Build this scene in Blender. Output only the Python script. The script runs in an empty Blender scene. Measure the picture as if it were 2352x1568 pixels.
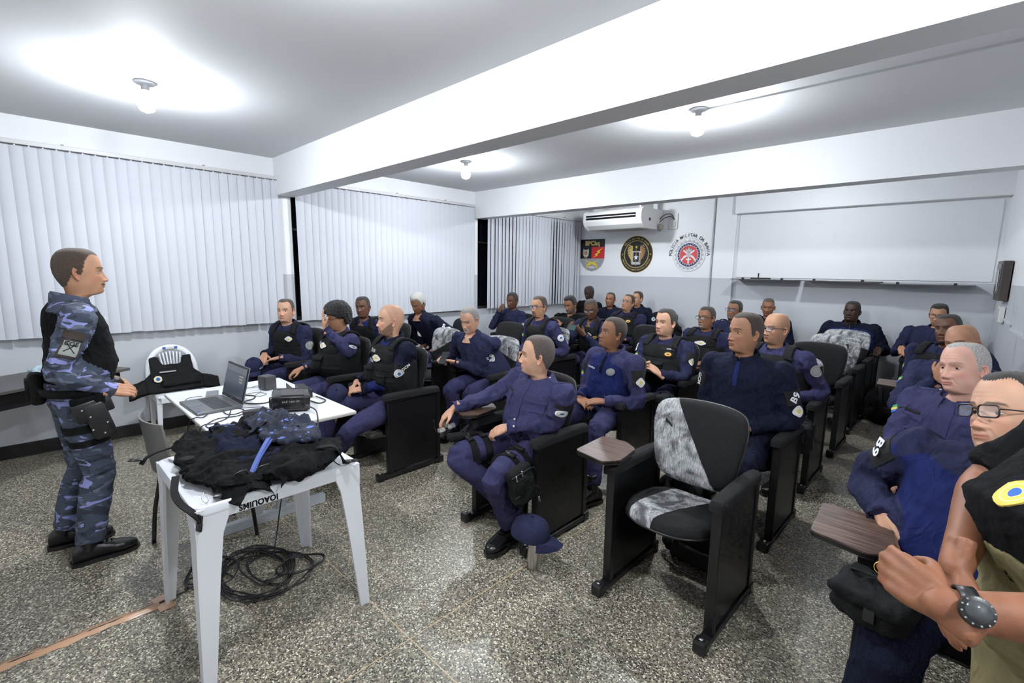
import bpy, bmesh, math, random
import numpy as np
from mathutils import Vector, Matrix
from mathutils.bvhtree import BVHTree
random.seed(7); RNG = np.random.RandomState(11)
PI = math.pi
scn = bpy.context.scene
COL = scn.collection

# ------------------------------------------------------------------ camera
CAMPOS = Vector((5.654, 0.0, 1.62)); FOC, PIT, YAW, ROL = 1094.1, .1486, .7671, .0136
Fv = Vector((-math.sin(YAW)*math.cos(PIT), math.cos(YAW)*math.cos(PIT), -math.sin(PIT)))
R0 = Vector((math.cos(YAW), math.sin(YAW), 0)); U0 = R0.cross(Fv)
Rv = R0*math.cos(ROL)+U0*math.sin(ROL); Uv = -R0*math.sin(ROL)+U0*math.cos(ROL)
cam_d = bpy.data.cameras.new('camera'); cam = bpy.data.objects.new('camera', cam_d); COL.objects.link(cam)
cam_d.sensor_width = 36; cam_d.lens = FOC/2352*36; cam_d.clip_start = .02
cam.matrix_world = Matrix(((Rv.x, Uv.x, -Fv.x, CAMPOS.x), (Rv.y, Uv.y, -Fv.y, CAMPOS.y), (Rv.z, Uv.z, -Fv.z, CAMPOS.z), (0, 0, 0, 1)))
scn.camera = cam
# ------------------------------------------------------------------ world, exposure
w_ = bpy.data.worlds.new('night'); scn.world = w_; w_.use_nodes = True
w_.node_tree.nodes['Background'].inputs[0].default_value = (.5, .6, .9, 1)
w_.node_tree.nodes['Background'].inputs[1].default_value = .02
scn.view_settings.view_transform = 'Standard'; scn.view_settings.look = 'None'
scn.view_settings.exposure = 0.0; scn.view_settings.gamma = 1; scn.view_settings.use_curve_mapping = False
scn.cycles.caustics_reflective = False; scn.cycles.caustics_refractive = False; scn.cycles.max_bounces = 6; scn.cycles.diffuse_bounces = 4; scn.cycles.glossy_bounces = 2; scn.cycles.transmission_bounces = 2; scn.cycles.transparent_max_bounces = 6; scn.cycles.use_light_tree = False; scn.cycles.use_adaptive_sampling = True; scn.cycles.adaptive_threshold = .04; scn.cycles.adaptive_min_samples = 12; scn.cycles.sample_clamp_indirect = 6
BULB = 1240.0
LAMPS = [(1.648, .703), (1.498, 3.546), (4.072, 3.553), (4.1, .72), (6.45, .72), (1.50, 6.25), (4.07, 6.25)]  # entries from the aisle lamp on are unseen, added to brighten the room
H = 2.789; D = 7.707

# ------------------------------------------------------------------ materials
MATS = {}
def mat(name, col, rough=.5, metal=0, bump=None, var=None, emit=0, spec=.5, alpha=1, coat=0, sheen=0):
    if name in MATS: return MATS[name]
    m = bpy.data.materials.new(name); m.use_nodes = True; n = m.node_tree.nodes; l = m.node_tree.links
    b = n['Principled BSDF']; c = tuple(col)+(1,) if len(col) == 3 else col
    b.inputs['Base Color'].default_value = c; b.inputs['Roughness'].default_value = rough
    b.inputs['Metallic'].default_value = metal; b.inputs['Specular IOR Level'].default_value = spec
    b.inputs['Coat Weight'].default_value = coat; b.inputs['Sheen Weight'].default_value = sheen
    b.inputs['Alpha'].default_value = alpha
    if emit and emit < 5: m.cycles.emission_sampling = 'NONE'
    if emit: b.inputs['Emission Color'].default_value = c; b.inputs['Emission Strength'].default_value = emit
    tc = n.new('ShaderNodeTexCoord')
    if var:
        t = n.new('ShaderNodeTexNoise'); t.inputs['Scale'].default_value = var[0]; t.inputs['Detail'].default_value = 3
        l.new(tc.outputs['Object'], t.inputs['Vector'])
        r = n.new('ShaderNodeValToRGB'); r.color_ramp.elements[0].position = .3; r.color_ramp.elements[1].position = .7
        k = var[1]; r.color_ramp.elements[0].color = (c[0]*(1-k), c[1]*(1-k), c[2]*(1-k), 1)
        r.color_ramp.elements[1].color = (min(1, c[0]*(1+k)), min(1, c[1]*(1+k)), min(1, c[2]*(1+k)), 1)
        l.new(t.outputs['Fac'], r.inputs[0]); l.new(r.outputs[0], b.inputs['Base Color'])
    if bump:
        t2 = n.new('ShaderNodeTexNoise'); t2.inputs['Scale'].default_value = bump[0]; t2.inputs['Detail'].default_value = 2
        l.new(tc.outputs['Object'], t2.inputs['Vector'])
        bp = n.new('ShaderNodeBump'); bp.inputs['Strength'].default_value = bump[1]; bp.inputs['Distance'].default_value = bump[2] if len(bump) > 2 else .01
        l.new(t2.outputs['Fac'], bp.inputs['Height']); l.new(bp.outputs[0], b.inputs['Normal'])
    MATS[name] = m; return m
def cloth_mat(name, col, sc=13, st=.55):
    m = mat(name, col, .92, bump=(350, .25, .004), var=(7, .12), spec=.16); n = m.node_tree.nodes; l = m.node_tree.links
    tc = n.new('ShaderNodeTexCoord'); mp = n.new('ShaderNodeMapping'); mp.inputs['Scale'].default_value = (1, 1, .55); l.new(tc.outputs['Object'], mp.inputs[0])
    t = n.new('ShaderNodeTexNoise'); t.inputs['Scale'].default_value = sc; t.inputs['Detail'].default_value = 2; t.inputs['Distortion'].default_value = 1.4; t.inputs['Roughness'].default_value = .45; l.new(mp.outputs[0], t.inputs['Vector'])
    bp = n.new('ShaderNodeBump'); bp.inputs['Strength'].default_value = st; bp.inputs['Distance'].default_value = .03; l.new(t.outputs['Fac'], bp.inputs['Height'])
    old = [x for x in n if x.type == 'BUMP' and x != bp][0]; l.new(bp.outputs[0], old.inputs['Normal']); return m
def ramp_const(n, stops):
    r = n.new('ShaderNodeValToRGB'); r.color_ramp.interpolation = 'CONSTANT'
    e = r.color_ramp.elements
    while len(e) < len(stops): e.new(.5)
    for i, (p, c) in enumerate(stops): e[i].position = p; e[i].color = tuple(c)+(1,)
    return r
def camo(name, cols, scale=9, ths=(.56, .60, .60)):
    if name in MATS: return MATS[name]
    m = mat(name, cols[0], .85, bump=(260, .25)); n = m.node_tree.nodes; l = m.node_tree.links
    tc = n.new('ShaderNodeTexCoord'); mp = n.new('ShaderNodeMapping'); mp.inputs['Scale'].default_value = (1, .75, 1.9)
    l.new(tc.outputs['Object'], mp.inputs[0])
    cur = None
    for i, (c, th, off) in enumerate(zip(cols[1:], ths, (0, 7.3, 13.1))):
        t = n.new('ShaderNodeTexNoise'); t.noise_dimensions = '4D'; t.inputs['W'].default_value = off
        t.inputs['Scale'].default_value = scale*(1+.25*i); t.inputs['Detail'].default_value = 1.2; t.inputs['Distortion'].default_value = 1.1
        l.new(mp.outputs[0], t.inputs['Vector'])
        g = n.new('ShaderNodeMath'); g.operation = 'GREATER_THAN'; g.inputs[1].default_value = th; l.new(t.outputs['Fac'], g.inputs[0])
        x = n.new('ShaderNodeMix'); x.data_type = 'RGBA'
        l.new(g.outputs[0], x.inputs['Factor'])
        if cur is None: x.inputs[6].default_value = tuple(cols[0])+(1,)
        else: l.new(cur, x.inputs[6])
        x.inputs[7].default_value = tuple(c)+(1,); cur = x.outputs[2]
    l.new(cur, n['Principled BSDF'].inputs['Base Color']); return m
def S(r, g, b):   # sRGB 0-255 -> linear
    f = lambda v: (v/255/12.92) if v <= 10 else ((v/255+.055)/1.055)**2.4
    return (f(r), f(g), f(b))

WHITE = mat('wall_paint_white', (.86, .865, .885), .55, var=(1.3, .015), bump=(30, .05))
CEIL = mat('ceiling_paint', (.72, .725, .74), .7, var=(.8, .02), bump=(20, .06))
def two_tone(name, seam, up, lo, scuff=0):
    m = mat(name, up, .5, bump=(35, .05)); n = m.node_tree.nodes; l = m.node_tree.links
    g = n.new('ShaderNodeNewGeometry'); s = n.new('ShaderNodeSeparateXYZ'); l.new(g.outputs['Position'], s.inputs[0])
    lt = n.new('ShaderNodeMath'); lt.operation = 'LESS_THAN'; lt.inputs[1].default_value = seam; l.new(s.outputs['Z'], lt.inputs[0])
    x = n.new('ShaderNodeMix'); x.data_type = 'RGBA'; l.new(lt.outputs[0], x.inputs['Factor'])
    x.inputs[6].default_value = tuple(up)+(1,); x.inputs[7].default_value = tuple(lo)+(1,)
    out = x.outputs[2]
    if scuff:
        mp = n.new('ShaderNodeMapping'); mp.inputs['Scale'].default_value = (9, 9, 1.0); l.new(g.outputs['Position'], mp.inputs[0])
        t = n.new('ShaderNodeTexNoise'); t.inputs['Scale'].default_value = 1.4; t.inputs['Detail'].default_value = 4; l.new(mp.outputs[0], t.inputs['Vector'])
        r = n.new('ShaderNodeValToRGB'); r.color_ramp.elements[0].position = .60; r.color_ramp.elements[1].position = .70
        r.color_ramp.elements[0].color = (0, 0, 0, 1); r.color_ramp.elements[1].color = (scuff, scuff, scuff, 1); l.new(t.outputs['Fac'], r.inputs[0])
        mu = n.new('ShaderNodeMath'); mu.operation = 'MULTIPLY'; l.new(r.outputs[0], mu.inputs[0]); l.new(lt.outputs[0], mu.inputs[1])
        y = n.new('ShaderNodeMix'); y.data_type = 'RGBA'; l.new(mu.outputs[0], y.inputs['Factor']); l.new(out, y.inputs[6]); y.inputs[7].default_value = (.13, .13, .13, 1)
        out = y.outputs[2]
    l.new(out, n['Principled BSDF'].inputs['Base Color']); return m
GREY_LO = (.56, .575, .61)
WALL2 = two_tone('wall_paint_two_tone', 1.54, (.86, .865, .885), GREY_LO)
WALL3 = two_tone('wall_paint_scuffed', 1.54, (.86, .865, .885), GREY_LO, .55)
def floor_mat():
    m = mat('granilite', (.3, .28, .24), .32); n = m.node_tree.nodes; l = m.node_tree.links; b = n['Principled BSDF']
    g = n.new('ShaderNodeNewGeometry')
    nz = n.new('ShaderNodeTexNoise'); nz.inputs['Scale'].default_value = 60; l.new(g.outputs['Position'], nz.inputs['Vector'])
    ad = n.new('ShaderNodeMixRGB'); ad.blend_type = 'ADD'; ad.inputs[0].default_value = .012; l.new(g.outputs['Position'], ad.inputs[1]); l.new(nz.outputs['Color'], ad.inputs[2])
    v = n.new('ShaderNodeTexVoronoi'); v.inputs['Scale'].default_value = 150; l.new(ad.outputs[0], v.inputs['Vector'])
    sp = n.new('ShaderNodeSeparateColor'); l.new(v.outputs['Color'], sp.inputs[0])
    r = ramp_const(n, [(0, (.026, .026, .024)), (.26, (.12, .098, .070)), (.46, (.27, .235, .17)), (.72, (.45, .395, .29)), (.87, (.80, .745, .61))])
    l.new(sp.outputs[0], r.inputs[0])
    v2 = n.new('ShaderNodeTexVoronoi'); v2.feature = 'DISTANCE_TO_EDGE'; v2.inputs['Scale'].default_value = 150; l.new(ad.outputs[0], v2.inputs['Vector'])
    gt = n.new('ShaderNodeMath'); gt.operation = 'LESS_THAN'; gt.inputs[1].default_value = .06; l.new(v2.outputs['Distance'], gt.inputs[0])
    x = n.new('ShaderNodeMix'); x.data_type = 'RGBA'; l.new(gt.outputs[0], x.inputs['Factor']); l.new(r.outputs[0], x.inputs[6]); x.inputs[7].default_value = (.26, .24, .19, 1)
    # brass strips of a 2.04 m grid
    s = n.new('ShaderNodeSeparateXYZ'); l.new(g.outputs['Position'], s.inputs[0])
    tot = None
    for ax, vals in (('X', (-.13, 1.95, 4.03)), ('Y', (-.94, 1.06, 3.04, 5.06))):
        for val in vals:
            a = n.new('ShaderNodeMath'); a.operation = 'SUBTRACT'; a.inputs[1].default_value = val; l.new(s.outputs[ax], a.inputs[0])
            c = n.new('ShaderNodeMath'); c.operation = 'ABSOLUTE'; l.new(a.outputs[0], c.inputs[0])
            d = n.new('ShaderNodeMath'); d.operation = 'LESS_THAN'; d.inputs[1].default_value = .0022; l.new(c.outputs[0], d.inputs[0])
            if tot is None: tot = d.outputs[0]
            else:
                e = n.new('ShaderNodeMath'); e.operation = 'MAXIMUM'; l.new(tot, e.inputs[0]); l.new(d.outputs[0], e.inputs[1]); tot = e.outputs[0]
    y = n.new('ShaderNodeMix'); y.data_type = 'RGBA'; l.new(tot, y.inputs['Factor']); l.new(x.outputs[2], y.inputs[6]); y.inputs[7].default_value = (.62, .46, .27, 1)
    big = n.new('ShaderNodeTexNoise'); big.inputs['Scale'].default_value = 1.7; big.inputs['Detail'].default_value = 4; l.new(g.outputs['Position'], big.inputs['Vector'])
    mr = n.new('ShaderNodeMapRange'); mr.inputs[1].default_value = .3; mr.inputs[2].default_value = .7; mr.inputs[3].default_value = .82; mr.inputs[4].default_value = 1.08; l.new(big.outputs['Fac'], mr.inputs[0])
    z = n.new('ShaderNodeMix'); z.data_type = 'RGBA'; z.blend_type = 'MULTIPLY'; z.inputs['Factor'].default_value = 1; l.new(y.outputs[2], z.inputs[6]); l.new(mr.outputs[0], z.inputs[7])
    l.new(z.outputs[2], b.inputs['Base Color'])
    rr = n.new('ShaderNodeMapRange'); rr.inputs[1].default_value = .3; rr.inputs[2].default_value = .7; rr.inputs[3].default_value = .22; rr.inputs[4].default_value = .42; l.new(big.outputs['Fac'], rr.inputs[0]); l.new(rr.outputs[0], b.inputs['Roughness'])
    return m
def wood_mat():
    m = mat('walnut_laminate', (.12, .07, .05), .38); n = m.node_tree.nodes; l = m.node_tree.links
    tc = n.new('ShaderNodeTexCoord'); mp = n.new('ShaderNodeMapping'); mp.inputs['Scale'].default_value = (3, 40, 3); l.new(tc.outputs['Object'], mp.inputs[0])
    t = n.new('ShaderNodeTexNoise'); t.inputs['Scale'].default_value = 2.2; t.inputs['Detail'].default_value = 8; t.inputs['Distortion'].default_value = .6; l.new(mp.outputs[0], t.inputs['Vector'])
    r = n.new('ShaderNodeValToRGB'); r.color_ramp.elements[0].position = .35; r.color_ramp.elements[1].position = .68
    r.color_ramp.elements[0].color = (.045, .026, .020, 1); r.color_ramp.elements[1].color = (.165, .10, .075, 1)
    l.new(t.outputs['Fac'], r.inputs[0]); l.new(r.outputs[0], n['Principled BSDF'].inputs['Base Color']); return m
def skin_mat():
    m = mat('skin', (.4, .25, .18), .52, spec=.38, bump=(420, .12, .004)); n = m.node_tree.nodes; l = m.node_tree.links
    a = n.new('ShaderNodeAttribute'); a.attribute_name = 'Col'; l.new(a.outputs['Color'], n['Principled BSDF'].inputs['Base Color'])
    n['Principled BSDF'].inputs['Subsurface Weight'].default_value = .0
    return m
def film_mat():
    m = bpy.data.materials.new('stretch_film'); m.use_nodes = True; n = m.node_tree.nodes; l = m.node_tree.links
    b = n['Principled BSDF']; b.inputs['Base Color'].default_value = (.95, .96, .98, 1); b.inputs['Roughness'].default_value = .25
    tc = n.new('ShaderNodeTexCoord'); mp = n.new('ShaderNodeMapping'); mp.inputs['Rotation'].default_value = (.3, .7, .2); mp.inputs['Scale'].default_value = (300, 60, 26); l.new(tc.outputs['Object'], mp.inputs[0])
    t = n.new('ShaderNodeTexNoise'); t.inputs['Scale'].default_value = 1.3; t.inputs['Detail'].default_value = 6; t.inputs['Distortion'].default_value = .8; l.new(mp.outputs[0], t.inputs['Vector'])
    r = n.new('ShaderNodeMapRange'); r.inputs[1].default_value = .36; r.inputs[2].default_value = .66; r.inputs[3].default_value = .30; r.inputs[4].default_value = 1.0; l.new(t.outputs['Fac'], r.inputs[0]); tb_ = n.new('ShaderNodeTexNoise'); tb_.inputs['Scale'].default_value = 9; tb_.inputs['Detail'].default_value = 3; tb_.inputs['Distortion'].default_value = 1.5; l.new(tc.outputs['Object'], tb_.inputs['Vector']); rb_ = n.new('ShaderNodeMapRange'); rb_.inputs[1].default_value = .35; rb_.inputs[2].default_value = .62; rb_.inputs[3].default_value = .22; rb_.inputs[4].default_value = 1.0; l.new(tb_.outputs['Fac'], rb_.inputs[0]); mu_ = n.new('ShaderNodeMath'); mu_.operation = 'MULTIPLY'; l.new(r.outputs[0], mu_.inputs[0]); l.new(rb_.outputs[0], mu_.inputs[1]); l.new(mu_.outputs[0], b.inputs['Alpha'])
    bp = n.new('ShaderNodeBump'); bp.inputs['Strength'].default_value = .8; bp.inputs['Distance'].default_value = .01; l.new(t.outputs['Fac'], bp.inputs['Height']); l.new(bp.outputs[0], b.inputs['Normal'])
    return m
FLOOR = floor_mat(); WOOD = wood_mat(); SKIN = skin_mat(); FILM = film_mat()
BLACKF = mat('black_upholstery', (.0125, .0125, .0135), .9, bump=(600, .5, .003), spec=.3)
PANEL = mat('black_laminate', (.007, .007, .008), .36, bump=(60, .05))
METALB = mat('black_metal', (.012, .012, .013), .35, var=(25, .4))
PLWHITE = mat('white_plastic', (.80, .82, .86), .32)
PLGREY = mat('grey_plastic', (.17, .17, .16), .45)
DKPLAS = mat('black_plastic', (.012, .012, .013), .35)
TAN = mat('packing_tape', (.50, .29, .17), .25, coat=.5)
CHROME = mat('brushed_steel', (.55, .53, .50), .28, 1)
NAVY = cloth_mat('navy_ripstop', (.037, .036, .092))
NAVY2 = cloth_mat('dark_navy_cloth', (.0085, .0105, .026))
NAVYP = cloth_mat('mid_navy_cloth', (.021, .023, .058))
ROYAL = cloth_mat('royal_blue_cloth', (.013, .020, .098))
BLACKC = cloth_mat('black_cloth', (.0055, .0055, .0065))
VESTM = mat('black_vest_nylon', (.0075, .008, .0085), .8, spec=.22, bump=(300, .5, .004), var=(12, .3))
OLIVE = cloth_mat('olive_cloth', (.19, .165, .085))
BOOTM = mat('black_boot_leather', (.008, .008, .009), .28, bump=(80, .2, .004))
CAMO = camo('blue_grey_camouflage', [(.052, .066, .100), (.030, .036, .055), (.25, .27, .56), (.105, .125, .175)], 8)
PWHITE = mat('patch_white', (.72, .72, .70), .7); PBLUE = mat('patch_blue', (.03, .12, .45), .7); PYEL = mat('patch_yellow', (.75, .55, .10), .7)
PBLACK = mat('patch_black', (.008, .008, .009), .9); PGREY = mat('patch_grey', (.30, .31, .30), .7); PRED = mat('patch_red', (.60, .04, .04), .7); PGREEN = mat('patch_green', (.03, .30, .10), .7)
TXT = mat('white_thread', (.80, .80, .82), .6)
LENS = mat('spectacle_lens', (.9, .95, 1), .05, alpha=.16)
FRAMEM = mat('spectacle_frame_black', (.008, .008, .01), .3); FRAMEB = mat('spectacle_frame_blue', (.03, .05, .12), .3)

# ------------------------------------------------------------------ geometry helpers
class G:
    """vertices + faces with material slots"""
    def __init__(s): s.v = []; s.f = []; s.m = []; s.n = 0; s.c = []
    def add(s, v, f, m=0, col=None):
        v = np.asarray(v, float).reshape(-1, 3); s.v.append(v); s.f += [tuple(int(i)+s.n for i in q) for q in f]; s.m += [m]*len(f) if isinstance(m, int) else list(m)
        s.c.append(np.tile(np.array(col if col is not None else (.5, .5, .5)), (len(v), 1)) if col is None or np.ndim(col) == 1 else np.asarray(col)); s.n += len(v); return s
    def V(s): return np.concatenate(s.v) if s.v else np.zeros((0, 3))
    def merge(s, o, M=None, m=None):
        v = o.V(); v = xf(v, M) if M is not None else v
        s.add(v, o.f, o.m if m is None else m, np.concatenate(o.c)); return s
    def obj(s, name, mats, parent=None, smooth=True, loc=(0, 0, 0), col=False, auto=None):
        me = bpy.data.meshes.new(name); v = s.V()
        me.from_pydata(v.tolist(), [], s.f); mats = mats if isinstance(mats, (list, tuple)) else [mats]
        for m in mats: me.materials.append(m)
        if len(mats) > 1: me.polygons.foreach_set('material_index', s.m)
        if smooth: me.polygons.foreach_set('use_smooth', [True]*len(me.polygons))
        if col:
            a = me.color_attributes.new('Col', 'FLOAT_COLOR', 'POINT'); c = np.concatenate(s.c); a.data.foreach_set('color', np.hstack([c, np.ones((len(c), 1))]).ravel())
        me.update(); o = bpy.data.objects.new(name, me); COL.objects.link(o); o.location = loc
        if smooth and auto is not None: sharp(me, auto)
        if parent is not None: o.parent = parent
        return o
def sharp(me, ang):
    bm = bmesh.new(); bm.from_mesh(me)
    for e in bm.edges:
        if len(e.link_faces) == 2 and e.calc_face_angle(0) > math.radians(ang): e.smooth = False
    bm.to_mesh(me); bm.free()
def xf(v, M):
    M = np.array(M); v = np.asarray(v, float); return v@M[:3, :3].T+M[:3, 3]
def T(x, y, z): return Matrix.Translation((x, y, z))
def RX(a): return Matrix.Rotation(a, 4, 'X')
def RY(a): return Matrix.Rotation(a, 4, 'Y')
def RZ(a): return Matrix.Rotation(a, 4, 'Z')
def bmG(bm, m=0):
    bm.verts.index_update(); g = G(); g.add([tuple(v.co) for v in bm.verts], [[v.index for v in f.verts] for f in bm.faces], m); bm.free(); return g
def box(c, s, r=.0, seg=2, M=None, m=0):
    bm = bmesh.new(); bmesh.ops.create_cube(bm, size=1)
    for v in bm.verts: v.co = Vector((v.co.x*s[0], v.co.y*s[1], v.co.z*s[2]))
    if r > 0: bmesh.ops.bevel(bm, geom=list(bm.edges), offset=min(r, min(s)*.49), segments=seg, affect='EDGES', profile=.5)
    if M is not None: bmesh.ops.transform(bm, matrix=M, verts=bm.verts)
    bmesh.ops.translate(bm, vec=c, verts=bm.verts); return bmG(bm, m)
def bar(a, b, w, h, up=(0, 0, 1), r=0, m=0):
    a = Vector(a); b = Vector(b); d = b-a; L = d.length; y = d.normalized(); x = y.cross(Vector(up)).normalized(); z = x.cross(y)
    M = Matrix(((x.x, y.x, z.x, 0), (x.y, y.y, z.y, 0), (x.z, y.z, z.z, 0), (0, 0, 0, 1)))
    return box((a+b)/2, (w, L, h), r, 2, M, m)
def loft(rings, closed=True, cap=True):
    n = len(rings[0]); v = np.concatenate([np.asarray(r, float) for r in rings]); f = []
    for i in range(len(rings)-1):
        for j in range(n if closed else n-1):
            k = (j+1) % n; f.append((i*n+j, i*n+k, (i+1)*n+k, (i+1)*n+j))
    if cap and closed: f.append(tuple(range(n-1, -1, -1))); f.append(tuple((len(rings)-1)*n+j for j in range(n)))
    return v, f
def unit(v): v = np.asarray(v, float); return v/max(np.linalg.norm(v), 1e-9)
def catmull(P, n):
    P = np.asarray(P, float); Q = np.vstack([2*P[0]-P[1], P, 2*P[-1]-P[-2]]); out = []
    for s in np.linspace(0, len(P)-1, n):
        i = min(int(s), len(P)-2); t = s-i; a, b, c, d = Q[i:i+4]
        out.append(.5*((2*b)+(c-a)*t+(2*a-5*b+4*c-d)*t*t+(3*b-3*c+d-a)*t**3))
    return np.array(out)
def tube(path, r, seg=10, sm=0, closed=False, flat=1, cap=True, up=None):
    path = np.asarray(path, float); r = np.full(len(path), r) if np.isscalar(r) else np.asarray(r, float)
    if sm:
        q = catmull(np.hstack([path, r[:, None]]), sm); path, r = q[:, :3], np.maximum(q[:, 3], 1e-4)
    n = len(path); rings = []; tt = np.gradient(path, axis=0); t0 = unit(tt[0]); u = unit(np.cross(t0, (0, 0, 1) if abs(t0[2]) < .9 else (1, 0, 0))) if up is None else unit(np.array(up)-t0*np.dot(up, t0))
    a = np.linspace(0, 2*PI, seg, endpoint=False)
    for i in range(n):
        t = unit(tt[i]); u = unit(u-t*np.dot(u, t)); w = np.cross(t, u)
        rings.append(path[i]+r[i]*(np.cos(a)[:, None]*u*1+np.sin(a)[:, None]*w*flat))
    v, f = loft(rings, True, cap and not closed)
    if closed: f += [((n-1)*seg+j, (n-1)*seg+(j+1) % seg, (j+1) % seg, j) for j in range(seg)]
    g = G(); g.add(v, f); return g
def lathe(prof, seg=24, c=(0, 0, 0), cap=True, m=0):
    a = np.linspace(0, 2*PI, seg, endpoint=False)
    v, f = loft([np.stack([r*np.cos(a), r*np.sin(a), np.full(seg, z)], 1)+np.array(c) for r, z in prof], True, cap); g = G(); g.add(v, f, m); return g
def sphere(c, r, nu=16, nv=10, sc=(1, 1, 1), m=0):
    g = lathe([(max(1e-4, r*math.sin(PI*i/nv)), -r*math.cos(PI*i/nv)) for i in range(nv+1)], nu, cap=False, m=m)
    g.v = [g.V()*np.array(sc)+np.array(c)]; return g
def prism(poly, y0, y1, axis='y', m=0, holes=None):
    n = len(poly); P = [np.array([(p[0], p[1]) for p in poly])]*2
    def mk(p, t): return {'y': np.stack([p[:, 0], np.full(n, t), p[:, 1]], 1), 'z': np.stack([p[:, 0], p[:, 1], np.full(n, t)], 1), 'x': np.stack([np.full(n, t), p[:, 0], p[:, 1]], 1)}[axis]
    v, f = loft([mk(P[0], y0), mk(P[0], y1)]); g = G(); g.add(v, f, m); return g
def rounded(w, h, r, n=5):
    pts = []
    for cx, cy, a0 in ((w/2-r, h/2-r, 0), (-w/2+r, h/2-r, 90), (-w/2+r, -h/2+r, 180), (w/2-r, -h/2+r, 270)):
        for i in range(n+1): a = math.radians(a0+90*i/n); pts.append((cx+r*math.cos(a), cy+r*math.sin(a)))
    return pts
def remesh(g, vox, smooth=4, fac=.5, tmpname='tmp'):
    me = bpy.data.meshes.new(tmpname); me.from_pydata(g.V().tolist(), [], g.f); me.update()
    o = bpy.data.objects.new(tmpname, me); COL.objects.link(o)
    md = o.modifiers.new('r', 'REMESH'); md.mode = 'VOXEL'; md.voxel_size = vox
    if smooth: ms = o.modifiers.new('s', 'SMOOTH'); ms.factor = fac; ms.iterations = smooth
    dg = bpy.context.evaluated_depsgraph_get(); e = o.evaluated_get(dg); m2 = e.to_mesh()
    n = len(m2.vertices); v = np.zeros(n*3); m2.vertices.foreach_get('co', v); f = [tuple(p.vertices) for p in m2.polygons]
    e.to_mesh_clear(); bpy.data.objects.remove(o); bpy.data.meshes.remove(me)
    r = G(); r.add(v.reshape(-1, 3), f); return r
def normals(v, f):
    N = np.zeros_like(v); q = np.array([(a[0], a[1], a[2], a[3] if len(a) > 3 else a[2]) for a in f])
    n = np.cross(v[q[:, 2]]-v[q[:, 0]], v[q[:, 3]]-v[q[:, 1]])
    n2 = np.cross(v[q[:, 1]]-v[q[:, 0]], v[q[:, 2]]-v[q[:, 0]]); n = np.where(np.linalg.norm(n, axis=1, keepdims=True) < 1e-12, n2, n)
    for k in range(4): np.add.at(N, q[:, k], n)
    return N/np.maximum(np.linalg.norm(N, axis=1, keepdims=True), 1e-12)
def folds(v, amp, seed, freq=26, aniso=None):
    rs = np.random.RandomState(seed); h = np.zeros(len(v)); wv = v+.03*np.sin(v[:, [1, 2, 0]]*9+rs.rand(3)*6)
    for i in range(7):
        k = rs.normal(size=3); k = unit(k)*freq*(.6+.9*rs.rand());
        if aniso is not None: k = k*np.array(aniso)
        s = np.sin(wv@k+rs.rand()*6+1.4*np.sin(wv@(rs.normal(size=3)*7)+rs.rand()*6)); h += (1-np.abs(s))**2-.3
    return amp*h/2.2
def wrinkle(g, amp, seed, freq=26, fn=None):
    v = g.V(); n = normals(v, g.f); a = folds(v, amp, seed, freq)
    if fn is not None: a = a*fn(v)
    g.v = [v+n*a[:, None]]; g.c = [np.concatenate(g.c)]; return g
def bvh(g): return BVHTree.FromPolygons([tuple(x) for x in g.V()], g.f)
_txt = {}
def text2d(s, size=1.0, bold=0.0, res=3):
    """2-D outline mesh of a string, centred; x right, y up"""
    k = (s, bold)
    if k not in _txt:
        c = bpy.data.curves.new('t', 'FONT'); c.body = s; c.size = 1; c.resolution_u = res; c.align_x = 'CENTER'; c.offset = bold; c.space_character = 1.05
        o = bpy.data.objects.new('t', c); COL.objects.link(o); dg = bpy.context.evaluated_depsgraph_get(); e = o.evaluated_get(dg); m = e.to_mesh()
        v = np.zeros(len(m.vertices)*3); m.vertices.foreach_get('co', v); v = v.reshape(-1, 3)[:, :2]; f = [tuple(p.vertices) for p in m.polygons]
        e.to_mesh_clear(); bpy.data.objects.remove(o); bpy.data.curves.remove(c)
        v = v-(v.max(0)+v.min(0))/2 if len(v) else v
        _txt[k] = (v, f)
    v, f = _txt[k]; return v*size, f
def tag(o, label=None, cat=None, group=None, kind=None):
    if label: o['label'] = label
    if cat: o['category'] = cat
    if group: o['group'] = group
    if kind: o['kind'] = kind
    return o
def thing(name, loc, label, cat, group=None, rz=0):
    o = bpy.data.objects.new(name, None); COL.objects.link(o); o.location = loc; o.rotation_euler = (0, 0, rz); return tag(o, label, cat, group)
def struct(g, name, m, parent=None, smooth=False, **k):
    o = g.obj(name, m, parent, smooth, **k)
    if parent is None: o['kind'] = 'structure'
    return o
def gbox(x0, x1, y0, y1, z0, z1, r=0): return box(((x0+x1)/2, (y0+y1)/2, (z0+z1)/2), (x1-x0, y1-y0, z1-z0), r)
def empty_struct(name):
    o = bpy.data.objects.new(name, None); COL.objects.link(o); o['kind'] = 'structure'; return o
#@@ROOM
# ------------------------------------------------------------------ room shell
XR = 7.0; Y0 = -1.9
def rwx(y): return 5.83+.09*(D-y)
struct(gbox(-.3, XR+.3, Y0-.2, D+.3, -.12, 0), 'floor', FLOOR)
struct(gbox(-.3, XR+.3, Y0-.2, D+.3, H, H+.12), 'ceiling', CEIL)
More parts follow.
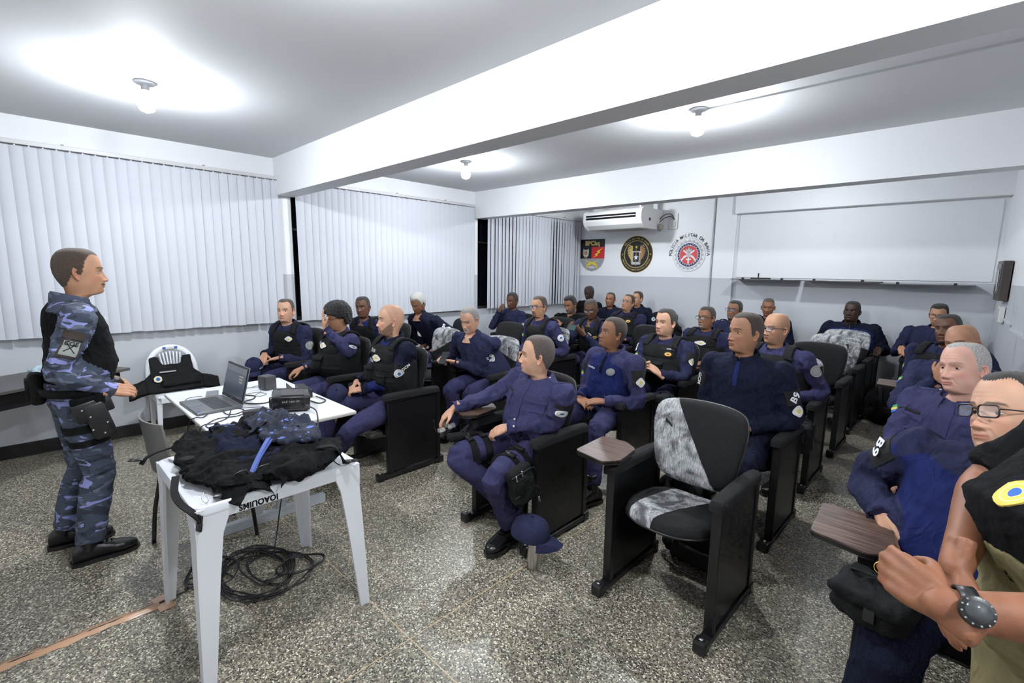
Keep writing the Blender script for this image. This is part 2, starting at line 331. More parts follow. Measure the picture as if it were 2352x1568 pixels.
# window wall with three openings
WIN = [(-1.3, 1.98), (2.237, 4.86), (5.062, 7.55)]; SILL = 1.0; HEADZ = 2.50
wl = G(); wl.merge(gbox(-.25, 0, Y0, D+.2, 0, SILL)); wl.merge(gbox(-.25, 0, Y0, D+.2, HEADZ, H))
ys = [Y0]+[v for w in WIN for v in w]+[D+.2]
for i in range(0, len(ys), 2): wl.merge(gbox(-.25, 0, ys[i], ys[i+1], SILL, HEADZ))
struct(wl, 'wall_left', WALL2)
NIGHT = mat('night_window_glass', (.004, .005, .008), .06); WFR = mat('window_frame_bronze', (.03, .028, .026), .4)
for i, (a, b) in enumerate(WIN):
    w = empty_struct('window_%d' % (i+1)); w.location = (-.10, (a+b)/2, (SILL+HEADZ)/2); W2 = (b-a)/2; H2 = (HEADZ-SILL)/2
    fr = G()
    for s in (-1, 1): fr.merge(box((0, s*(W2-.02), 0), (.05, .04, 2*H2))); fr.merge(box((0, 0, s*(H2-.02)), (.05, 2*W2-.08, .04)))
    fr.merge(box((0, 0, 0), (.05, .04, 2*H2-.08))); fr.merge(box((0, 0, .30), (.045, 2*W2-.08, .025)))
    fr.obj('window_frame', WFR, w, False); box((-.03, 0, 0), (.01, 2*W2-.02, 2*H2-.02)).obj('glass', NIGHT, w, False)
# far wall, with the shallow pilaster and the soffit band over the board
bw = G(); bw.merge(gbox(-.25, XR+.2, D, D+.2, 0, H)); struct(bw, 'wall_back', WALL2)
struct(gbox(2.64, 2.95, D-.05, D, 0, H), 'trim_1', WALL2)
struct(gbox(2.95, 5.86, D-.14, D, 2.50, H), 'trim_2', WHITE)
# right wall runs slightly askew
rw = G(); n = 2
P = [(rwx(D+.05), D+.05), (rwx(2.6), 2.6), (XR, 2.3), (XR, Y0), (XR+.25, Y0), (XR+.25, D+.05)]
rw.merge(prism(P, 0, H, 'z')); struct(rw, 'wall_right', WALL3)
struct(gbox(-.25, XR+.25, Y0-.2, Y0, 0, H), 'wall_front', WHITE)
struct(gbox(0, XR, 2.07, 2.27, 2.396, H), 'beam_1', WHITE)
struct(gbox(0, XR, 5.0, 5.2, 2.396, H), 'beam_2', WHITE)
BASEB = mat('baseboard_black', (.012, .012, .013), .35)
struct(gbox(0, .015, Y0, D, 0, .115), 'baseboard_left', BASEB)
struct(gbox(.015, rwx(D), D-.015, D, 0, .10), 'baseboard_back', BASEB)
g = tube([(2.60, D-.012, 0), (2.60, D-.012, H)], .011, 8); struct(g, 'trim_3', mat('conduit_grey', (.42, .43, .44), .5))
g = G()
g.merge(bar((rwx(6.95)-.012, 6.95, 1.78), (rwx(6.95)-.012, 6.95, H), .02, .02)); g.merge(bar((rwx(6.9)-.012, 6.9, 1.2), (rwx(6.5)-.012, 6.5, 1.17), .02, .014)); g.merge(bar((rwx(6.5)-.012, 6.5, 1.13), (rwx(5.6)-.012, 5.6, 1.11), .02, .014))
struct(g, 'trim_4', mat('conduit_white', (.6, .61, .63), .5))
g = bar((4.13, 3.575, H-.006), (XR, 3.60, H-.006), .012, .012); struct(g, 'trim_5', mat('ceiling_conduit', (.55, .56, .57), .5))

# ------------------------------------------------------------------ vertical blinds
BL = mat('blind_fabric', (.60, .62, .675), .65, bump=(200, .08, .003)); RAIL = mat('blind_rail', (.62, .61, .62), .4, var=(3, .06)); CLIP = mat('blind_clip', (.75, .75, .77), .5)
def blind(y0, y1, label, ang, jit, x=.075, missing=()):
    t = thing('vertical_blind', (x, (y0+y1)/2, 2.57), label, 'blind', 'vertical blinds along the window wall')
    W = y1-y0; box((0, 0, 0), (.045, W, .035), .004).obj('headrail', RAIL, t, False)
    n = int(W/.0795); g = G(); cl = G(); sp = W/n; rs = random.Random(int(y0*10)+50)
    for i in range(n):
        if i in missing: continue
        y = -W/2+sp*(i+.5); a = math.radians(ang+rs.uniform(-jit, jit)); hw = .0445; L = 1.565+rs.uniform(-.004, .004)
        sway = rs.uniform(-.006, .006); tw = math.radians(rs.uniform(-1, 1)*jit*.6); rows = []
        for z, k in ((-.028, 0), (-.5, .4), (-1.0, .8), (-L, 1)):
            aa = a+tw*k; row = []
            for u in (-1, -.5, 0, .5, 1):
                bow = .006*(1-u*u); row.append((math.sin(aa)*hw*u+bow*math.cos(aa), y+math.cos(aa)*hw*u-bow*math.sin(aa)+sway*k, z))
            rows.append(row)
        v = np.array(rows); v2 = v+np.array([-.0012, 0, 0]); nn = 5; f = []
        for r in range(3):
            for c in range(4): q = r*5+c; f.append((q, q+1, q+6, q+5)); f.append((20+q, 20+q+5, 20+q+6, 20+q+1))
        for c in range(4): f.append((15+c, 16+c, 36+c, 35+c)); f.append((c+1, c, 20+c, 21+c))
        for r in range(3): f.append((r*5, r*5+5, r*5+25, r*5+20)); f.append((r*5+4, r*5+24, r*5+29, r*5+9))
        g.add(np.concatenate([v.reshape(-1, 3), v2.reshape(-1, 3)]), f)
        cl.merge(box((0, y, -.023), (.012, .010, .014)))
    g.obj('slats', BL, t, True, auto=30); cl.obj('slat_clips', CLIP, t, False)
    ch = tube([(.03, -W/2+.05, -1.52)]+[(.03+.004*math.sin(k), -W/2+.05+(W-.1)*k/60, -1.52-.012*abs(math.sin(k*PI/2))) for k in range(61)], .0012, 4); ch.obj('spacer_chain', CLIP, t, False)
    for yy in (-W*.3, 0, W*.3): box((-.02, yy, .026), (.03, .018, .012)).obj('bracket', mat('bracket_brass', (.35, .33, .27), .4), t, False)
    return t
blind(-1.32, 2.075, 'white vertical blind behind the camouflaged standing officer, nearest the front', 11, 2.5)
blind(2.268, 4.925, 'white vertical blind between the two ceiling beams, closed slats', 11, 2.5)
blind(5.20, 7.66, 'vertical blind with partly open slats showing dark gaps, beside the far wall', -10, 9)

# ------------------------------------------------------------------ ceiling lamps
CER = mat('lamp_porcelain', (.62, .63, .66), .35); BULBM = mat('lamp_bulb_glow', (.90, .95, 1.0), .3, emit=BULB); BULBD = mat('added_bulb_dim', (.90, .95, 1.0), .3, emit=BULB*.6); SOCK = mat('lamp_neck', (.85, .9, .95), .4, emit=1.6)  # dim bulb serves only the unseen lamps added behind the far beam
lamp_lab = ['round ceiling bulb lamp nearest the camera, above the standing camouflaged officer', 'smallest bare bulb lamp between the beams, nearer the window blinds', 'bare bulb lamp between the beams fed by a thin ceiling conduit', 'unseen bare bulb lamp on the front bay ceiling, over the aisle', 'added unseen bulb lamp on the front bay ceiling behind the standing black T-shirt', 'added unseen dimmer bulb lamp on the far bay ceiling before the shield emblem', 'added unseen dimmer bulb lamp on the far bay ceiling before the white board']
for (x, y), lab in zip(LAMPS, lamp_lab):
    t = thing('ceiling_lamp', (x, y, H), lab, 'lamp', 'bare bulb ceiling lamps')
    lathe([(.001, 0), (.062, 0), (.064, -.006), (.055, -.013), (.03, -.018), (.024, -.02), (.022, -.050), (.001, -.050)], 32).obj('base_plate', CER, t, auto=35)
    lathe([(.0175, -.046), (.0175, -.066), (.03, -.085), (.042, -.103), (.0475, -.120), (.0492, -.131)], 16).obj('bulb_neck', SOCK, t)
    lathe([(.0490, -.130), (.0495, -.136), (.047, -.155), (.036, -.175), (.001, -.189)], 16).obj('bulb', BULBM if y < 6 else BULBD, t)

# ------------------------------------------------------------------ far wall: board, trays, air conditioner, emblems
BOARD = mat('board_white', (.84, .85, .87), .6)
tag(gbox(2.99, 5.78, D-.014, D-.002, 1.56, 2.47).obj('whiteboard', BOARD, None, False), 'wide plain white board set in the far wall below the soffit', 'whiteboard')
TRM = mat('tray_aluminium', (.16, .165, .17), .4, .6)
for x0, x1, lab in ((3.02, 3.88, 'thin grey shelf tray under the board, with an eraser, nearest the pilaster'), (3.92, 4.80, 'middle thin grey shelf tray under the white board'), (4.80, 5.66, 'thin grey shelf tray under the board, nearest the wall corner')):
    t = thing('shelf_tray', ((x0+x1)/2, D-.014, 1.535), lab, 'shelf', 'trays below the white board'); W = x1-x0; z = -.02 if x0 > 4.5 else 0
    box((0, -.15, z), (W-.004, .30, .012), .003).obj('tray', TRM, t, False)
    for s in (-.3, .3): box((s*W, -.29, z+.012), (.03, .03, .028), .003).obj('clip', PANEL, t, False)
    if x0 < 3.5: pass
t = thing('board_eraser', (3.40, D-.20, 1.543), 'small dark board eraser with upright stub on the tray nearest the pilaster', 'eraser')
box((0, 0, .009), (.26, .06, .018), .004).obj('pad', PANEL, t, False); box((-.03, 0, .05), (.016, .02, .064), .003).obj('grip', PANEL, t, False)
TAPEW = mat('clear_tape_scrap', (.9, .9, .92), .12, coat=1)
for x, z, w, h, lab in ((4.04, 2.31, .10, .035, 'shiny scrap of clear tape near the top of the white board'), (4.22, 2.10, .03, .11, 'upright scrap of clear tape lower on the white board')):
    g = box((x, D-.014, z), (w, .003, h), .001); wrinkle(g, .002, 3, 90); tag(g.obj('tape_scrap', TAPEW, None, False), lab, 'tape', 'tape scraps on the board')
# air conditioner, hung under the ceiling
t = thing('air_conditioner', (1.17, 7.33, 2.48), 'white ceiling-hung split air conditioner above the round emblems', 'air conditioner')
ACW = mat('ac_shell_white', (.74, .74, .73), .4); prof = [(-.33, .13), (-.35, .08), (-.35, -.02), (-.31, -.09), (-.22, -.15), (.30, -.15), (.34, -.12), (.34, .16), (-.28, .16)]
prism([(a, b) for a, b in prof], -.52, .52, 'x').obj('housing', ACW, t, False)
for s in (-1, 1): prism([(a*1.02, b*1.04) for a, b in prof], s*.52, s*.56, 'x').obj('end_cap', ACW, t, False)
box((-.02, -.352, .045), (.96, .012, .075), .004).obj('air_outlet', BLACKC, t, False); box((-.02, -.36, .045), (.96, .010, .012), .002).obj('louvre', ACW, t, False)
gg = G()
for k in range(9): gg.merge(box((0, -.10+k*.035, -.153), (.8, .012, .006)))
gg.obj('intake_grille', mat('ac_grille', (.45, .42, .37), .6), t, False)
box((.563, -.08, -.01), (.004, .05, .05), .001).obj('display', PANEL, t, False); box((.563, -.01, -.02), (.004, .012, .02)).obj('indicator', mat('ac_orange', (.7, .3, .05), .5), t, False)
for s in (-1, 1): box((s*.45, .0, .235), (.03, .40, .15)).obj('hanger', ACW, t, False)
g = sphere((.60, .22, -.12), .055, 14, 9, (1, 1, 1.1)); wrinkle(g, .03, 5, 60); g.obj('pipe_wrap', mat('torn_foam', (.42, .38, .32), .9), t); 
t = thing('wall_junction_box', (1.93, D-.01, 2.46), 'white junction plate with loose cables beside the air conditioner', 'junction box')
box((0, -.005, 0), (.14, .02, .26), .004).obj('plate', ACW, t, False); box((.02, -.02, -.05), (.05, .02, .09), .003).obj('breaker', mat('breaker_grey', (.6, .6, .6), .5), t, False)
for k in range(2): tube([(-.22, -.10, .02-.05*k), (-.12, -.10, .10-.05*k), (-.03, -.05, .11-.04*k), (.02, -.02, .02)], .006, 6, 16).obj('cable', DKPLAS, t)
def disc(cx, cz, r, lay, m=0, n=56, r0=0, a0=0, a1=2*PI):
    g = G(); a = np.linspace(a0, a1, n, endpoint=(a1-a0) < 2*PI-1e-6); y = -.0012*lay
    if r0 <= 0 and a1-a0 > 2*PI-1e-6: g.add([(cx+r*math.cos(t), y, cz+r*math.sin(t)) for t in a], [tuple(range(len(a)-1, -1, -1))], m); return g
    v = [(cx+r*math.cos(t), y, cz+r*math.sin(t)) for t in a]+[(cx+r0*math.cos(t), y, cz+r0*math.sin(t)) for t in a]; n = len(a)
    g.add(v, [((i+1) % n, i, n+i, n+(i+1) % n) for i in range(n if a1-a0 > 2*PI-1e-6 else n-1)], m); return g
def flat(poly, lay, m=0):
    g = G(); g.add([(p[0], -.0012*lay, p[1]) for p in poly], [tuple(range(len(poly)-1, -1, -1))], m); return g
def star(cx, cz, r, lay, m=0, k=.42, rot=PI/2): return flat([(cx+(r if i % 2 == 0 else r*k)*math.cos(rot+PI*i/5), cz+(r if i % 2 == 0 else r*k)*math.sin(rot+PI*i/5)) for i in range(10)], lay, m)
def ftext(s, cx, cz, h, lay, m=0, bold=.02, sx=1):
    v, f = text2d(s, h/.72, bold); g = G(); g.add([(cx+p[0]*sx, -.0012*lay, cz+p[1]) for p in v], [q[::-1] for q in f], m); return g
def arctext(s, cx, cz, r, h, lay, a_mid, span, m=0, bold=.01, inward=False):
    """letters along an arc, a_mid in degrees, reading clockwise (or counter-clockwise along the bottom)"""
    g = G(); n = len(s)
    for i, ch in enumerate(s):
        if ch == ' ': continue
        u = (i+.5)/n-.5; a = math.radians(a_mid-u*span if not inward else a_mid+u*span); v, f = text2d(ch, h/.72, bold)
        rot = a-PI/2 if not inward else a+PI/2; c, q = math.cos(rot), math.sin(rot)
        g.add([(cx+r*math.cos(a)+p[0]*c-p[1]*q, -.0012*lay, cz+r*math.sin(a)+p[0]*q+p[1]*c) for p in v], [w[::-1] for w in f], m)
    return g
EB = mat('emblem_black', (.008, .008, .009), .45); EG = mat('emblem_gold', (.62, .46, .14), .45); EGR = mat('emblem_grey', (.30, .31, .33), .5); ER = mat('emblem_red', (.50, .02, .025), .45)
EY = mat('emblem_yellow', (.75, .58, .03), .45); EW = mat('emblem_white', (.80, .80, .82), .5); ES = mat('emblem_silver', (.48, .49, .51), .5); EN = mat('emblem_navy', (.01, .02, .10), .45); ET = mat('emblem_tan', (.40, .22, .09), .5); EBR = mat('emblem_bright_red', (.62, .06, .06), .45); EO = mat('emblem_orange', (.55, .22, .05), .5)
# shield
t = thing('wall_emblem', (.325, D-.004, 1.92), 'shield emblem lettered BPChq with lightning bolt and crossed pistols', 'emblem')
W, Ht = .275, .30
out = [(-W, Ht), (W, Ht), (W, -.05), (W*.93, -.13), (W*.74, -.21), (W*.45, -.27), (0, -.305), (-W*.45, -.27), (-W*.74, -.21), (-W*.93, -.13), (-W, -.05)]
flat([(x*1.03, z*1.03) for x, z in out], 1).obj('border', EW, t, False); 
flat([(-W, Ht), (W, Ht), (W, -.06), (-W, -.06)], 2).obj('black_field', EB, t, False)
flat([(-W, -.06), (W, -.06)]+out[3:10], 2).obj('grey_field', EGR, t, False); flat([(-.015, .155), (W, .155), (W, -.06), (-.015, -.06)], 3).obj('red_field', ER, t, False)
ftext('BPChq', 0, .215, .082, 4, 0, .045, 1.0).obj('gold_lettering', EG, t, False); ftext('PMBA', .0, -.225, .036, 4, 0, .04, 1.1).obj('white_lettering', EW, t, False)
flat([(.245, .14), (.10, .075), (.135, .055), (.055, .015), (.09, -.002), (.01, -.05), (.135, .0), (.11, .02), (.185, .052), (.16, .075)], 4).obj('lightning_bolt', EY, t, False)
g = G()
for s in (-1, 1):
    for q in ([(-.155, -.08), (-.135, -.10), (.10, -.155), (.135, -.235), (.105, -.25), (.075, -.185), (-.15, -.105)], [(.02, -.165), (.10, -.19), (.10, -.2), (.03, -.185)]):
        pp = [(-s*x, z) for x, z in q]; g.merge(flat(pp if s > 0 else pp[::-1], 5 if s > 0 else 4))
g.obj('crossed_pistols', EY, t, False)
g = G(); g.merge(flat([(-.205, .125), (-.17, .105), (-.12, .105), (-.085, .125), (-.075, .07), (-.085, .0), (-.12, -.035), (-.145, -.05), (-.17, -.035), (-.205, .0), (-.215, .07)], 3, 0))
g.merge(flat([(-.17, .08), (-.12, .08), (-.105, .03), (-.145, -.005), (-.185, .03)], 4, 1)); g.merge(flat([(-.158, .03), (-.132, .03), (-.145, .012)], 5, 2))
for s in (-1, 1):
    for k in range(3): g.merge(flat([(-.145+s*.035, .09-k*.03), (-.145+s*.062, .082-k*.03), (-.145+s*.06, .072-k*.03)][::s], 5, 3))
    g.merge(disc(-.145+s*.022, .05, .007, 5, 3, 10))
g.merge(disc(-.145, -.03, .014, 5, 2, 14)); g.obj('striped_cat_head', [ES, EO, EBR, EB], t, False)
# black round emblem
t = thing('wall_emblem', (1.262, D-.004, 1.928), 'round black and gold emblem with wings, star and open book', 'emblem')
disc(0, 0, .322, 1).obj('border', EG, t, False); disc(0, 0, .314, 2).obj('black_disc', EB, t, False)
g = disc(0, 0, .243, 3, 0, 64, .236); g.merge(disc(0, 0, .232, 3, 0, 64, .228)); g.obj('gold_rings', EG, t, False)
g = arctext('POLICIA MILITAR DA BAHIA', 0, 0, .276, .030, 3, 90, 112); g.merge(arctext('COMANDO DE POLICIAMENTO EM MISSOES ESPECIAIS', 0, 0, .276, .022, 3, 270, 146, inward=True)); g.obj('gold_lettering', EG, t, False)
g = star(-.277, .0, .016, 4); g.merge(star(.277, .0, .016, 4)); g.merge(star(0, .125, .030, 4)); g.obj('gold_stars', EY, t, False)
for s, mt in ((-1, EG), (1, ET)):
    g = G()
    for k in range(11):
        a0 = .165-.028*k; tip = .105+.075*math.sin(PI*min(1, (k+2)/11)); q = [(s*.075, a0-.02), (s*tip, a0+.0), (s*(tip-.004), a0-.016), (s*.07, a0-.05)]
        g.merge(flat(q if s < 0 else q[::-1], 3+.1*k))
    g.obj('wing', mt, t, False)
g = flat([(-.095, .055), (.095, .055), (.095, .035), (.07, .02), (.07, -.15), (-.07, -.15), (-.07, .02), (-.095, .035)], 4.5); g.merge(flat([(-.10, -.15), (.10, -.15), (.08, -.18), (-.08, -.18)], 4.4)); g.obj('silver_book', ES, t, False)
flat([(-.055, .035), (.055, .035), (.055, -.135), (-.055, -.135)], 5).obj('book_field', EB, t, False); star(0, -.055, .05, 6).obj('silver_star', EW, t, False); flat([(-.006, .09), (.006, .09), (.006, -.20), (-.006, -.20)], 5.5).obj('sword', ET, t, False)
# red seal
t = thing('wall_emblem', (2.222, D-.004, 1.905), 'round grey and red seal under arched lettering, nearest the grey conduit', 'emblem')
disc(0, 0, .272, 1).obj('border', ES, t, False); disc(0, 0, .266, 2).obj('white_disc', EW, t, False)
g = G()
for k in range(20):
    a = 2*PI*k/20; g.merge(disc(.222*math.cos(a), .222*math.sin(a), .024, 3, 0, 12))
g.merge(disc(0, 0, .222, 3.2)); g.obj('grey_wreath', ES, t, False); disc(0, 0, .205, 4).obj('inner_white', EW, t, False)
disc(0, 0, .190, 5).obj('navy_ring', EN, t, False); disc(0, 0, .157, 6).obj('white_ring', EW, t, False); disc(0, 0, .151, 7).obj('red_disc', EBR, t, False)
g = G()
for k in range(26): a = 2*PI*k/26; g.merge(disc(.173*math.cos(a), .173*math.sin(a), .007, 7, 0, 8))
g.obj('ring_dots', EW, t, False)
g = G()
for s in (-1, 1):
    for q in ([(.02, .04), (.085, .085), (.10, .065), (.035, .015)], [(.035, .0), (.075, -.015), (.125, -.075), (.12, -.11), (.07, -.05), (.035, -.03)]):
        pp = [(s*x, z) for x, z in q]; g.merge(flat(pp if s < 0 else pp[::-1], 8))
g.merge(flat([(-.012, -.02), (.012, -.02), (.012, -.14), (-.012, -.14)], 8)); g.merge(flat([(-.045, -.06), (.045, -.06), (.045, -.082), (-.045, -.082)], 8.2)); g.obj('white_arms', EW, t, False)
g = disc(0, .0, .042, 9, 0, 8); g.merge(flat([(-.04, .05), (.04, .05), (.055, .10), (.025, .085), (0, .125), (-.025, .085), (-.055, .10)], 9)); g.obj('grey_shield', ES, t, False)
arctext('POLÍCIA MILITAR DA BAHIA', 0, 0, .318, .052, 1, 90, 186, 0, .012).obj('black_lettering', EB, t, False)
# switch box, right wall
x = rwx(7.02)-.025; RZ_ = math.atan(.09)
t = thing('electrical_panel', (x-.02, 7.02, 1.58), 'brown metal electrical panel with a glazed door on the scuffed side wall', 'electrical panel', rz=RZ_)
box((0, 0, 0), (.07, .34, .40), .006).obj('cabinet', mat('panel_brown', (.055, .04, .035), .4), t, False); box((-.038, 0, .02), (.008, .27, .30), .002).obj('door', mat('panel_grey', (.10, .10, .10), .35), t, False)
box((-.043, 0, .01), (.004, .17, .22)).obj('glass', NIGHT, t, False); box((-.046, -.06, .0), (.004, .03, .20)).obj('white_strip', ACW, t, False)  # pale upright strip laid over the panel glass
t = thing('outlet_box', (rwx(6.98)-.026, 6.98, 1.24), 'small white outlet box below the brown electrical panel', 'outlet', rz=RZ_)
box((0, 0, 0), (.04, .14, .16), .004).obj('housing', ACW, t, False); box((-.022, 0, 0), (.004, .10, .12)).obj('face', mat('outlet_grey', (.5, .5, .5), .5), t, False)
# ------------------------------------------------------------------ auditorium seats
# seat frame: origin on the floor at the front end of the feet, midway; faces -y
def seat_proto():
    r = thing('auditorium_seat', (0, 0, 0), 'x', 'seat')
    for s in (-1, 1):
        X = s*.262
        g = box((X, .315, .335), (.030, .46, .56), .004); 
        p = g.obj('side_panel', PANEL, r, False)
        box((X, .085, .335), (.044, .035, .58), .004).obj('edge_strip', PANEL, p, False); box((X, .545, .335), (.044, .035, .58), .004).obj('edge_strip', PANEL, p, False)
        g = box((X, .285, .028), (.050, .60, .030), .003); g.merge(box((X, .0, .030), (.058, .055, .060), .010)); g.merge(box((X, .565, .030), (.058, .055, .060), .010)); g.obj('foot', METALB, r, False)
        lathe([(.012, .060), (.010, .066), (.001, .067)], 10, (X, .0, 0)).obj('foot_bolt', mat('zinc', (.4, .4, .4), .4, 1), r)
        q = catmull([(.045, .625, .0), (.05, .663, .030), (.12, .675, .032), (.30, .672, .032), (.48, .665, .030), (.545, .655, .026), (.555, .625, 0)], 24)
        rings = []
        for i, (y, z, w) in enumerate([(.040, .640, .020), (.050, .645, .031), (.10, .648, .036), (.30, .647, .037), (.48, .642, .034), (.545, .636, .029), (.560, .632, .016)]):
            h = .026 if 0 < i < 6 else .016; rings.append([(X+a*w, y, z+b*h) for a, b in ((-1, -.8), (-1, .3), (-.85, .8), (-.5, 1), (0, 1.05), (.5, 1), (.85, .8), (1, .3), (1, -.8))])
        v, f = loft(rings); G().add(v, f).obj('armrest', BLACKF, r, True, auto=50)
    # seat cushion
    def cushion(cx, cy, cz, w, d, th, tilt, round_front, wave):
        out = [];
        for k in range(48):
            a = 2*PI*k/48; c, s = math.cos(a), math.sin(a); e = .62
            x = w/2*math.copysign(abs(c)**e, c); y = d/2*math.copysign(abs(s)**e, s)
            if s < 0: x *= 1-round_front*abs(s)**2; y *= 1+.10*(1-abs(c))
            out.append((x, y))
        out = np.array(out); rings = []
        for sc, z in ((.02, th*.60), (.35, th*.59), (.65, th*.55), (.85, th*.47), (.95, th*.33), (.99, th*.12), (1.0, -th*.05), (1.0, -th*.22), (.97, -th*.30), (.9, -th*.42), (.6, -th*.5), (.02, -th*.5)):
            o = out*sc; rings.append(np.stack([o[:, 0], o[:, 1], np.full(48, z)+wave*(o[:, 0]/(w/2))**2], 1))
        v, f = loft(rings); g = G(); g.add(v[:, [0, 1, 2]], [q[::-1] for q in f]); g.v = [xf(g.V(), T(cx, cy, cz)@RX(tilt))]; return g, rings
    g, rs = cushion(0, .285, .435, .455, .47, .085, math.radians(-6), .10, .012); s_ = g.obj('seat', BLACKF, r, True)
    e = tube(xf(rs[7], T(0, .285, .435)@RX(math.radians(-6))), .006, 6, 0, True); e.obj('edge_trim', PANEL, s_, True)
    # back cushion (rounded shield), built flat then stood up
    out = np.array(catmull([(0, -.215), (.13, -.205), (.195, -.15), (.222, -.03), (.235, .09), (.215, .175), (.14, .208), (0, .218), (-.14, .208), (-.215, .175), (-.235, .09), (-.222, -.03), (-.195, -.15), (-.13, -.205), (0, -.215)], 57))[:-1]
    rings = []; n = len(out)
    for sc, y in ((.02, -.042), (.4, -.041), (.7, -.037), (.88, -.030), (.96, -.019), (1.0, -.004), (1.0, .008), (.97, .020), (.85, .030), (.5, .034), (.02, .034)):
        o = out*sc; rings.append(np.stack([o[:, 0], np.full(n, y)-.035*(o[:, 0]/.23)**2+.02*(o[:, 1]/.2)**2*(o[:, 1] < 0), o[:, 1]], 1))
    v, f = loft(rings); M = T(0, .475, .745)@RX(math.radians(-13)); g = G(); g.add(xf(v, M), f); b_ = g.obj('backrest', BLACKF, r, True)
    tube(xf(rings[6]*np.array([1.005, 1, 1.005]), M), .0055, 6, 0, True).obj('edge_trim', mat('seat_trim', (.03, .03, .032), .35), b_, True)
    g = box((0, .52, .47), (.05, .02, .20), .004); g.merge(box((0, .43, .395), (.49, .05, .04), .004)); g.obj('support_frame', METALB, r, False)
    return r
PROTO = seat_proto(); USED = []; SEATS = {}
def copy_tree(o, parent=None):
    c = o.copy(); COL.objects.link(c)
    if parent is not None: c.parent = parent
    for ch in list(o.children):
        copy_tree(ch, c)
    return c
SG = 'black upholstered auditorium seats'
def film_back(r, kind):
    """stretch film following the cushion it covers, cut along straight edges"""
    src = [c for c in r.children if c.name.split('.')[0] == ('seat' if kind == 'seat' else 'backrest')][0].data
    bm = bmesh.new(); bm.from_mesh(src); bmesh.ops.remove_doubles(bm, verts=bm.verts, dist=1e-5); bmesh.ops.subdivide_edges(bm, edges=list(bm.edges), cuts=1, use_grid_fill=True)
    M = T(0, .475, .745)@RX(math.radians(-13)); 
    if kind != 'seat': bm.transform(M.inverted())
    c = Vector((0, .285, .43)) if kind == 'seat' else Vector((0, 0, 0))
    cuts = {'diag': [((-.005, 0, 0), (.86, 0, .50))], 'top': [((0, 0, .06), (-.3, 0, -1))], 'half': [((0, 0, .02), (.55, 0, -1))], 'all': [], 'seat': [((-.125, .285, .4), (-1, .10, 0)), ((.060, .285, .4), (1, -.30, 0))]}[kind]
    for co, no in cuts:
        bmesh.ops.bisect_plane(bm, geom=list(bm.verts)+list(bm.edges)+list(bm.faces), plane_co=co, plane_no=no, clear_outer=True)
    for v in bm.verts: v.co = c+(v.co-c)*(1.02 if kind != 'seat' else 1.012)+(Vector((0, 0, .003)) if kind == 'seat' else Vector((0, -.002, 0)))
    if kind != 'seat': bm.transform(M)
    g = bmG(bm); h = folds(g.V()*np.array([1, 1, 1]), .006, 4, 60); g.v = [g.V()+h[:, None]*np.array([0, -.6, .4 if kind == 'seat' else .1])]
    return g.obj('stretch_film', FILM, r, True)
def tablet(r, up=False):
    X = -.262; pts = [(-.21, -.175), (-.02, -.175), (.06, -.10), (.06, .09), (.015, .135), (-.205, .135)] if False else [(-.185, .175), (-.045, .185), (.04, .13), (.065, -.06), (.01, -.135), (-.17, -.10)]
    pr = [(x, y) for x, y in pts]; o = []
    for i in range(len(pr)):
        p0 = np.array(pr[i-1]); p = np.array(pr[i]); p1 = np.array(pr[(i+1) % len(pr)]); a = p+unit(p0-p)*.022; b = p+unit(p1-p)*.022
        for k in np.linspace(0, 1, 5): o.append(tuple((1-k)**2*a+2*k*(1-k)*p+k*k*b))
    g = prism(o[::-1], .700, .722, 'z', 0); g.v = [g.V()+np.array([X, .10, 0])]; t = g.obj('writing_tablet', WOOD, r, False)
    g = prism([(x*1.004, y*1.004) for x, y in o][::-1], .702, .716, 'z', 0); g.v = [g.V()*1.0+np.array([X, .10, 0])]; g.obj('tablet_edge', PANEL, t, False)
    bar((X, .08, .66), (X, .14, .70), .03, .02).obj('tablet_bracket', METALB, t, False)
def seat(cx, F, label, rz=0, film=None, tab=False, dz=0, key=None):
    global PROTO
    r = PROTO if not USED else copy_tree(PROTO)
    if USED: 
        for c in list(r.children):
            n = c.name.split('.')[0]
            if n in ('stretch_film', 'writing_tablet'):
                for q in list(c.children): bpy.data.objects.remove(q)
                bpy.data.objects.remove(c)
    USED.append(r); r.location = (cx, F, dz); r.rotation_euler = (0, 0, rz); tag(r, label, 'seat', SG)
    r['_film'] = 0
    del r['_film']
    for k in (film or []): film_back(r, k)
    if tab: tablet(r)
    SEATS[key or len(SEATS)] = r; return r
ROWS = [1.90, 2.92, 3.93, 4.93, 5.80, 6.45, 7.05]
# ------------------------------------------------------------------ people
def sstep(a, b, x): t = np.clip((x-a)/(b-a), 0, 1); return t*t*(3-2*t)
NS, NR = 104, 92
_A = np.linspace(-PI, PI, NS, endpoint=False); ALPHA = _A-.46*np.sin(_A)
